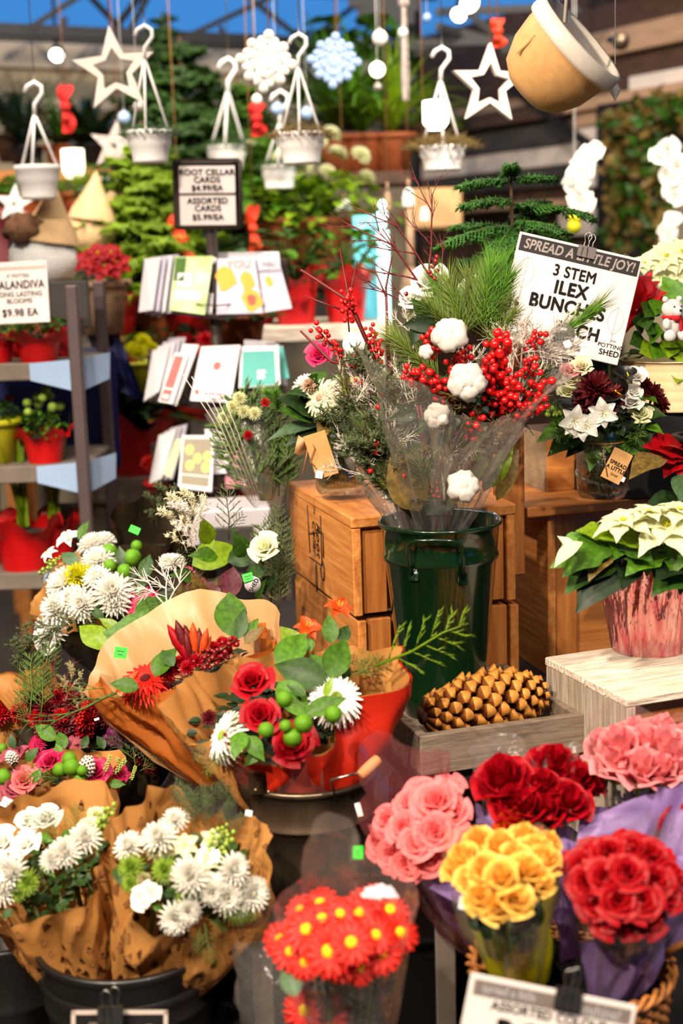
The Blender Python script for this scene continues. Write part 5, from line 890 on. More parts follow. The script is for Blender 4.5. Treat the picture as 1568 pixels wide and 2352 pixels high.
for (x0, y0, x1, y1, m, key) in [(1400, 1240, 1310, 1275, 'leaf', 'pleaf'), (1405, 1245, 1262, 1282, 'leaf', 'pleaf'), (1400, 1235, 1330, 1205, 'leaf_lime', 'pleaf'), (1390, 1250, 1290, 1300, 'leaf', 'pleaf'), (1520, 1250, 1440, 1300, 'leaf', 'pleaf'), (1590, 1250, 1555, 1300, 'leaf_lime', 'pleaf'), (1420, 1265, 1300, 1320, 'leaf_dark', 'leafb'), (1425, 1280, 1325, 1385, 'leaf_deep', 'leafb'), (1460, 1230, 1370, 1250, 'leaf', 'pleaf'), (1480, 1250, 1395, 1210, 'leaf_lime', 'leafb'), (1440, 1235, 1415, 1268, 'leaf', 'pleaf'), (1500, 1260, 1480, 1325, 'leaf', 'pleaf'), (1490, 1250, 1410, 1270, 'leaf_dark', 'pleaf'), (1530, 1260, 1500, 1250, 'leaf_dark', 'pleaf'), (1560, 1240, 1545, 1315, 'leaf', 'pleaf'), (1580, 1290, 1505, 1345, 'leaf_dark', 'pleaf'), (1575, 1300, 1560, 1360, 'leaf_dark', 'pleaf'), (1570, 1280, 1520, 1300, 'leaf_deep', 'pleaf'), (1450, 1290, 1440, 1330, 'leaf_deep', 'leafb'), (1500, 1215, 1600, 1210, 'leaf_dark', 'pleaf'), (1430, 1250, 1500, 1275, 'leaf_dark', 'pleaf'), (1470, 1275, 1540, 1290, 'leaf_deep', 'pleaf'), (1400, 1255, 1350, 1310, 'leaf_bronze', 'leafb')]:
    ply(o, key, P(x0, y0, 2.30 + rnd(-.02, .04)), P(x1, y1, 2.24 + rnd(-.02, .05)), (rnd(-.2, .2), -.6, .8), 'leaf', [m])
for (x, y, r, n, m) in [(1432, 1200, 78, (-.15, -.25, 1), 'ivory'), (1530, 1212, 105, (-.1, -.42, .9), 'ivory'), (1490, 1178, 60, (0, -.1, 1), 'ivory'), (1560, 1175, 70, (.1, -.15, 1), 'ivory')]: plc(o, 'poinsettia', P(x, y, 2.27), n, pxm(r, 2.27), 'flower', [m, 'yellowmum'])
ply(o, 'leaf', P(1330, 1246, 2.24), P(1268, 1292, 2.2), (-.3, -.5, .8), 'bract', ['ivory']); ply(o, 'leaf', P(1322, 1262, 2.24), P(1280, 1226, 2.25), (-.1, -.7, .7), 'bract', ['ivory']); ply(o, 'leaf', P(1305, 1262, 2.24), P(1342, 1238, 2.26), (0, -.7, .7), 'bract', ['ivory'])
# ============================================================ FLOWER JARS
def jar(cx, by, Y, w, h, lb, water=.62, bz_=None):
    b = P(cx, by, Y); r = pxm(w, Y) / 2; H = pxm(h, Y); o = thing('flower_jar', lb, 'vase', b, 'glass jars of flowers'); M = W[o]
    prof = [(0, .002), (r * .86, 0), (r * .98, .012), (r, .03), (r * 1.0, H * .66), (r * .93, H * .75), (r * .80, H * .80), (r * .79, H * .86), (r * .84, H * .87), (r * .84, H * .9), (r * .80, H * .91), (r * .80, H)]
    mb = MB(); mb.lathe(prof, 40); mb.lathe([(r * .77, H), (r * .76, H * .8), (r * .95, H * .64), (r * .95, .03), (r * .8, .012), (0, .014)], 40); part(o, 'glass', mb, ['glass'], M)
    mb = MB()
    for k in range(80): a = 2.4 * k; z = H * (.1 + .5 * ((k * .618) % 1)); mb.ball(.0035, (r * math.cos(a), r * math.sin(a), z), 6, 4)
    part(o, 'glass_beading', mb, ['glass'], M)
    mb = MB(); mb.lathe([(0, .014), (r * .8, .014), (r * .94, .03), (r * .94, H * water), (0, H * water)], 32); part(o, 'water', mb, ['jar_water'], M)
    mb = MB()
    for k in range(22): a = 2.4 * k; q = r * .8 * math.sqrt((k + .5) / 22); a2 = a + rnd(-.5, .9); mb.tube([(q * math.cos(a), q * math.sin(a), .02), (r * .5 * math.cos(a2), r * .5 * math.sin(a2), H * .75), (r * .6 * math.cos(a2), r * .6 * math.sin(a2), H * 1.15)], rnd(.0018, .0035), 5, k % 2)
    part(o, 'stems', mb, ['stem', 'leaf_dark'], M); return o, M, r, H
def tag_(par, px, py, Y, w, h, roll, m='tag_kraft'):
    M = pf(px, py, Y, roll, 0, -10); w_, h_ = pxm(w, Y), pxm(h, Y); mb = MB(); mb.box(w_, .0012, h_, bev=.0004); return part(par, 'kraft_tag', mb, [m], M, False), M, h_
YJ = 2.75; o, M, jr, jH = jar(1383, 1140, YJ, 116, 150, 'round glass jar of red and white flowers with a kraft tag')
tg, MT_, th_ = tag_(o, 1416, 1070, YJ - jr - .01, 46, 74, 28)
letters(tg, 'SPREAD', .001, .003, .0105, MT_, .03, 'ink', .9); letters(tg, 'A LITTLE', .001, -.007, .0105, MT_, .03, 'ink', .9); letters(tg, 'love', .002, -.018, .009, MT_, .0, 'ink', 1, italic=.3)
sticker(tg, 1428, 1100, YJ - jr - .013, 14, 12, 28, 'sticker_white'); mb = MB(); mb.lathe([(jr * .83, jH * .83), (jr * .85, jH * .84), (jr * .83, jH * .85)], 28); c0 = M @ V((jr * .5, -jr * .7, jH * .84)); part(o, 'twine', mb, ['jute'], M)
mb = MB(); e = pf(1398, 1028, YJ - jr - .005).translation; mb.tube([e, pf(1388, 1020, YJ - jr).translation, pf(1385, 1040, YJ - jr - .01).translation, pf(1395, 1095, YJ - jr - .015).translation], .0012, 5); mb.tube([e, pf(1412, 1022, YJ - jr).translation, pf(1405, 1040, YJ - jr).translation], .0012, 5); part(o, 'bow', mb, ['jute'], MX())
fo = lambda key, x, y, r, mats, n, nm='flower', Y=YJ, z=(0, -.6, .7), d=.0: plc(o, key, P(x, y, Y - d), V(z) + rv(.15), pxm(r, Y), nm, mats, None)
def le(x0, y0, x1, y1, m, key='leaf', Y=YJ, d=.06, z=(0, -.7, .6)): return ply(o, key, P(x0, y0, Y), P(x1, y1, Y - d), V(z) + rv(.25), 'leaf', [m])
link('foliage', TM['bushs'], MX.Translation(P(1385, 985, YJ)) @ MX.Diagonal((.105, .09, .09, 1)), o, None, ['leaf_deep', 'stem'])
for (x0, y0, x1, y1, m, k) in [(1330, 1000, 1262, 1025, 'leaf_dark', 'leafb'), (1330, 985, 1240, 985, 'leaf', 'leafb'), (1360, 1000, 1300, 1040, 'leaf_deep', 'leaf'), (1380, 1010, 1350, 1066, 'leaf', 'leafb'), (1420, 1000, 1476, 1040, 'leaf', 'leafb'), (1440, 985, 1490, 1030, 'leaf_dark', 'leafb'), (1460, 970, 1525, 985, 'leaf', 'leaf'), (1450, 950, 1520, 940, 'leaf_dark', 'leafb'), (1400, 990, 1420, 950, 'leaf', 'leaf'), (1470, 960, 1500, 1000, 'leaf_deep', 'leafb'), (1300, 960, 1256, 945, 'leaf_dark', 'leaf'), (1440, 900, 1475, 930, 'leaf', 'leafb'), (1415, 975, 1410, 935, 'leaf', 'leafb'), (1345, 960, 1370, 935, 'leaf_dark', 'leafb'), (1380, 1000, 1400, 1030, 'leaf', 'leaf'), (1455, 920, 1510, 900, 'leaf', 'leafb')]: le(x0, y0, x1, y1, m, k)
for (x, y, r) in [(1365, 900, 56), (1395, 912, 46), (1345, 925, 36)]: fo('carnation', x, y, r, ['burgundy'], 1, d=.05)
for (x, y, r) in [(1495, 905, 34), (1510, 930, 32), (1480, 890, 26)]: fo('carnation', x, y, r, ['burgundy'], 1, 'flower', d=.0, z=(.7, -.4, .4))
for (x, y, r) in [(1318, 965, 34), (1350, 978, 30), (1384, 948, 34), (1335, 990, 24), (1310, 980, 22), (1395, 955, 20)]: fo('alstro', x, y, r, ['white', 'yellowmum'], 1, d=.09, z=(-.1, -1, .15))
for (x, y, r, m) in [(1335, 848, 26, 'cream'), (1310, 855, 22, 'pink_pale'), (1310, 880, 22, 'ivory'), (1458, 868, 24, 'white'), (1448, 930, 26, 'white'), (1470, 958, 28, 'ivory'), (1455, 905, 20, 'white'), (1300, 905, 20, 'ivory')]: fo('rose', x, y, r, [m], 1, d=.03)
for (x, y, s, zz) in [(1415, 905, 62, (-.5, -.6, .5)), (1432, 870, 46, (-.3, -.4, .7))]: plc(o, 'calla', P(x + 18, y + 10, YJ - .05), zz, pxm(s, YJ), 'calla_lily', ['black_metal', 'yellow_c'], 2.5)
for (x0, y0, x1, y1) in [(1320, 990, 1275, 1000), (1440, 1000, 1480, 985), (1440, 990, 1470, 1005), (1290, 920, 1255, 930)]: ply(o, 'cedar', P(x0, y0, YJ), P(x1, y1, YJ - .08), (0, -1, .3), 'cedar_sprig')
ply(o, 'snap', P(1290, 955, YJ), P(1250, 940, YJ - .06), (0, -1, 0), 'bud_spray', ['greenmum', 'stem'])
YK = 2.86; o, M, jr, jH = jar(780, 1130, YK, 112, 145, 'glass jar on the logo crate holding a cream gerbera')
link('foliage', TM['bushs'], MX.Translation(P(765, 950, YK)) @ MX.Diagonal((.07, .06, .085, 1)), o, None, ['leaf_deep', 'stem'])
fo('gerbera', 735, 914, 46, ['cream', 'tan_wood'], 1, Y=YK, d=.05, z=(-.55, -.75, .35)); fo('mum', 705, 890, 34, ['white', 'tan_wood'], 1, Y=YK, z=(-.5, -.5, .6)); fo('carnation', 712, 885, 20, ['tan_wood'], 1, Y=YK, d=.04, z=(-.3, -.7, .5)); fo('rose', 735, 820, 30, ['hotpink'], 1, Y=YK, z=(-.2, -.8, .4)); fo('pom', 770, 915, 7, ['orange'], 1, Y=YK, d=.05); fo('alstro', 815, 875, 14, ['yellowrose', 'orange'], 1, Y=YK, d=.03)
for (x0, y0, x1, y1, m, k) in [(735, 955, 655, 895, 'leaf_deep', 'leafb'), (730, 965, 645, 930, 'leaf_dark', 'leaf'), (735, 975, 615, 975, 'leaf_blue', 'leafn'), (735, 985, 660, 1005, 'leaf_deep', 'leafn'), (735, 850, 725, 880, 'leaf_dark', 'leafb'), (745, 900, 730, 850, 'leaf_dark', 'leafb'), (750, 960, 740, 1000, 'leaf_bronze', 'leafb'), (760, 970, 780, 1010, 'leaf_deep', 'leafb'), (755, 960, 735, 940, 'leaf', 'leafb'), (780, 960, 810, 990, 'leaf_deep', 'leaf'), (720, 920, 675, 880, 'leaf_dark', 'leafb'), (755, 870, 790, 880, 'leaf_dark', 'leafb')]: le(x0, y0, x1, y1, m, k, YK)
ply(o, 'leafn', P(745, 1075, YK - .07), P(738, 1025, YK - .07), (0, -1, 0), 'leaf', ['leaf_deep'])
for (x0, y0, x1, y1) in [(640, 950, 632, 900), (650, 920, 610, 900)]: ply(o, 'pine', P(x0, y0, YK), P(x1, y1, YK - .04), (0, -1, .3), 'fern_sprig', ['leaf', 'stem'])
mb = MB(); mb.box(.045, .002, .09, bev=.0005)
part(o, 'kraft_tag', mb, ['tag_kraft'], pf(737, 1045, YK - .075, -16), False); mb = MB(); mb.grid(6, 8, lambda u, v: tuple(P(685 + 34 * u - 10 * v, 1000 + 40 * v + 6 * math.sin(u * 4), YK - .05 - .015 * math.sin(u * 3 + v * 2)))); part(o, 'ribbon_bow', mb, ['kraft_pale'], MX()); sticker(o, 733, 1090, YK - .08, 16, 17, 12, 'sticker_white'); mb = MB(); mb.tube([P(710, 1010, YK - .07), P(703, 1050, YK - .07), P(694, 1095, YK - .07)], .0018, 5); mb.tube([P(715, 1010, YK - .07), P(722, 1030, YK - .08), P(712, 1060, YK - .08), P(726, 1075, YK - .08)], .0014, 5); part(o, 'twine', mb, ['jute'], MX())
# a feathery sleeve bunch left of the jar
b = P(610, 1165, 2.98); t = P(540, 945, 3.05); q = Bq('feathery_bunch', 'tall clear sleeve of feathery greens and pale blooms left of the logo crate', b, t, (-.15, -.2, 1), .075, .06, .022)
for (x0, y0, x1, y1) in [(600, 1150, 520, 930), (605, 1150, 545, 900), (610, 1150, 575, 905), (615, 1150, 610, 900), (620, 1150, 640, 930), (605, 1150, 500, 960), (612, 1150, 590, 930), (625, 1150, 655, 980), (640, 1140, 640, 1010), (655, 1140, 665, 1000)]: ply(q.o, 'cedar2', P(x0, y0, 3.0), P(x1, y1, 3.02 + rnd(-.05, .05)), (rnd(-.4, .4), -1, 0), 'feathery_sprig', [random.choice(['cedar', 'cedar_dull', 'fir'])])
for (x, y) in [(535, 935), (560, 945), (550, 915), (585, 950), (515, 960)]: plc(q.o, 'mum', P(x, y, 2.98), (-.2, -.8, .5), pxm(17, 2.98), 'flower', ['ivory', 'greenmum'])
for (x, y) in [(610, 925), (570, 1000)]: plc(q.o, 'carnation', P(x, y, 2.97), (-.2, -.8, .5), pxm(13, 2.97), 'flower', ['red'])
q.wrap(['cello'], name='clear_sleeve', nu=28, nv=8, crk=.01); mb = MB()
for k in range(5): mb.tube([P(600 - 6 * k, 1150, 2.95), P(545 - 14 * k, 990 - 6 * k, 2.93), P(500 - 20 * k, 880 - 5 * k, 2.9)], .0009, 4)
part(q.o, 'pale_grass', mb, ['twig_white'], MX())
# ============================================================ SIGN: SPREAD A LITTLE JOY
YS = 2.86; M = pf(1306, 686, YS, 14.6, 0, -6); o = thing('price_sign', 'white sign for ilex bunches clipped behind the bouquet', 'sign', M.translation); sw = pxm(278, YS); sh_ = pxm(238, YS); mb = MB(); mb.box(sw, .003, sh_, bev=.001); part(o, 'board', mb, ['paper'], M, False)
mb = MB(); mb.box(sw * .965, .001, sh_ * .145, (0, -.002, sh_ * .405)); part(o, 'header_band', mb, ['ink'], M, False); mb = MB(); mb.box(sw * .6, .001, sh_ * .05, (-sw * .12, -.002, -sh_ * .43)); part(o, 'footer_band', mb, ['ink_grey'], M, False)
letters(o, 'SPREAD A LITTLE JOY!', 0, sh_ * .402, sh_ * .125, M, .018, 'paper', .82, -.0028, italic=.18)
for (t_, x, z, s, bo, sx) in [('3 STEM', 0, .225, .145, .03, .86), ('ILEX', 0, .075, .17, .04, .9), ('BUNCHES', 0, -.085, .17, .04, .9), ('EACH', .13, -.28, .165, .04, .9)]: letters(o, t_, x * sw, z * sh_, s * sh_, M, bo, 'ink', sx, -.002)
letters(o, 'the', .42 * sw, -.29 * sh_, .04 * sh_, M, 0, 'ink_grey', 1, -.002, italic=.3); letters(o, 'POTTING', .41 * sw, -.345 * sh_, .055 * sh_, M, .02, 'ink', 1, -.002); letters(o, 'SHED', .41 * sw, -.41 * sh_, .075 * sh_, M, .03, 'ink', 1, -.002)
mb = MB()
for (x, z, s) in [(-.39, .15, 1), (.40, -.1, .9)]:
    for sg in (-1, 1): mb.tube([(x * sw + sg * .018 * s * math.sin(pi * k / 8) ** .8, -.002, z * sh_ + s * (.03 - .062 * k / 8)) for k in range(9)], .0005, 3)
    mb.tube([(x * sw, -.002, z * sh_ + .03 * s), (x * sw, -.002, z * sh_ - .055 * s)], .0005, 3)
part(o, 'leaf_drawings', mb, ['ink_pale'], M)
def clip(M, w, lb, m='black_red', h=.02, grp='binder clips'):
    o = thing('binder_clip', lb, 'clip', M.translation, grp); mb = MB(); mb.add([(-w / 2, -.008, -h), (w / 2, -.008, -h), (w / 2, -.004, .003), (-w / 2, -.004, .003), (w / 2, .009, -h), (-w / 2, .009, -h), (w / 2, .007, .003), (-w / 2, .007, .003)], [(0, 1, 2, 3), (4, 5, 7, 6), (3, 2, 6, 7), (0, 3, 7, 5), (1, 4, 6, 2)]); part(o, 'jaw', mb, [m], M, False)
    for yy, dx in ((-.009, -.004), (.004, .006)):
        mb = MB(); a = w * .16; mb.tube([(dx - a, yy, -h * .9), (dx - a * .8, yy, .002), (dx - a * .7, yy, .012), (dx - a * 1.3, yy, .02), (dx - a * .8, yy, .027), (dx, yy, .029), (dx + a * .8, yy, .027), (dx + a * 1.3, yy, .02), (dx + a * .7, yy, .012), (dx + a * .8, yy, .002), (dx + a, yy, -h * .9)], .0009, 6); part(o, 'wire_arm', mb, ['steel'], M)
    return o
clip(M @ MX.Translation((.012, 0, sh_ / 2 - .002)), .036, 'dark binder clip on top of the ilex sign')
c = P(1370, 590, 3.0); o = thing('green_pitcher', 'dark green metal pitcher hidden behind the ilex sign', 'bucket', (c.x, c.y, c.z - .3)); mb = MB(); mb.lathe([(.04, 0), (.058, .29), (.066, .3), (.06, .305), (.045, .1), (0, .02)], 32); part(o, 'body', mb, ['green_enamel'], W[o]); mb = MB(); mb.tube([(.06, 0, .28), (.085, 0, .27), (.09, 0, .22), (.06, 0, .16)], .005, 6); part(o, 'handle', mb, ['green_enamel'], W[o])
# Norfolk pine behind the sign
c = P(1175, 700, 3.05); o = thing('norfolk_pine', 'young norfolk pine standing behind the ilex sign', 'potted plant', c); mb = MB(); mb.tube([c, P(1178, 560, 3.05), P(1172, 400, 3.05)], [.006, .005, .003], 6); part(o, 'trunk', mb, ['twig_brown'], MX()); part(o, 'pot', potmb(.06, .11), ['terracotta'], MX.Translation(c - V((0, 0, .13))))
def frond(x0, y0, x1, y1, dY, sag=.0):
    a = P(x0, y0, 3.05); b = P(x1, y1, 3.05 + dY); mb = MB(); L = (b - a).length; d = (b - a).normalized(); n = 18; mid = (a + b) / 2 + V((0, 0, L * .10)); bez = lambda t: a.lerp(mid, t).lerp(mid.lerp(b, t), t); mb.tube([bez(i / 6) for i in range(7)], [.003, .0028, .0025, .0022, .002, .0015, .001], 5, 1)
    for i in range(n):
        t = (i + 1) / (n + .5); p = bez(t); tg = (bez(min(1, t + .05)) - bez(t - .05)).normalized(); s = tg.cross(V((0, 0, 1))).normalized()
        for sg in (-1, 1):
            l = L * .34 * (1 - .6 * t) * rnd(.85, 1.15) * min(1, t * 4 + .3); e = (tg * .75 + s * sg * .75 + V((0, 0, rnd(-.55, -.1)))).normalized(); q = p + e * l; mb.tube([p, p.lerp(q, .6) + V((0, 0, .003)), q - V((0, 0, .004))], [.0022, .0028, .0008], 4, 0)
            for k in range(12):
                m_ = p.lerp(q, (k + .5) / 12); w = (e + rv(.8)).normalized(); mb.needle(m_, m_ + w * .016, .0022)
    part(o, 'branch', mb, ['norfolk', 'stem'], MX())
for (x0, y0, x1, y1, dY) in [(1172, 405, 1172, 380, -.05), (1174, 415, 1062, 425, -.04), (1174, 412, 1270, 408, -.03), (1176, 460, 1068, 470, -.08), (1176, 480, 1250, 465, .05), (1177, 470, 1354, 495, -.06), (1178, 520, 1020, 560, -.10), (1178, 525, 1045, 520, .05), (1178, 510, 1290, 530, -.12), (1178, 520, 1130, 600, -.15), (1178, 530, 1215, 590, -.16), (1178, 540, 1300, 550, .02), (1178, 590, 1060, 600, -.05), (1178, 580, 1110, 545, .1), (1178, 600, 1090, 640, -.12), (1178, 610, 1260, 620, -.05), (1178, 500, 1235, 500, .1)]: frond(x0, y0, x1, y1, dY)
# cream planter with a bear and poinsettia at the right edge
c = PZ(1540, 935, 1.19); YP = 3.0; b = P(1545, 935, YP); r = pxm(118, YP); o = thing('poinsettia_planter', 'ribbed cream metal planter of ivy and red poinsettia at the right edge', 'planter', b); H = P(1545, 822, YP).z - b.z; prof = [(0, 0), (r * .93, 0)]
for k in range(5): z = H * k / 5; prof += [(r * (.93 + .07 * k / 5), z + .003), (r * (.95 + .07 * k / 5), z + H * .1), (r * (.94 + .07 * k / 5), z + H * .19)]
prof += [(r * 1.03, H * .98), (r * 1.03, H), (r * .96, H), (r * .94, H * .8), (0, H * .8)]; mb = MB(); mb.lathe(prof, 48); part(o, 'tin', mb, ['cream_planter'], W[o]); mb = MB(); mb.box(.36, .22, b.z - 1.068, (0, .02, -(b.z - 1.068) / 2), bev=.004)
single('black_stand', mb.mesh('black_stand', ['black'], False), MX.Translation(b - V((0, 0, .001))), 'black stand block carrying the ribbed cream planter', 'stand')
link('foliage', TM['ivy'], MX.Translation(b + V((0, 0, H))) @ MX.Diagonal((r * 1.0, r * .9, .05, 1)), o, None, ['leaf', 'stem'])
for (x0, y0, x1, y1, m) in [(1500, 800, 1465, 810, 'leaf_lime'), (1520, 790, 1500, 830, 'leaf'), (1540, 780, 1535, 830, 'leaf_lime'), (1560, 790, 1565, 850, 'leaf_lime'), (1560, 840, 1555, 885, 'leaf_lime'), (1480, 780, 1440, 790, 'leaf_dark'), (1490, 770, 1520, 760, 'leaf'), (1500, 740, 1490, 770, 'leaf_dark'), (1470, 720, 1490, 760, 'leaf_dark'), (1500, 700, 1480, 730, 'leaf_dark'), (1545, 770, 1520, 800, 'leaf_lime'), (1575, 770, 1550, 800, 'leaf_lime'), (1515, 690, 1505, 725, 'leaf'), (1480, 750, 1450, 730, 'leaf_deep')]: ply(o, 'leaft', P(x0, y0, YP - .08), P(x1, y1, YP - .13), (0, -1, .3), 'leaf', [m], pxm(56, YP))
for (x0, y0, x1, y1) in [(1455, 700, 1490, 620), (1465, 690, 1530, 665), (1455, 690, 1510, 640), (1460, 700, 1545, 690), (1450, 700, 1455, 625), (1450, 720, 1435, 760), (1460, 715, 1500, 720), (1450, 730, 1440, 700), (1465, 720, 1520, 700), (1455, 710, 1470, 650)]: ply(o, 'pleaf', P(x0, y0, YP - .06), P(x1, y1, YP - .09), (-.3, -.8, .4), 'bract', ['red'])
for (x, y, rr_) in [(1530, 590, 50), (1565, 580, 46), (1480, 605, 30), (1560, 630, 44), (1515, 640, 22)]: plc(o, 'poinsettia', P(x, y, YP + .08), (-.1, -.8, .6), pxm(rr_, YP) * 1.1, 'flower', ['ivory', 'yellowmum'])
ply(o, 'leafb', P(1575, 720, YP), P(1520, 620, YP + .02), (0, -1, 0), 'leaf', ['leaf'])
def bear(cx, cy, Y, s, lb):
    c = P(cx, cy, Y); o = thing('plush_bear', lb, 'plush toy', c - V((0, 0, s * 1.1))); M = MX.Translation(c) @ MX.Rotation(.35, 4, 'Z') @ MX.Scale(s, 4); mb = MB(); mb.ball(.62, (0, 0, -.45), 16, 10, 0, None, (.85, .75, 1)); mb.ball(.62, (0, -.02, .45), 16, 12, 0, None, (1, .85, .88)); mb.ball(.30, (.02, -.5, .32), 12, 8); mb.ball(.17, (-.45, 0, .98), 10, 7); mb.ball(.17, (.45, 0, .98), 10, 7)
    for sg in (-1, 1): mb.ball(.26, (sg * .55, -.3, -.35), 12, 8, 0, None, (.8, 1, 1.2)); mb.ball(.34, (sg * .42, -.45, -1.0), 12, 8)
    part(o, 'body', mb, ['plush'], M); mb = MB(); mb.ball(.055, (-.2, -.53, .58)); mb.ball(.055, (.24, -.53, .58)); mb.ball(.085, (.03, -.79, .38)); part(o, 'face', mb, ['black'], M); mb = MB(); mb.lathe([(.5, -.12), (.6, -.05), (.6, .06), (.5, .1)], 20, 0, MX.Scale(.95, 4)); mb.box(.24, .12, .75, (.22, -.58, -.42), 0, None, .05); mb.ball(.2, (-.1, -.6, -.05), 10, 6, 0, None, (1.4, .6, .8)); part(o, 'scarf', mb, ['plush_red'], M); return o
bear(1543, 728, YP - .14, .036, 'small white plush bear in a red scarf sitting in the cream planter')
o = thing('poinsettia', 'red poinsettia bloom at the right edge beside the black plinth', 'potted plant', P(1610, 1090, 2.78)); part(o, 'pot', potmb(.05, .08), ['black'], W[o])
for (x0, y0, x1, y1) in [(1565, 1040, 1492, 1005), (1560, 1045, 1490, 1040), (1560, 1050, 1525, 1082), (1570, 1030, 1530, 1002), (1575, 1040, 1560, 1090), (1580, 1030, 1590, 990), (1575, 1050, 1600, 1080)]: ply(o, 'pleaf', P(x0, y0, 2.74), P(x1, y1, 2.68), (-.2, -.7, .7), 'bract', ['red'])
for (x0, y0, x1, y1, m) in [(1520, 1050, 1450, 1065, 'leaf_bronze'), (1575, 1090, 1560, 1130, 'leaf_blue'), (1590, 1150, 1470, 1165, 'leaf_deep'), (1590, 1170, 1510, 1150, 'leaf_deep')]: ply(o, 'leafb', P(x0, y0, 2.7), P(x1, y1, 2.62), (-.2, -.6, .8), 'leaf', [m])
# ============================================================ MAIN BOUQUET IN THE GREEN BUCKET
YM = 2.55
G1 = lambda key, x0, y0, x1, y1, mats=None, nm='sprig', d0=0., d1=0., z=(0, -1, .2), o=None, sc=None: ply(o or mq.o, key, P(x0, y0, YM + d0), P(x1, y1, YM + d1), V(z) + rv(.15), nm, mats, (sc or 1) * (P(x1, y1, YM + d1) - P(x0, y0, YM + d0)).length)
mq = Bq('ilex_bouquet', 'clear wrapped bouquet of red berries, cotton bolls and pine in the green bucket', P(1010, 1235, YM), P(1085, 830, YM - .05), (.06, -.42, .9), pxm(212, YM), .13, .035)
mf = Bq('ilex_bunch', 'sleeved bunch of fir and red twigs leaning left in the green bucket', P(950, 1230, YM + .03), P(840, 860, YM + .06), (-.3, -.3, .9), .075, .06, .03)
# red twigs that rise above
for (x0, y0, x1, y1, key) in [(985, 640, 985, 455, 'twig'), (1000, 650, 880, 500, 'twig'), (1005, 720, 865, 540, 'twig'), (960, 700, 840, 640, 'twigbrown'), (1010, 660, 1010, 560, 'twig')]: G1(key, x0, y0, x1, y1, ['twig_red'], 'bare_twig', .06, .1)
mb = MB()
for pts in [[(905, 1000), (880, 870), (800, 680), (780, 570)], [(880, 870), (800, 690), (690, 620)], [(885, 860), (760, 830), (690, 760)], [(800, 690), (820, 600)], [(905, 900), (890, 800), (886, 660), (900, 590)], [(886, 680), (860, 620)], [(780, 710), (700, 680)]]: mb.tube([P(x, y, YM + .03 + .02 * i) for i, (x, y) in enumerate(pts)], [.0042, .0034, .0022, .0012][:len(pts)] if len(pts) > 2 else [.002, .001], 6)
part(mf.o, 'red_twig', mb, ['twig_red'], MX())
# pine
for (x0, y0, x1, y1, k, m) in [(1075, 790, 1030, 650, 'pine', 'pine'), (1090, 780, 1075, 640, 'pine', 'pine'), (1100, 770, 1130, 615, 'pine', 'leaf'), (1110, 770, 1165, 640, 'pine', 'leaf'), (1080, 800, 985, 705, 'pine', 'pine'), (1020, 880, 905, 775, 'pine', 'pine'), (1120, 800, 1180, 720, 'pine', 'pine'), (1065, 1020, 1040, 900, 'pine', 'pine'), (1110, 1010, 1060, 900, 'pine', 'leaf'), (1180, 960, 1240, 850, 'pine', 'pine'), (1000, 820, 960, 740, 'pine', 'pine'), (1120, 1060, 1150, 940, 'pine', 'pine'), (1060, 760, 1050, 680, 'pine', 'leaf'), (1040, 800, 1000, 650, 'pine', 'leaf'), (1130, 800, 1100, 650, 'pine', 'pine'), (1150, 800, 1150, 620, 'pine', 'leaf'), (1060, 780, 1110, 640, 'pine', 'pine'), (1090, 740, 1030, 690, 'pine', 'pine'), (1010, 800, 940, 800, 'pine', 'fir'), (1110, 1040, 1080, 930, 'pine', 'pine'), (1150, 1080, 1180, 960, 'pine', 'fir'), (1100, 740, 1165, 690, 'pine', 'pine'), (1050, 1000, 1000, 900, 'pine', 'fir')]: G1(k, x0, y0, x1, y1, [m, 'twig_brown'], 'pine_sprig', .04, rnd(-.02, .05))
G1('pinebrush', 1245, 800, 1345, 728, ['leaf', 'twig_brown'], 'pine_sprig', -.02, -.05, sc=1.15); G1('pinebrush', 1255, 795, 1355, 715, ['pine', 'twig_brown'], 'pine_sprig', .0, -.02, sc=1.1)
for k in range(34):
    x0, y0 = 990 + rnd(-40, 60), rnd(1130, 1190); a = rnd(-.55, .6); L = rnd(110, 230); x1, y1 = x0 + L * math.sin(a) * 1.1, y0 - L * math.cos(a)
    kk = random.choice(['pine', 'leafn', 'leafb', 'twigbrown', 'pine', 'filler', 'leafn', 'berries2']); G1(kk, x0, y0, x1, y1, {'pine': [random.choice(['pine', 'leaf_bronze', 'fir']), 'twig_brown'], 'leafn': [random.choice(['leaf_bronze', 'leaf_dark', 'leaf_lime'])], 'leafb': [random.choice(['leaf_bronze', 'leaf_deep'])], 'twigbrown': ['twig_red'], 'filler': ['leaf_bronze']}.get(kk), {'pine': 'pine_sprig', 'leafn': 'leaf', 'leafb': 'leaf', 'twigbrown': 'bare_twig', 'filler': 'filler_sprig', 'berries2': 'berry_cluster'}[kk], rnd(-.03, .08), rnd(-.05, .06), sc=.35 if kk == 'berries2' else .9)
for k in range(22):
    x0, y0 = 915 + rnd(-25, 20), rnd(1080, 1180); a = rnd(-.85, .1); L = rnd(110, 220); G1(random.choice(['fir', 'fir', 'silver', 'filler']), x0, y0, x0 + L * math.sin(a), y0 - L * math.cos(a), None, 'fir_sprig', rnd(0, .06), rnd(0, .06), o=mf.o)
for k in range(12):
    x0, y0 = 880 + rnd(-30, 10), rnd(960, 1020); a = rnd(-.8, .3); L = rnd(80, 160); G1(random.choice(['silver', 'filler', 'twigbrown']), x0, y0, x0 + L * math.sin(a), y0 - L * math.cos(a), None, 'frosted_twig', rnd(0, .06), rnd(0, .06), o=mf.o)
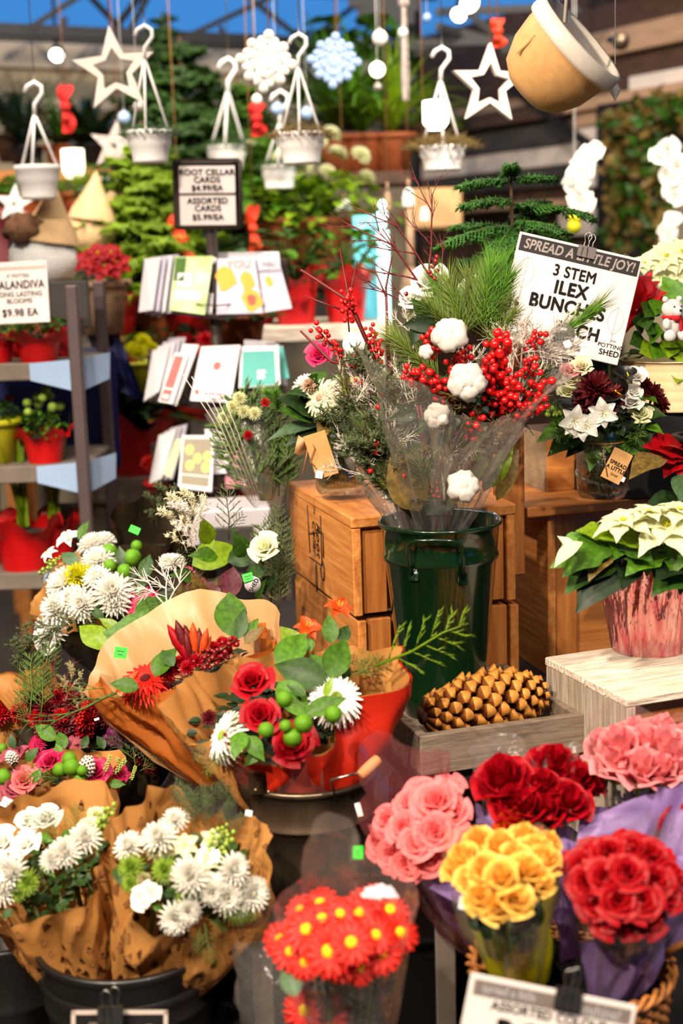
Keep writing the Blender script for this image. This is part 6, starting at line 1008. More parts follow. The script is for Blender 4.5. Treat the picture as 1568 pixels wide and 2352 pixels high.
# silver brunia
for (x0, y0, x1, y1) in [(1190, 900, 1196, 762), (1200, 890, 1245, 778), (1175, 890, 1160, 745), (1210, 920, 1270, 760), (1180, 960, 1210, 820), (1220, 960, 1265, 840), (1090, 900, 1100, 820), (1160, 860, 1185, 760), (1230, 860, 1280, 765), (960, 960, 935, 870), (950, 800, 925, 710), (940, 930, 905, 850), (1060, 860, 1085, 805), (1060, 1160, 1040, 1000), (1020, 1150, 1000, 1010)]: G1('silver', x0, y0, x1, y1, None, 'silver_sprig', -.02, rnd(-.06, .02), sc=1.05)
# berries
for (x0, y0, x1, y1, k) in [(1130, 915, 1155, 780, 'berries'), (1115, 930, 1125, 840, 'berries'), (1140, 870, 1135, 790, 'berries2'), (1035, 930, 975, 855, 'berries'), (1035, 935, 1010, 875, 'berries'), (1060, 850, 1070, 810, 'berries2'), (1140, 945, 1175, 890, 'berries2'), (1150, 940, 1185, 920, 'berries2'), (1190, 930, 1250, 870, 'berries2'), (1170, 905, 1180, 860, 'berries2'), (1120, 950, 1170, 905, 'berries2'), (1150, 965, 1245, 930, 'berries'), (1080, 1005, 1095, 960, 'berries2'), (1215, 800, 1240, 770, 'berries2'), (1210, 860, 1220, 830, 'berries2'), (995, 815, 985, 770, 'berries2'), (960, 880, 935, 855, 'berries2'), (1055, 880, 1040, 830, 'berries2')]: G1(k, x0, y0, x1, y1, None, 'berry_cluster', -.03, -.09, sc=1.1)
for (x0, y0, x1, y1) in [(770, 800, 725, 755), (800, 740, 795, 675), (812, 720, 805, 690), (860, 800, 850, 755), (870, 840, 865, 790), (790, 830, 770, 800), (850, 850, 815, 830), (845, 890, 820, 880)]: G1('berries2', x0, y0, x1, y1, None, 'berry_cluster', .05, .02, o=mf.o, sc=1.15)
# cotton
for (x, y, r, n) in [(1034, 772, 42, (-.2, -.8, .7)), (1072, 877, 44, (.0, -1, .25)), (1004, 955, 30, (-.35, -.9, .3)), (1062, 1118, 38, (.0, -.9, .5)), (978, 808, 17, (-.4, -.8, .2))]: plc(mq.o, 'cotton', P(x, y, YM - .12), n, pxm(r, YM) * 1.05, 'cotton_boll')
for (x, y, r) in [(985, 655, 44), (945, 690, 30), (1085, 665, 28)]: plc(mq.o, 'rose', P(x, y, YM + .08), (-.2, -.7, .6), pxm(r, YM), 'white_bloom', ['white'])
for (x0, y0, x1, y1, m, k) in [(1000, 740, 930, 745, 'leaf_deep', 'leafb'), (960, 740, 950, 790, 'leaf_deep', 'leafb'), (985, 730, 950, 690, 'leaf_dark', 'leafb'), (960, 940, 900, 960, 'leaf_deep', 'leafb'), (1000, 950, 960, 990, 'leaf_dark', 'leafb'), (950, 960, 915, 930, 'leaf_deep', 'leafb'), (1090, 1060, 1110, 1000, 'leaf_lime', 'leafn'), (1130, 1120, 1180, 1000, 'leaf_lime', 'leafn'), (1110, 1130, 1150, 1040, 'leaf_dark', 'leafn'), (1140, 1150, 1200, 1030, 'leaf_bronze', 'leafn'), (1090, 1020, 1085, 990, 'leaf_lime', 'leafn')]: G1(k, x0, y0, x1, y1, [m], 'leaf', -.02, -.05)
for (x0, y0, x1, y1) in [(1225, 1000, 1180, 940)]: G1('filler', x0, y0, x1, y1, None, 'filler_sprig', .0, .0)
mb = MB()
for (x, y) in [(1000, 600), (994, 612), (1003, 622), (990, 632), (998, 640), (985, 625), (1003, 590), (932, 675), (1186, 697)]: mb.ball(.0045, tuple(P(x, y, YM + .02)), 8, 5)
part(mq.o, 'seed_spray', mb, ['berry_dark'], MX())['kind'] = 'stuff'; mb = MB()
for k in range(26): a = rnd(-.5, .6); mb.tube([mq.B + rv(.02), P(1010 + 60 * a, 1080, YM - .0), P(1060 + 240 * a, 930, YM - .03 + rnd(-.05, .05))], rnd(.0015, .004), 5, k % 3)
part(mq.o, 'stems', mb, ['stem', 'twig_red', 'twig_brown'], MX())
mq.wrap(['cello'], a0=pi * .93, a1=2.02 * pi, name='clear_sleeve', nu=60, nv=18, crk=.02, bulge=.04, hf=lambda t: 1.0 + .12 * math.cos(t * 2) + .06 * math.sin(5 * t), fl=.5); mq.wrap(['cello'], a0=1.15 * pi, a1=1.75 * pi, name='inner_sleeve_fold', nu=30, nv=12, crk=.035, bulge=-.02, hf=lambda t: .72 + .1 * math.sin(4 * t), seed=3)
# fir on the left and its sleeve
for (x0, y0, x1, y1, sc) in [(845, 1010, 820, 890, 1.0), (838, 1000, 790, 930, 1.), (860, 1090, 818, 990, 1.), (880, 1100, 830, 1010, 1.), (890, 1120, 875, 1020, 1.), (905, 1150, 905, 1040, 1.), (900, 1130, 840, 1060, 1.), (880, 1060, 845, 960, 1.), (800, 920, 785, 840, 1.), (905, 1100, 860, 990, 1)]: G1('fir', x0, y0, x1, y1, [random.choice(['fir', 'fir', 'pine']), 'twig_brown'], 'fir_sprig', .0, .02, (.1, -1, .1), mf.o, sc)
for (x0, y0, x1, y1) in [(900, 1000, 860, 880), (895, 1020, 890, 900), (880, 960, 840, 870), (910, 1120, 880, 1000), (905, 1180, 890, 1110)]: G1('silver', x0, y0, x1, y1, ['silver'], 'silver_sprig', .03, .03, o=mf.o)
mb = MB()
for (x, y) in [(868, 935), (862, 1023), (870, 1020), (850, 1082), (864, 1040), (880, 905)]: mb.ball(.0052, tuple(P(x, y, YM)), 9, 6)
part(mf.o, 'loose_berry', mb, ['berry'], MX()); mf.wrap(['cello'], a0=.9 * pi, a1=2.1 * pi, name='clear_sleeve', nu=36, nv=12, crk=.03, bulge=.03, hf=lambda t: .8 + .1 * math.sin(4 * t)); mf.stems('twig_brown', 7); mf.mound(('fir', 'twig_brown'), f=.8, h=.5, z=-.12); mq.mound(('leaf_deep', 'twig_brown'), f=.62, h=.45, z=-.11)
o = mq.o; mb = MB(); mb.lathe([(0, -.0006), (1, -.0006), (1, .0006), (0, .0006)], 28); lt = pf(1291, 772, YM - .2, 8); dsk = part(o, 'clear_label_disc', mb, [K['cello']], lt @ MX.Rotation(pi / 2, 4, 'X') @ MX.Scale(pxm(26, YM), 4), True); link('lettering', text('POTTING', .0078, .02, 'card_white'), lt @ MX.Translation((0, -.001, .002)), dsk); link('lettering', text('SHED', .012, .03, 'card_white'), lt @ MX.Translation((0, -.001, -.007)), dsk); link('lettering', text('the', .008, 0, 'card_white', 1, .3), lt @ MX.Translation((0, -.001, .012)), dsk); sticker(o, 1303, 790, YM - .21, 16, 15, -22, 'sticker_white')
mb = MB(); mb.lathe([(0, -.0006), (1, -.0006), (1, .0006), (0, .0006)], 28); part(mf.o, 'round_label', mb, ['sticker_white'], pf(812, 791, YM + .02, 8) @ MX.Rotation(pi / 2, 4, 'X') @ MX.Scale(pxm(25, YM), 4))
# ============================================================ PAILS
def pail(px, py, Y, rpx, H, lb, m, taper=.85, name='pail', cat='bucket', zlip=True, stand=None):
    c = P(px, py, Y); r = pxm(rpx, Y); o = thing(name, lb, cat, c - V((0, 0, H))); M = W[o]; mb = MB(); rr = lambda z: r * (taper + (1 - taper) * z / H)
    mb.lathe([(0, 0), (r * taper, 0), (rr(H * .6), H * .6), (rr(H * .78), H * .78), (rr(H * .78) + .003, H * .785), (rr(H * .8) + .003, H * .795), (rr(H * .8), H * .805), (rr(H * .97), H * .97), (r + .004, H * .98), (r + .005, H), (r - .002, H + .002), (rr(H * .5) - .005, H * .5), (r * taper - .005, .01), (0, .01)], 64); part(o, 'body', mb, [m], M); return o, M, r
o, M, pr = pail(700, 1765, 2.22, 164, .32, 'dark gunmetal pail with a wooden bail grip under the red wrapped bouquet', 'gunmetal')
PB = W[o].translation
mb = MB(); c = P(697, 1765, 2.22); mb.tube([c + V((pr * .45, -pr * .92, -.012)), P(760, 1792, 2.08), P(820, 1775, 2.1), P(868, 1735, 2.2), P(858, 1708, 2.3), P(838, 1700, 2.34)], .0022, 6); part(o, 'bail_wire', mb, ['steel'], MX()); mb = MB(); a, b = P(826, 1783, 2.1), P(870, 1742, 2.12); mb.tube([a, a.lerp(b, .05), a.lerp(b, .3), a.lerp(b, .7), a.lerp(b, .95), b], [.006, .0085, .0095, .0095, .0085, .006], 12); part(o, 'bail_grip', mb, ['tag_kraft'], MX()); mb = MB()
for q in (0, 1): mb.ball(.004, tuple(P(587 + 30 * q, 1815 + 4 * q, 2.22 - pr * .9)), 8, 5)
mb.box(.03, .003, .035, tuple(P(592, 1800, 2.22 - pr * .9)), bev=.001); part(o, 'ear_plate', mb, ['gunmetal'], MX())
mb = MB(); mb.lathe([(0, 0), (.22, 0), (.22, PB.z), (0, PB.z)], 32); single('black_drum', mb.mesh('black_drum', ['dark_table'], False), MX.Translation((PB.x, PB.y, 0)), 'black drum stand under the gunmetal pail', 'stand')
bb, Mbb, bbr = pail(292, 2152, 2.02, 212, .42, 'wide black metal bucket holding the two fir printed kraft bouquets', 'black_metal', .74)
mb = MB(); mb.lathe([(bbr * .93, -.02), (bbr * 1.02, -.03), (bbr * .95, -.045)], 48); part(bb, 'rim_ring', mb, ['black_metal'], Mbb @ MX.Translation((0, 0, .40)))
bl, Ml, blr = pail(10, 2120, 2.12, 150, .5, 'black bucket cut by the lower left picture corner', 'black_metal', .85)
mb = MB(); mb.box(.34, .16, .5, (0, 0, -.25), bev=.03); c = P(590, 2130, 2.16); single('black_display_box', mb.mesh('black_display_box', ['dark_table'], True), MX.Translation(c), 'black box stand between the kraft bouquets and the daisies', 'stand')
mb = MB(); mb.box(.5, .26, .5, (0, 0, -.25), bev=.02); c = P(930, 2080, 2.12); single('black_display_block', mb.mesh('black_display_block', ['black'], True), MX.Translation(c), 'black block stand behind the daisies and below the pink roses', 'stand')
for i, (x0, y0, x1, y1) in enumerate([(598, 2125, 645, 2352), (1020, 2050, 1050, 2352)]):
    mb = MB(); a = P(x0, y0, 1.98); mb.box(.03, .02, .6, (0, 0, -.3), bev=.002); single('grey_upright', mb.mesh('grey_upright', ['felt_grey'], False), MX.Translation(a), ['grey metal upright between the kraft bouquets and the daisies', 'brown grey upright left of the yellow roses'][i], 'post')
# chalkboard sign bottom left with clip and pale disc
M = pf(275, 2420, 1.78, 1.5, 0, -14); sw, sh_ = pxm(235, 1.78), pxm(210, 1.78); o = thing('chalkboard_sign', 'dark framed chalk sign clipped to the black bucket', 'sign', M.translation); mb = MB(); mb.box(sw, .004, sh_, bev=.001); part(o, 'board', mb, ['black'], M, False); mb = MB(); f = .0055
for (x, z, a, b) in [(0, sh_ / 2 - f / 2, sw, f), (0, -sh_ / 2 + f / 2, sw, f), (-sw / 2 + f / 2, 0, f, sh_), (sw / 2 - f / 2, 0, f, sh_)]: mb.box(a, .002, b, (x, -.003, z))
part(o, 'pale_border', mb, ['ink_pale'], M, False); letters(o, 'A LITTLE', -.024, sh_ / 2 - .034, .016, M, .02, 'ink_pale', 1, -.0035); letters(o, 'SPREAD', -.024, sh_ / 2 - .020, .010, M, .02, 'ink_pale', 1, -.0035); mb = MB(); mb.lathe([(.014, 0), (.0165, 0)], 28, 0, M @ MX.Translation((.040, -.0035, sh_ / 2 - .036)) @ MX.Rotation(pi / 2, 4, 'X')); part(o, 'round_emblem', mb, ['ink_pale'], MX()); 
clip(pf(253, 2318, 1.775, 0, 0, -10), .034, 'black binder clip on the chalk sign', 'black')
mb = MB(); mb.lathe([(0, 0), (1, 0), (1, .004), (0, .004)], 40); single('grey_disc', mb.mesh('grey_disc', ['felt_grey'], False), pf(285, 2445, 2.12) @ MX.Rotation(1.35, 4, 'X') @ MX.Diagonal((pxm(200, 2.12), pxm(200, 2.12), 1, 1)), 'pale grey round board behind the chalk sign', 'board')
# ============================================================ KRAFT BOUQUETS WITH FIR PRINT (lower left)
Bk = P(285, 2270, 2.04)
def kraftq(lb, B, T, N, rx, ry, hf, seed, e1=None): q = Bq('kraft_bouquet', lb, B, T, N, rx, ry, .055, 'bouquet', 'kraft bouquets printed with firs', e1); q.wrap(['kraft'], hf=hf, seed=seed, crk=.016, bulge=.10, trees=150, nu=200, nv=56); q.mound(('leaf_dark', 'stem'), f=.8, h=.25, z=-.06); q.stems(); return q
ql = kraftq('fir printed kraft bouquet of white roses at the lower left corner', Bk + V((-.055, .02, 0)), P(95, 1975, 2.03), (-.20, -.62, .75), pxm(200, 2.03), pxm(150, 2.03), lambda t: 1.0 + .10 * max(0, math.sin(t - .3)) + .03 * math.sin(3 * t), 2.1, (1, .1, .35))
def many(q, key, pts, mats, nm, r=None, dome=.05, **kw):
    for p in pts: q.fl(key, p[0], p[1], p[2] if len(p) > 2 else r, mats, nm, dome, **kw)
many(ql, 'rose', [(12, 1940, 40), (66, 1890, 30), (108, 1885, 36), (62, 1945, 36), (0, 1985, 30)], ['white'], 'white_rose', dome=.06); many(ql, 'rose', [(205, 1900, 22), (222, 1875, 22)], ['ivory'], 'bud')
many(ql, 'mum', [(150, 1958, 42), (196, 1925, 40), (28, 2005, 46), (8, 2045, 40), (118, 1975, 30)], None, 'white_mum', dome=.06); many(ql, 'spider_mum', [(62, 2025, 34), (40, 2050, 26)], ['greenmum', 'leaf'], 'green_mum')
for (x0, y0, x1, y1) in [(215, 1930, 240, 1855), (225, 1920, 262, 1845)]: ql.lf('snap', x0, y0, x1, y1, ['greenmum', 'stem'], 'bud_spike')
for (x0, y0, x1, y1) in [(130, 1930, 110, 1850), (160, 1920, 180, 1850), (120, 1915, 60, 1870), (150, 1900, 145, 1860), (190, 1940, 215, 1890), (90, 1990, 110, 2010), (60, 1990, 30, 2050)]: ql.lf('cedar', x0, y0, x1, y1, None, 'cedar_sprig')
for (x0, y0, x1, y1, m) in [(100, 1980, 120, 2010, 'leaf'), (40, 2030, 20, 2060, 'leaf_dark'), (90, 1920, 120, 1930, 'leaf'), (160, 1980, 130, 2000, 'leaf_dark'), (140, 1930, 175, 1900, 'leaf')]: ql.lf('leafb', x0, y0, x1, y1, [m])
sticker(ql.o, 20, 1846, 2.13, 36, 22, 24, 'sticker_white')
qr = kraftq('fir printed kraft bouquet of white and green mums right of its twin', Bk + V((.05, -.02, 0)), P(446, 1985, 1.96), (.07, -.68, .72), pxm(196, 1.96), pxm(172, 1.96), lambda t: 1.0 + .09 * max(0, math.sin(t - .9)) + .04 * math.sin(3 * t + 1) + .02 * math.sin(7 * t), 5.3)
many(qr, 'mum', [(366, 1925, 46), (402, 1885, 34), (298, 1945, 40), (436, 2012, 50), (535, 1998, 44), (520, 2062, 44), (578, 2055, 46), (404, 2108, 44), (432, 2092, 36), (486, 2050, 34), (548, 2080, 30)], None, 'white_mum', dome=.07)
many(qr, 'spider_mum', [(302, 1992, 36), (378, 1998, 34), (300, 2030, 24), (430, 2065, 30)], ['greenmum', 'leaf'], 'green_mum'); many(qr, 'carnation', [(358, 1955, 30), (332, 2022, 22), (392, 1952, 22), (430, 1990, 24)], ['straw'], 'astrantia'); many(qr, 'alstro', [(425, 1945, 36), (465, 1985, 34), (486, 1930, 30)], ['ivory', 'yellowmum'], 'freesia'); many(qr, 'rose', [(484, 2035, 34), (330, 2062, 30), (350, 2050, 26), (475, 1970, 26)], ['white'], 'white_rose')
for (x0, y0, x1, y1) in [(470, 1975, 500, 1900), (505, 1975, 535, 1905), (500, 1950, 520, 1890), (410, 2100, 450, 2060)]: qr.lf('snap', x0, y0, x1, y1, ['greenmum', 'stem'], 'bud_spike')
for (x0, y0, x1, y1) in [(470, 1900, 480, 1830), (450, 1900, 430, 1820), (500, 1900, 530, 1840), (520, 1920, 560, 1870), (460, 1870, 400, 1800), (480, 2110, 520, 2140), (500, 2090, 560, 2120), (520, 2110, 590, 2105), (470, 2120, 485, 2215), (460, 2130, 450, 2190), (540, 2090, 590, 2110), (440, 1860, 520, 1800)]: qr.lf('cedar2' if y1 < 1900 else 'cedar', x0, y0, x1, y1, ['cedar_dull' if y1 < 1900 else 'cedar'], 'cedar_sprig', lift=.02)
for (x0, y0, x1, y1, m) in [(455, 1990, 500, 1980, 'leaf_deep'), (270, 1990, 275, 2030, 'leaf_dark'), (350, 2080, 380, 2090, 'leaf'), (560, 2030, 590, 2060, 'leaf_deep'), (330, 1940, 345, 1900, 'leaf_dark')]: qr.lf('leafb', x0, y0, x1, y1, [m])
sticker(qr.o, 571, 1868, 2.0, 16, 14, 12, 'sticker_white')
# ============================================================ ORANGE KRAFT BOUQUET
qo = Bq('kraft_bouquet', 'orange brown kraft bouquet with red lily buds and a large leaf', P(520, 1790, 2.38), P(425, 1515, 2.42), (-.26, -.22, .95), pxm(218, 2.46), pxm(140, 2.46), .05, 'bouquet', None, (1, .1, .28))
qo.wrap(['kraft_orange'], a0=pi * .88, a1=2.12 * pi, hf=lambda t: 1.0 + .02 * math.sin(5 * t) + .06 * max(0, -math.sin(t)), seed=1.2, crk=.02, bulge=.10); qo.wrap(['kraft_pale'], a0=-.05 * pi, a1=1.05 * pi, hf=lambda t: 1.02 + .22 * max(0, math.sin(t)) + .02 * math.sin(6 * t), seed=7, crk=.012, name='pale_inner_paper'); qo.mound(('leaf_deep', 'burgundy'), f=.7, h=.22, z=-.04)
qo.fl('gerbera', 335, 1560, 62, ['scarlet', 'burgundy'], 'orange_gerbera', .03, z=(-.2, -.35, .9)); qo.fl('lily', 300, 1580, 42, ['orange', 'burgundy'], 'orange_lily', .03); qo.fl('carnation', 390, 1540, 30, ['red'], 'red_bloom', .04)
for (x0, y0, x1, y1, m) in [(440, 1530, 405, 1435, 0), (450, 1530, 440, 1440, 1), (440, 1540, 425, 1460, 0), (455, 1530, 470, 1450, 1)]: p = qo.pt(x0, y0, .04)[0]; ply(qo.o, 'lilybud', p, onp(x1, y1, p, qo.view), (0, -1, 0), 'lily_bud', [['burgundy', 'crimson'], ['orange', 'burgundy']][m]).rotation_mode; 
for w_ in [o_ for o_ in qo.o.children if o_.name.startswith('lily_bud')]: w_.matrix_basis = w_.matrix_basis @ MX.Rotation(-pi / 2, 4, 'X')
for (x, y, r) in [(470, 1500, 22), (450, 1520, 24), (490, 1490, 22), (510, 1480, 22), (430, 1535, 22), (415, 1520, 20), (500, 1510, 20), (520, 1495, 20), (535, 1475, 18)]: qo.fl('carnation', x, y, r, ['crimson'], 'red_bloom', .05)
for (x0, y0, x1, y1) in [(450, 1540, 520, 1500), (470, 1520, 540, 1470), (430, 1530, 490, 1490)]: qo.lf('berries2', x0, y0, x1, y1, ['berry_dark', 'stem'], 'berry_cluster', .05)
for (x0, y0, x1, y1, m, k) in [(535, 1465, 522, 1350, 'leaf', 'leafb'), (545, 1470, 560, 1400, 'leaf_dark', 'leaf'), (355, 1555, 395, 1480, 'leaf', 'leafb'), (320, 1580, 258, 1565, 'leaf', 'leafb'), (560, 1470, 590, 1420, 'leaf', 'leaf'), (400, 1530, 370, 1490, 'leaf_dark', 'leafb'), (560, 1480, 600, 1440, 'leaf_bronze', 'leaf')]: qo.lf(k, x0, y0, x1, y1, [m], 'leaf', .05, lift=.015, sc=1.15)
sticker(qo.o, 277, 1499, 2.38, 30, 26, 10); 
for (x0, y0, x1, y1) in [(270, 1590, 85, 1650), (240, 1580, 150, 1575), (290, 1600, 220, 1590)]: qo.lf('twigbrown', x0, y0, x1, y1, ['cedar'], 'dry_sprig', .0, lift=.03)
# ============================================================ RED WRAPPED BOUQUET
qw = Bq('red_wrap_bouquet', 'bouquet in red and kraft paper with three red roses and green pompons', P(700, 1845, 2.26), P(640, 1615, 2.22), (.03, -.48, .88), pxm(262, 2.22), pxm(170, 2.22), .07)
qw.wrap(['redpaper'], a0=pi * 1.30, a1=2.16 * pi, hf=lambda t: 1.0 + .02 * math.sin(5 * t) + .34 * max(0, math.cos(t - 2 * pi)) ** 3, seed=4.1, crk=.02, bulge=.12); qw.wrap(['kraft'], a0=pi * .55, a1=1.34 * pi, hf=lambda t: .98 + .04 * math.sin(3 * t), seed=9, crk=.02, bulge=.14, name='kraft_lining'); qw.wrap(['kraft'], a0=-.02 * pi, a1=.62 * pi, hf=lambda t: 1.0 + .16 * max(0, math.cos(t)), seed=11, crk=.015, bulge=.08, name='kraft_back'); qw.wrap(['kraft'], a0=pi * 1.2, a1=2.18 * pi, hf=lambda t: 1.0 + .02 * math.sin(5 * t) + .34 * max(0, math.cos(t - 2 * pi)) ** 3, seed=4.1, crk=.02, bulge=.12, ins=.004, name='kraft_inner')
qw.mound(('leaf_deep', 'stem'), f=.82, h=.25, z=-.05)
many(qw, 'rose', [(581, 1575, 48), (600, 1650, 46), (672, 1712, 54)], ['crimson'], 'red_rose', dome=.05, vw=.7); many(qw, 'pom', [(653, 1606, 21), (611, 1676, 20), (655, 1667, 16), (695, 1661, 24), (671, 1692, 24), (763, 1641, 22)], None, 'green_pompon', dome=.08, lift=.05); qw.fl('pom', 786, 1545, 24, ['leaf_dark'], 'green_pompon', .05); qw.fl('carnation', 640, 1620, 26, ['burgundy'], 'burgundy_bloom', .02); qw.fl('carnation', 480, 1650, 24, ['burgundy'], 'burgundy_bloom', .02); qw.fl('carnation', 630, 1690, 24, ['burgundy'], 'burgundy_bloom', .0)
qw.fl('gerbera', 772, 1602, 66, ['white', 'greenmum'], 'white_daisy', .05, z=(.25, -.6, .75)); qw.fl('gerbera', 512, 1690, 64, ['white', 'greenmum'], 'white_daisy', .04, z=(-.85, -.35, .5)); qw.fl('carnation', 545, 1665, 26, ['straw'], 'seed_head', .05); qw.fl('carnation', 528, 1730, 18, ['straw'], 'seed_head', .05)
many(qw, 'alstro', [(706, 1447, 34), (776, 1402, 34)], ['orange', 'yellow_c'], 'orange_alstroemeria', dome=.0, lift=.03, vw=1.2)
for (x0, y0, x1, y1, m, k, s) in [(750, 1570, 632, 1520, 'leaf_dark', 'leafb', 1), (750, 1560, 800, 1460, 'leaf', 'leafb', 1.), (740, 1540, 715, 1500, 'leaf', 'leafb', 1.1), (640, 1565, 705, 1640, 'leaf', 'leafb', 1), (700, 1640, 790, 1600, 'leaf', 'leaf', 1), (560, 1680, 540, 1720, 'leaf', 'leafb', 1.2), (570, 1690, 600, 1740, 'leaf', 'leafb', 1), (640, 1540, 700, 1440, 'leaf', 'leafb', 1), (760, 1480, 755, 1410, 'leaf', 'leafb', 1), (780, 1480, 800, 1430, 'leaf_dark', 'leafb', 1), (690, 1500, 650, 1440, 'leaf_lime', 'leafb', 1.1), (745, 1600, 760, 1560, 'leaf_lime', 'leaf', 1.1), (700, 1600, 660, 1570, 'leaf_dark', 'leaf', 1), (600, 1720, 560, 1755, 'leaf', 'leafb', 1), (720, 1470, 690, 1500, 'leaf', 'leafb', 1.1), (620, 1610, 645, 1640, 'leaf_dark', 'leaf', 1)]: qw.lf(k, x0, y0, x1, y1, [m], 'leaf', .05, lift=.02, sc=s * 1.1)
for (x0, y0, x1, y1) in [(800, 1560, 870, 1510), (800, 1545, 900, 1525), (790, 1530, 850, 1500), (470, 1700, 450, 1750), (560, 1650, 590, 1610), (520, 1720, 470, 1780), (680, 1560, 720, 1590)]: qw.lf('cedar', x0, y0, x1, y1, None, 'cedar_sprig', .03, lift=.02)
p = P(895, 1510, 2.2); ply(qw.o, 'cedar', P(860, 1530, 2.2), P(1075, 1432, 2.16), (0, -1, .3), 'cedar_sprig', ['leaf_lime'])
for (x, y) in [(520, 1690), (528, 1712), (560, 1700)]: qw.fl('lilybud', x, y, 20, ['burgundy', 'orange'], 'dark_bud', .07)
qw.wrap(['cello'], a0=pi * 1.2, a1=1.6 * pi, name='clear_sleeve', hf=lambda t: 1.02, bulge=.14, seed=4, nu=40, nv=8)
# dark cedar hanging between the bouquets
for (x0, y0, x1, y1) in [(470, 1800, 440, 1870), (500, 1800, 540, 1850), (440, 1800, 400, 1840), (460, 1790, 470, 1850)]: ply(qw.o, 'cedar2', P(x0, y0, 2.05), P(x1, y1, 2.02), (0, -1, .3), 'cedar_sprig', ['cedar_dull'])
# ============================================================ BACK LEFT BOUQUETS
qm = Bq('white_mum_bouquet', 'black wrapped bouquet of white mums and green pompons at the left', P(330, 1560, 2.95), P(215, 1345, 2.93), (-.25, -.5, .83), pxm(150, 2.93), pxm(150, 2.93), .05)
qm.wrap(['blackpaper'], a0=pi * 1.3, a1=2.15 * pi, hf=lambda t: 1. + .04 * math.sin(4 * t), seed=3, crk=.015); qm.wrap(['kraft'], a0=pi * .75, a1=1.32 * pi, hf=lambda t: .98, seed=6, name='kraft_lining', crk=.012); qm.mound(('leaf_dark', 'stem'), f=.8, h=.25, z=-.04)
many(qm, 'mum', [(150, 1345, 48), (258, 1360, 50), (228, 1290, 42), (135, 1400, 46), (120, 1445, 44), (215, 1255, 38), (190, 1390, 42), (165, 1380, 40), (235, 1250, 34), (265, 1385, 38), (225, 1330, 36)], None, 'white_mum', dome=.06); many(qm, 'alstro', [(158, 1240, 32), (115, 1275, 22)], ['white', 'yellowmum'], 'white_freesia', dome=.02, vw=1); qm.fl('spider_mum', 178, 1325, 38, ['yellowmum', 'leaf_lime'], 'yellow_mum', .07); qm.fl('rose', 110, 1470, 30, ['white'], 'white_bloom', .02)
many(qm, 'pom', [(250, 1268, 20), (303, 1282, 22), (285, 1312, 18), (312, 1255, 14), (252, 1300, 16)], None, 'green_pompon', dome=.05, lift=.04); qm.fl('cone', 262, 1300, 26, None, 'pine_cone', .03)
for (x0, y0, x1, y1, m, k) in [(280, 1300, 275, 1255, 'leaf_blue', 'leafb'), (180, 1300, 140, 1262, 'leaf_blue', 'leafb'), (190, 1300, 160, 1310, 'leaf_dark', 'leafb'), (230, 1290, 195, 1300, 'leaf', 'leafb'), (180, 1240, 200, 1195, 'leaf', 'leaf'), (310, 1370, 330, 1340, 'leaf_dark', 'leafb'), (330, 1330, 340, 1270, 'leaf_dark', 'leafb'), (210, 1400, 240, 1420, 'leaf_dark', 'leafb')]: qm.lf(k, x0, y0, x1, y1, [m], 'leaf', .05, lift=.02, sc=1.1)
for (x0, y0, x1, y1) in [(160, 1420, 110, 1390), (180, 1420, 80, 1470), (150, 1430, 60, 1500), (190, 1410, 130, 1430), (170, 1290, 95, 1320), (200, 1400, 210, 1440)]: qm.lf('cedar' if x1 > 90 else 'filler', x0, y0, x1, y1, ['cedar_dull'], 'cedar_sprig', .05, lift=.03)
for (x0, y0, x1, y1) in [(130, 1290, 90, 1320), (140, 1280, 105, 1295)]: qm.lf('snap', x0, y0, x1, y1, ['greenmum', 'stem'], 'bud_spike', .04)
qk = Bq('dark_wrap_bouquet', 'tall black cellophane wrapped bunch with a green price sticker', P(340, 1480, 3.22), P(330, 1230, 3.2), (.05, -.4, .9), pxm(100, 3.2), pxm(50, 3.2), .06); qk.wrap(['blackpaper'], hf=lambda t: 1.05 + .25 * max(0, math.sin(t + .6)), seed=2, crk=.02, nu=48, nv=10); qk.mound(('leaf_deep', 'stem'), f=.7, h=.2, z=-.05); sticker(qk.o, 309, 1217, 3.02, 24, 16, 25)
for (x0, y0, x1, y1) in [(360, 1210, 350, 1150), (395, 1200, 380, 1130), (420, 1200, 440, 1150), (345, 1200, 365, 1160)]: ply(qk.o, 'filler', P(x0, y0, 3.0), P(x1, y1, 3.0), (0, -1, 0), 'filler_sprig')
qx = Bq('mixed_bouquet', 'mixed bouquet with magenta bloom, wine leaves and white twigs', P(420, 1540, 2.90), P(410, 1370, 2.84), (-.05, -.45, .9), pxm(150, 2.84), pxm(80, 2.84), .04); qx.wrap(['kraft'], a0=.15 * pi, a1=pi * .5, hf=lambda t: 1.0 + .06 * math.sin(3 * t), seed=8, crk=.015); qx.wrap(['cello'], hf=lambda t: 1.05 + .1 * math.sin(3 * t), seed=5, name='clear_sleeve', nu=40, nv=8); qx.mound(('leaf_deep', 'stem'), f=.8, h=.3, z=-.03)
qx.fl('gerbera', 322, 1385, 44, ['hotpink', 'hotpink'], 'magenta_bloom', .02, vw=.8); qx.fl('carnation', 355, 1408, 30, ['dusty'], 'dusty_bloom', .03); many(qx, 'carnation', [(430, 1320, 24), (450, 1345, 26), (395, 1400, 22)], ['dusty'], 'dusty_bloom'); many(qx, 'mum', [(400, 1295, 28), (385, 1290, 22)], None, 'white_mum', dome=.0); qx.fl('rose', 612, 1256, 34, ['ivory'], 'cream_rose', .0)
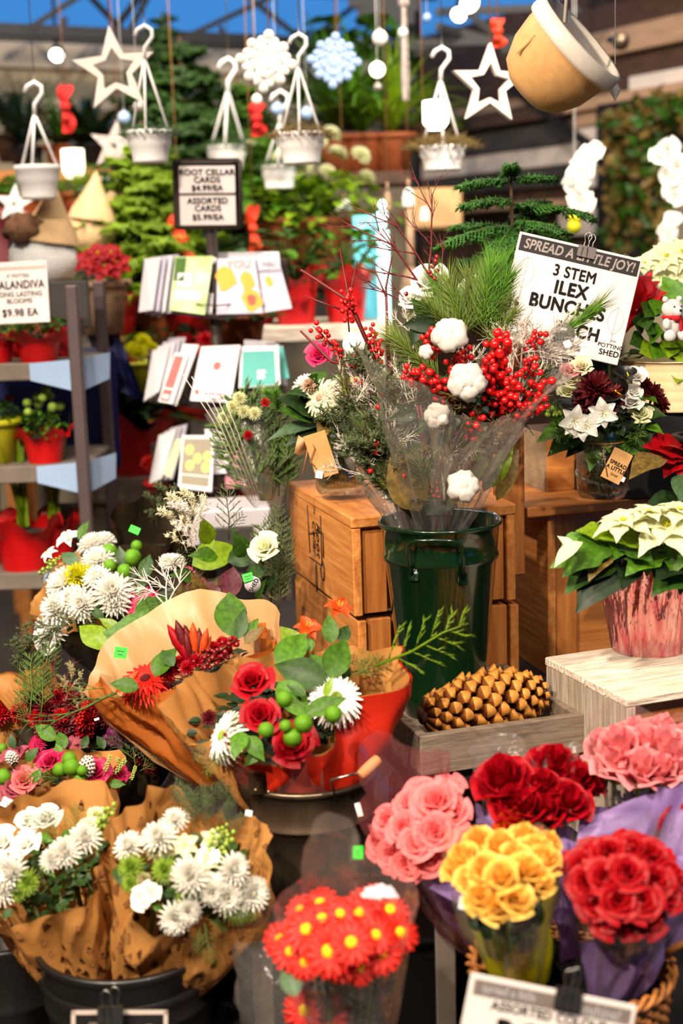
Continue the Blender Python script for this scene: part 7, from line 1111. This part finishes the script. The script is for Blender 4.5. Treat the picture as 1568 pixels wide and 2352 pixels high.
for (x0, y0, x1, y1, m, k, s) in [(320, 1450, 385, 1385, 'leaf', 'leaft', 1.3), (300, 1470, 320, 1410, 'leaf', 'leaft', 1.3), (340, 1470, 250, 1450, 'leaf', 'leaft', 1.2), (250, 1490, 180, 1425, 'leaf_lime', 'leafb', 1.1), (280, 1450, 225, 1415, 'leaf_lime', 'leaf', 1), (520, 1380, 535, 1290, 'leaf_wine', 'leafb', 1.1), (500, 1380, 475, 1330, 'leaf_wine', 'leafb', 1.1), (540, 1370, 545, 1310, 'leaf_wine', 'leaf', 1), (440, 1300, 560, 1240, 'leaf_lime', 'leafb', 1.), (520, 1290, 600, 1260, 'leaf_dark', 'leafb', 1.2), (460, 1290, 490, 1215, 'leaf_lime', 'leafn', 1.2), (570, 1290, 610, 1300, 'leaf_deep', 'leafb', 1.), (490, 1340, 555, 1330, 'leaf_dark', 'leafb', 1), (350, 1480, 400, 1430, 'leaf', 'leaft', 1.2)]: qx.lf(k, x0, y0, x1, y1, [m], 'leaf', .06, lift=.03, sc=s)
for (x0, y0, x1, y1) in [(375, 1385, 310, 1310), (385, 1390, 370, 1290), (385, 1390, 420, 1300), (380, 1370, 300, 1345)]: qx.lf('twig2', x0, y0, x1, y1, None, 'white_twig', .06, lift=.05)
for (x0, y0, x1, y1) in [(420, 1400, 450, 1330), (440, 1400, 490, 1350), (400, 1390, 420, 1340), (430, 1410, 400, 1370)]: qx.lf('pine', x0, y0, x1, y1, ['leaf_bronze', 'stem'], 'feathery_sprig', .05, lift=.02)
for (x0, y0, x1, y1) in [(525, 1240, 523, 1120), (520, 1230, 560, 1180), (400, 1290, 440, 1250), (380, 1300, 440, 1290), (640, 1330, 650, 1200), (650, 1350, 660, 1250), (630, 1300, 600, 1230), (640, 1400, 640, 1290)]: ply(qx.o, 'cedar2' if x0 > 600 else 'cedar', P(x0, y0, 2.75), P(x1, y1, 2.75), (0, -1, .2), 'cedar_sprig', ['cedar_dull'])
for (x0, y0, x1, y1) in [(445, 1260, 430, 1180), (440, 1230, 410, 1170), (455, 1270, 425, 1220)]: ply(qx.o, 'filler', P(x0, y0, 2.7), P(x1, y1, 2.7), (0, -1, .2), 'waxflower', ['twig_white'])
mb = MB(); mb.lathe([(0, -.0006), (1, -.0006), (1, .0006), (0, .0006)], 28); lt = pf(580, 1342, 2.6, -60); dsk = part(qx.o, 'clear_label_disc', mb, ['card_grey'], lt @ MX.Rotation(pi / 2, 4, 'X') @ MX.Scale(pxm(19, 2.6), 4)); link('lettering', text('SHED', .011, .03, 'card_white'), lt @ MX.Translation((0, -.001, -.003)), dsk); sticker(qx.o, 569, 1326, 2.6, 24, 19, -14)
plc(qx.o, 'rose', P(612, 1262, 2.72), (-.2, -.7, .6), pxm(36, 2.72), 'cream_rose', ['ivory'])
for (x0, y0, x1, y1, m, k) in [(560, 1330, 610, 1300, 'leaf_dark', 'leafb'), (600, 1290, 575, 1250, 'leaf', 'leaf'), (500, 1280, 440, 1265, 'leaf', 'leafb'), (480, 1250, 470, 1195, 'leaf_lime', 'leafb'), (560, 1280, 545, 1225, 'leaf_dark', 'leafb'), (450, 1330, 400, 1310, 'leaf_dark', 'leafb'), (600, 1360, 625, 1320, 'leaf_deep', 'leafb'), (590, 1380, 600, 1330, 'leaf_dark', 'leaf'), (470, 1370, 440, 1330, 'leaf_bronze', 'leafb')]: ply(qx.o, k, P(x0, y0, 2.76), P(x1, y1, 2.72), (rnd(-.3, .3), -.7, .6), 'leaf', [m])
for (x0, y0, x1, y1) in [(620, 1400, 630, 1250), (640, 1380, 655, 1290), (600, 1380, 585, 1290), (620, 1350, 600, 1200), (645, 1300, 640, 1180), (610, 1240, 640, 1160)]: ply(qx.o, 'cedar2', P(x0, y0, 2.8), P(x1, y1, 2.8), (rnd(-.4, .4), -1, .1), 'cedar_sprig', ['cedar_dull'])
for (x0, y0, x1, y1) in [(440, 1250, 415, 1160), (450, 1240, 440, 1150), (430, 1270, 395, 1190)]: ply(qx.o, 'filler', P(x0, y0, 2.72), P(x1, y1, 2.72), (0, -1, .2), 'waxflower', ['cream'])
# burgundy bouquets at the left edge
qb = Bq('burgundy_bouquet', 'kraft wrapped bouquet of burgundy and dark red blooms at the left', P(200, 1790, 2.55), P(165, 1630, 2.56), (-.02, -.4, .92), pxm(155, 2.56), pxm(85, 2.56), .06); qb.wrap(['kraft'], a0=pi * .6, a1=1.25 * pi, hf=lambda t: 1.1 + .5 * max(0, math.cos(t - 2.7)) ** 2, seed=3, crk=.012); qb.wrap(['blackpaper'], a0=1.2 * pi, a1=2.1 * pi, seed=4, name='black_paper'); qb.mound(('burgundy', 'stem'), f=.9, h=.3, z=-.02)
for i in range(18): a = 2.4 * i; rr = math.sqrt((i + .5) / 18) * .85; qb.fl('carnation', 165 + 140 * rr * math.cos(a), 1635 + 62 * rr * math.sin(a), rnd(24, 34), [['burgundy', 'red', 'burgundy', 'crimson'][i % 4]], 'dark_red_bloom', .05)
for (x0, y0, x1, y1) in [(70, 1640, 75, 1500), (80, 1620, 60, 1560), (90, 1600, 120, 1480), (60, 1660, 40, 1600), (95, 1640, 100, 1540), (250, 1680, 275, 1640)]: qb.lf('cedar2', x0, y0, x1, y1, ['cedar'], 'cedar_sprig', .05, lift=.03)
for (x0, y0, x1, y1) in [(120, 1610, 130, 1520), (130, 1610, 105, 1540), (140, 1600, 170, 1530)]: qb.lf('twigbrown', x0, y0, x1, y1, ['twig_red'], 'dark_twig', .05, lift=.03)
for (x0, y0, x1, y1) in [(150, 1610, 165, 1550), (180, 1650, 190, 1600), (150, 1590, 140, 1560)]: qb.lf('filler', x0, y0, x1, y1, ['straw'], 'pale_filler', .05, lift=.03)
qb.lf('berries', 180, 1660, 200, 1610, ['scarlet', 'twig_red'], 'berry_cluster', .06, lift=.03); sticker(qb.o, 222, 1652, 2.45, 12, 6, -15, 'sticker_white')
q2 = Bq('burgundy_bouquet', 'second burgundy bouquet cut by the left picture edge', P(-40, 1790, 2.62), P(-30, 1620, 2.62), (-.02, -.4, .92), pxm(80, 2.62), pxm(60, 2.62), .05); q2.wrap(['kraft'], hf=lambda t: 1.05, seed=5); q2.mound(('burgundy', 'stem'))
for (x, y) in [(-5, 1600), (5, 1580), (-25, 1620), (0, 1640), (-20, 1590)]: q2.fl('carnation', x, y, 30, ['red'], 'dark_red_bloom')
mb = MB(); mb.lathe([(0, 0), (.16, 0), (.20, .30), (.21, .31), (.2, .31), (.16, .04), (0, .04)], 40); c = P(130, 1800, 2.58); single('black_pot', mb.mesh('black_pot', ['black_metal']), MX.Translation((c.x, c.y, c.z - .29)), 'black tub holding the burgundy bouquets', 'bucket')
mb = MB(); mb.box(1.3, .7, .05, (0, 0, -.025)); mb.box(1.2, .05, .5, (0, -.3, -.3)); c = P(150, 1800, 2.75); single('dark_bench', mb.mesh('dark_bench', ['slate'], False), MX.Translation((c.x - .2, c.y + .15, c.z - .29)), 'grey bench behind the bouquets on the left', 'bench')
# pink and pine cone bouquets
def pinkq(lb, T, N, rx, ry, B, hf, seed, wm='kraft'): q = Bq('pink_rose_bouquet', lb, B, T, N, rx, ry, .045, 'bouquet', 'pink rose and pine cone bouquets'); q.wrap([wm], hf=hf, seed=seed, crk=.012); q.mound(('leaf_deep', 'stem'), f=.85, h=.3, z=-.03); return q
YP1 = 2.33
qa = pinkq('kraft bouquet of pink roses and a white tipped pine cone left of the tree print', P(175, 1765, YP1), (0, -.42, .9), pxm(105, YP1), pxm(58, YP1), P(200, 1900, YP1), lambda t: 1. + .05 * math.sin(3 * t), 2)
qa.fl('cone', 205, 1738, 46, None, 'pine_cone', .09, z=(.05, -.5, .85), lift=.02); many(qa, 'rose', [(215, 1778, 36), (118, 1757, 34)], ['hotpink'], 'pink_rose', dome=.04); qa.fl('rose', 272, 1778, 22, ['hotpink'], 'pink_rose'); many(qa, 'pom', [(160, 1745, 20), (165, 1762, 22), (138, 1768, 18), (182, 1787, 16), (188, 1770, 14)], None, 'green_pompon', dome=.06, lift=.03)
for (x0, y0, x1, y1) in [(240, 1770, 255, 1735), (262, 1775, 290, 1745), (300, 1790, 312, 1760), (275, 1770, 270, 1740)]: qa.lf('berries', x0, y0, x1, y1, ['berry_green', 'stem'], 'green_berries', .05, lift=.02)
q4 = pinkq('pink rose bouquet with a small pine cone at the left edge', P(35, 1775, YP1), (0, -.42, .9), pxm(85, YP1), pxm(62, YP1), P(60, 1900, YP1), lambda t: 1.02, 3)
q4.fl('rose', 38, 1812, 40, ['dusty'], 'pink_rose', .05); q4.fl('rose', 55, 1795, 34, ['pink'], 'pink_rose', .04); q4.fl('cone', 35, 1758, 34, None, 'pine_cone', .06, lift=.02); many(q4, 'alstro', [(20, 1742, 30), (45, 1730, 28)], ['dusty', 'burgundy'], 'mauve_lily', dome=.03); many(q4, 'pom', [(8, 1785, 22), (5, 1720, 14)], None, 'lime_pompon', dome=.04); q4.fl('rose', 5, 1820, 26, ['pink_pale'], 'pale_bloom', .03)
q5 = pinkq('black wrapped bouquet with purple blooms and pine cones behind the pink roses', P(255, 1705, 2.48), (0, -.42, .9), pxm(140, 2.48), pxm(52, 2.48), P(280, 1860, 2.5), lambda t: 1.0 + .04 * math.sin(4 * t), 4, 'blackpaper')
many(q5, 'alstro', [(262, 1695, 30), (275, 1705, 26)], ['purple', 'dusty'], 'purple_alstroemeria', dome=.04); many(q5, 'alstro', [(160, 1683, 24), (180, 1715, 26), (168, 1708, 22)], ['dusty', 'burgundy'], 'mauve_lily', dome=.03); q5.fl('cone', 130, 1680, 32, None, 'pine_cone', .05); q5.fl('cone', 350, 1740, 42, None, 'pine_cone', .07, z=(.1, -.5, .85)); many(q5, 'carnation', [(320, 1740, 24), (345, 1765, 20)], ['burgundy'], 'dark_bloom'); q5.fl('gerbera', 82, 1706, 26, ['hotpink', 'hotpink'], 'magenta_bloom', .02)
for q_, L_ in ((q5, [(310, 1760, 290, 1640), (330, 1760, 350, 1670), (300, 1740, 250, 1690), (320, 1770, 370, 1740)]), (qa, [(140, 1790, 50, 1780), (150, 1800, 100, 1770), (120, 1800, 140, 1770), (160, 1800, 170, 1830)])):
    for (x0, y0, x1, y1) in L_: q_.lf('cedar', x0, y0, x1, y1, None, 'cedar_sprig', .05, lift=.04)
for q_, L_ in ((q5, [(130, 1700, 85, 1665, 'leaf'), (150, 1720, 135, 1680, 'leaf'), (370, 1760, 365, 1715, 'leaf'), (240, 1720, 225, 1690, 'leaf_dark'), (190, 1720, 200, 1690, 'leaf_dark'), (300, 1700, 320, 1680, 'leaf_dark')]), (q4, [(30, 1720, 25, 1690, 'leaf_blue'), (70, 1800, 90, 1770, 'leaf'), (60, 1750, 80, 1720, 'leaf_dark')]), (qa, [(140, 1740, 130, 1710, 'leaf'), (220, 1800, 240, 1760, 'leaf_dark'), (250, 1800, 280, 1800, 'leaf')])):
    for (x0, y0, x1, y1, m) in L_: q_.lf('leafb', x0, y0, x1, y1, [m], 'leaf', .04, lift=.02, sc=1.2)
mb = MB(); mb.lathe([(0, 0), (.16, 0), (.185, .24), (.195, .25), (.18, .25), (.15, .04), (0, .04)], 40); c = P(190, 1880, 2.4); single('black_pot', mb.mesh('black_pot', ['black_metal']), MX.Translation((c.x - .05, c.y + .02, c.z - .26)), 'black tub holding the pink rose bouquets', 'bucket')
# ============================================================ ROSES ON THE RIGHT
def sleeve(q, m='cello', **kw): return q.wrap([m], name='clear_sleeve', nu=44, nv=12, **kw)
def roseq(lb, B, T, N, rx, ry, key, m, pts, r, dome=.06, r0=.03, group=None, vw=.5, out=1.4, stem=True):
    q = Bq('rose_bouquet', lb, B, T, N, rx, ry, r0, 'bouquet', group or 'sleeved rose bouquets'); q.mound(('leaf_deep', 'stem'), f=.75, h=.35, z=-.09)
    for p in pts: q.fl(key, p[0], p[1], (p[2] if len(p) > 2 else r) * rnd(.94, 1.08), m, 'rose', dome, out, vw)
    if stem: q.stems()
    return q
Yy = 1.76
q = roseq('sleeved bouquet of pale yellow roses in front on the right', P(1195, 2260, 1.80), P(1160, 2035, Yy), (-.08, -.62, .78), pxm(122, Yy), pxm(105, Yy), 'rosebud', ['yellowrose', 'leaf_lime'], [(1075, 1985), (1105, 1950), (1150, 1960), (1200, 1945), (1245, 1960), (1240, 1990), (1180, 1985), (1120, 2010), (1155, 2025), (1230, 2035), (1090, 2030), (1060, 2010), (1110, 2065), (1180, 2070), (1140, 2085), (1205, 2010), (1225, 1970)], 60, .10, vw=.25)
q.wrap(['yellowpaper'], v0=.0, hf=lambda t: .62 + .30 * max(0, math.cos(t)) + .06 * math.cos(2 * t), name='yellow_paper', seed=2, nu=50); sleeve(q, hf=lambda t: 1.18 + .08 * math.sin(3 * t), seed=6)
for (x0, y0, x1, y1) in [(1100, 2140, 1075, 2085), (1150, 2150, 1150, 2090), (1200, 2150, 1210, 2090), (1180, 2170, 1190, 2110), (1120, 2160, 1110, 2110), (1230, 2130, 1240, 2070)]: q.lf('leafb', x0, y0, x1, y1, ['leaf_deep'], 'leaf', .02)
sticker(q.o, 1079, 2076, 1.70, 52, 32, 12, 'sticker_white'); ybq = q
q = roseq('sleeved bouquet of deep red roses in front at the far right', P(1390, 2290, 1.82), P(1445, 2030, 1.78), (.08, -.62, .78), pxm(135, 1.78), pxm(112, 1.78), 'rose', ['red'], [(1360, 1975), (1400, 1965), (1450, 1960), (1490, 1975), (1530, 2010), (1500, 2030), (1440, 2010), (1390, 2020), (1350, 2030), (1370, 2075), (1420, 2070), (1470, 2075), (1520, 2060), (1440, 2110), (1400, 2105), (1480, 2110), (1545, 2045), (1340, 2000)], 48, .08)
sleeve(q, hf=lambda t: 1.2 + .06 * math.sin(3 * t), seed=3); q.wrap(['lilac'], a0=pi * 1.12, a1=pi * 1.95, hf=lambda t: .66, name='lilac_front_paper', seed=1, crk=.01); q.wrap(['lilac'], a0=-.35 * pi, a1=.35 * pi, hf=lambda t: 1.45 - .1 * math.sin(3 * t), name='lilac_side_paper', seed=14, crk=.02, fl=.3)
rq = q
q = roseq('sleeved bouquet of coral pink roses by the gunmetal pail', P(1090, 2160, 1.98), P(965, 1905, 1.95), (-.42, -.60, .68), pxm(118, 1.95), pxm(112, 1.95), 'rose', ['pink'], [(1005, 1850, 56), (945, 1850, 42), (895, 1890, 40), (930, 1905, 42), (880, 1940, 42), (960, 1940, 44), (905, 1965, 40), (1000, 1915, 46), (940, 1985, 40), (985, 1975, 42), (1040, 1870, 46), (975, 1830, 44), (1030, 1820, 40), (1030, 1930, 36)], 40, .07)
sleeve(q, 'cello_pink', hf=lambda t: 1.32 + .1 * math.sin(3 * t), seed=8); q.wrap(['lilac'], a0=-.4 * pi, a1=.22 * pi, hf=lambda t: 1.1, name='lilac_paper', seed=9); sticker(q.o, 824, 1860, 2.0, 13, 32, -14, 'sticker_white')
for (x0, y0, x1, y1) in [(1000, 2020, 970, 1960), (1020, 2010, 1030, 1940)]: q.lf('leafb', x0, y0, x1, y1, ['leaf_dark'], 'leaf', .02)
q = roseq('sleeved bouquet of tall red rose buds behind the yellow roses', P(1225, 2130, 1.95), P(1215, 1840, 2.0), (-.05, -.4, .9), pxm(105, 2.0), pxm(70, 2.0), 'rosebud', ['crimson', 'leaf'], [(1165, 1830, 100), (1265, 1795, 96), (1210, 1880, 84), (1290, 1865, 84), (1250, 1885, 80), (1305, 1815, 76), (1185, 1865, 76), (1240, 1830, 70)], 44, .03, vw=.15, out=.7)
q.fl('rosebud', 1190, 1905, 78, ['orange', 'leaf_lime'], 'rose', .02, vw=.1); q.fl('rosebud', 1345, 1815, 56, ['crimson', 'leaf'], 'rose', .0, vw=.1); sleeve(q, hf=lambda t: 1.35 + .12 * math.sin(3 * t + 1), seed=5); q.wrap(['lilac'], a0=pi * .75, a1=pi * 2.2, hf=lambda t: .72 + .12 * math.sin(2 * t), name='lilac_paper', seed=3, crk=.02)
q = roseq('sleeved bouquet of long stemmed pale pink roses at the right edge', P(1480, 2050, 2.05), P(1475, 1765, 2.02), (0, -.35, .93), pxm(118, 2.02), pxm(80, 2.02), 'rosebud', ['pink_pale', 'leaf_lime'], [(1395, 1745, 81), (1430, 1755, 92), (1480, 1745, 92), (1525, 1755, 92), (1560, 1740, 84), (1455, 1720, 72), (1505, 1715, 72), (1550, 1780, 84), (1410, 1780, 78), (1470, 1790, 81), (1510, 1795, 78)], 56, .02, vw=.12, out=.5)
sleeve(q, hf=lambda t: 1.3 + .1 * math.sin(4 * t), seed=15); q.wrap(['lilac'], a0=pi * 1.05, a1=pi * 2.1, hf=lambda t: .75 + .30 * max(0, math.cos(t - 5.9)), name='lilac_paper', seed=13, crk=.02)
# lilac paper sheets between the rose bunches
def sheet(lb, c4, Y4, m, seed):
    c = [P(x, y, yy) for (x, y), yy in zip(c4, Y4)]; n = (c[1] - c[0]).cross(c[3] - c[0]).normalized(); o = thing('wrapping_paper', lb, 'paper', c[3], 'lilac paper sheets'); mb = MB(); mb.grid(18, 18, lambda u, v: c[0].lerp(c[1], u).lerp(c[3].lerp(c[2], u), v) + n * (.012 * noise.noise(V((u * 3 + seed, v * 3, 1))) + .010 * abs(noise.noise(V((u * 5, v * 4 + seed, 3)))))); part(o, 'sheet', mb, [m], MX()); return o
sheet('lilac paper rising between the yellow and the red roses', [(1262, 1930), (1330, 1935), (1330, 2200), (1285, 2210)], [1.86, 1.88, 1.86, 1.84], 'lilac', 1); sheet('lilac paper left of the yellow roses', [(1055, 1930), (1110, 1900), (1150, 2130), (985, 2040)], [1.9, 1.95, 1.86, 1.86], 'lilac', 3); sheet('lilac paper flaring behind the deep red roses', [(1330, 1880), (1590, 1790), (1590, 2000), (1320, 1960)], [1.95, 1.95, 1.92, 1.92], 'lilac', 5); sheet('lilac paper corner above the yellow roses', [(1090, 1840), (1320, 1935), (1300, 2010), (1100, 1990)], [2.0, 1.94, 1.9, 1.92], 'lilac', 7)
sheet('lilac paper tail at the far right below the red roses', [(1480, 2080), (1590, 1990), (1590, 2150), (1400, 2240)], [1.8, 1.8, 1.82, 1.86], 'lilac', 9)
mb = MB(); mb.tube([P(1550, 1830, 1.84), P(1520, 1880, 1.82), P(1505, 1930, 1.83)], .003, 6); mb.ball(.012, tuple(P(1562, 1860, 1.84)), 10, 6, 0, None, (1, .4, 1.2)); single('red_ribbon', mb.mesh('red_ribbon', ['crimson']), None, 'thin red ribbon on the lilac paper at the right edge', 'ribbon')
# ============================================================ RED DAISIES
Yd = 1.72; q = Bq('red_daisy_bouquet', 'clear sleeved bouquet of red daisies with yellow centres at the bottom', P(800, 2560, 1.78), P(785, 2150, Yd), (-.02, -.58, .8), pxm(150, Yd), pxm(105, Yd), .035); q.mound(('leaf_dark', 'stem'), f=.7, h=.5, z=-.11)
for (x, y, r) in [(705, 2135, 62), (645, 2158, 50), (755, 2185, 66), (806, 2165, 58), (668, 2185, 52), (822, 2098, 54), (895, 2090, 52), (918, 2142, 52), (740, 2110, 50), (862, 2148, 50), (875, 2190, 54), (825, 2222, 46), (735, 2075, 50), (780, 2100, 48), (865, 2062, 46), (700, 2210, 46), (780, 2215, 48), (840, 2070, 46), (690, 2090, 44)]: q.fl('reddaisy', x, y, r, None, 'red_daisy', .07, 1.3, .5)
for (x, y, r) in [(700, 2320, 60), (755, 2330, 60), (720, 2360, 60)]: plc(q.o, 'reddaisy', P(x, y, 1.74), (-.2, -.8, .4), pxm(r, Yd), 'red_daisy')
q.stems(); sleeve(q, hf=lambda t: 1.12 + .22 * max(0, math.sin(t)) ** 2, seed=21, crk=.012); q.lf('leafb', 680, 2290, 655, 2210, ['leaf_blue'], 'leaf', .0, sc=1.2); mb = MB()
for k in range(60): a = 2.4 * k; rr = math.sqrt(k / 60); mb.ball(.0021 + .0016 * (1 - rr), tuple(P(872 + 42 * rr * math.cos(a), 2062 - abs(30 * rr * math.sin(a)), Yd - .05)), 6, 4)
part(q.o, 'white_printed_dots', mb, ['card_white'], MX()); sticker(q.o, 822, 1958, 1.78, 24, 30, 3)
mb = MB()
for (x, y, a, b) in [(838, 2012, 7, 5), (818, 2018, 5, 4), (838, 2315, 8, 5), (868, 2340, 16, 10), (890, 2300, 10, 6)]: mb.ball(1, (0, 0, 0), 10, 6, 0, MX.Translation(P(x, y, 1.735)) @ MX.Diagonal((pxm(a, Yd), .0006, pxm(b, Yd), 1)))
part(q.o, 'dark_printed_spots', mb, ['ink'], MX())
q6 = Bq('empty_sleeve', 'empty clear plastic sleeve left of the red daisies', P(660, 2420, 1.9), P(680, 2110, 1.92), (0, -.4, .9), pxm(105, 1.92), pxm(60, 1.92), .05, 'sleeve'); q6.wrap(['cello'], hf=lambda t: 1. + .1 * math.sin(3 * t), seed=31, name='film', nu=36, nv=8, crk=.02)
# ============================================================ BASKET AND LOWER SIGN
c = P(1310, 2225, 1.85); br = pxm(238, 1.85); BHt = .34; o = thing('wicker_basket', 'honey brown wicker basket holding the rose bouquets', 'basket', c - V((0, 0, BHt))); Mk = W[o]; mb = MB(); rr = lambda z: br * (.72 + .26 * z / BHt)
for j in range(44):
    z = BHt * (j + .5) / 44
    mb.tube([((rr(z) + .004 * math.cos(k * pi + j * pi)) * math.cos(2 * pi * k / 72), (rr(z) + .004 * math.cos(k * pi + j * pi)) * math.sin(2 * pi * k / 72), z) for k in range(73)], .0036, 5)
wv = part(o, 'woven_side', mb, ['wicker'], Mk); mb = MB()
for k in range(36): a = 2 * pi * k / 36; mb.tube([(rr(0) * math.cos(a), rr(0) * math.sin(a), 0), (rr(BHt) * math.cos(a), rr(BHt) * math.sin(a), BHt + .004)], .004, 5)
part(o, 'stakes', mb, ['wicker'], Mk); mb = MB()
for s in range(3): mb.tube([((br + .006 * math.cos(k * .9 + s * 2.1)) * math.cos(2 * pi * k / 90), (br + .006 * math.cos(k * .9 + s * 2.1)) * math.sin(2 * pi * k / 90), BHt + .008 + .007 * math.sin(k * .9 + s * 2.1)) for k in range(91)], .0036, 6)
part(o, 'braided_rim', mb, ['wicker'], Mk); mb = MB(); mb.tube([P(1505, 2215, 1.85), P(1545, 2180, 1.8), P(1600, 2150, 1.8)], .005, 6); part(o, 'loose_cane', mb, ['wicker'], MX()); mb = MB(); mb.tube([P(1095, 2180, 1.82), P(1085, 2215, 1.8), P(1110, 2225, 1.8), P(1118, 2185, 1.82)], .005, 6); part(o, 'loose_cane', mb, ['wicker'], MX())
mb = MB(); mb.lathe([(0, .005), (rr(0) - .01, .005), (rr(BHt) - .014, BHt - .02)], 32); part(o, 'dark_liner', mb, ['black'], Mk)
mb = MB(); mb.lathe([(0, 0), (.2, 0), (.2, c.z - BHt), (0, c.z - BHt)], 32); single('black_plinth', mb.mesh('black_plinth', ['dark_table'], False), MX.Translation((c.x, c.y, 0)), 'round black plinth under the wicker basket', 'stand')
Ysg = 1.55; M = pf(1253, 2372, Ysg, 13.0, 0, -12); sw, sh_ = pxm(412, Ysg), pxm(215, Ysg); o = thing('price_sign', 'white sign for assorted roses clipped to the wicker basket', 'sign', M.translation); mb = MB(); mb.box(sw, .003, sh_, bev=.001); part(o, 'board', mb, ['paper_grey'], M, False); mb = MB(); mb.box(sw * .94, .001, sh_ * .17, (0, -.002, sh_ * .36)); part(o, 'header_band', mb, ['ink_grey'], M, False)
letters(o, 'spread a little', -sw * .26, sh_ * .365, sh_ * .14, M, .01, 'card_white', .78, -.0028); letters(o, 'sunshine!', sw * .27, sh_ * .345, sh_ * .17, M, .01, 'card_white', .85, -.0028); letters(o, 'ASSORTED COLOUR', 0, sh_ * .19, sh_ * .145, M, .03, 'ink', .95, -.002); letters(o, 'ROSES', 0, -.10 * sh_, sh_ * .38, M, .045, 'ink', 1, -.002)
clip(M @ MX.Translation((.018, 0, sh_ / 2)), .032, 'black binder clip on the assorted roses sign', 'black')
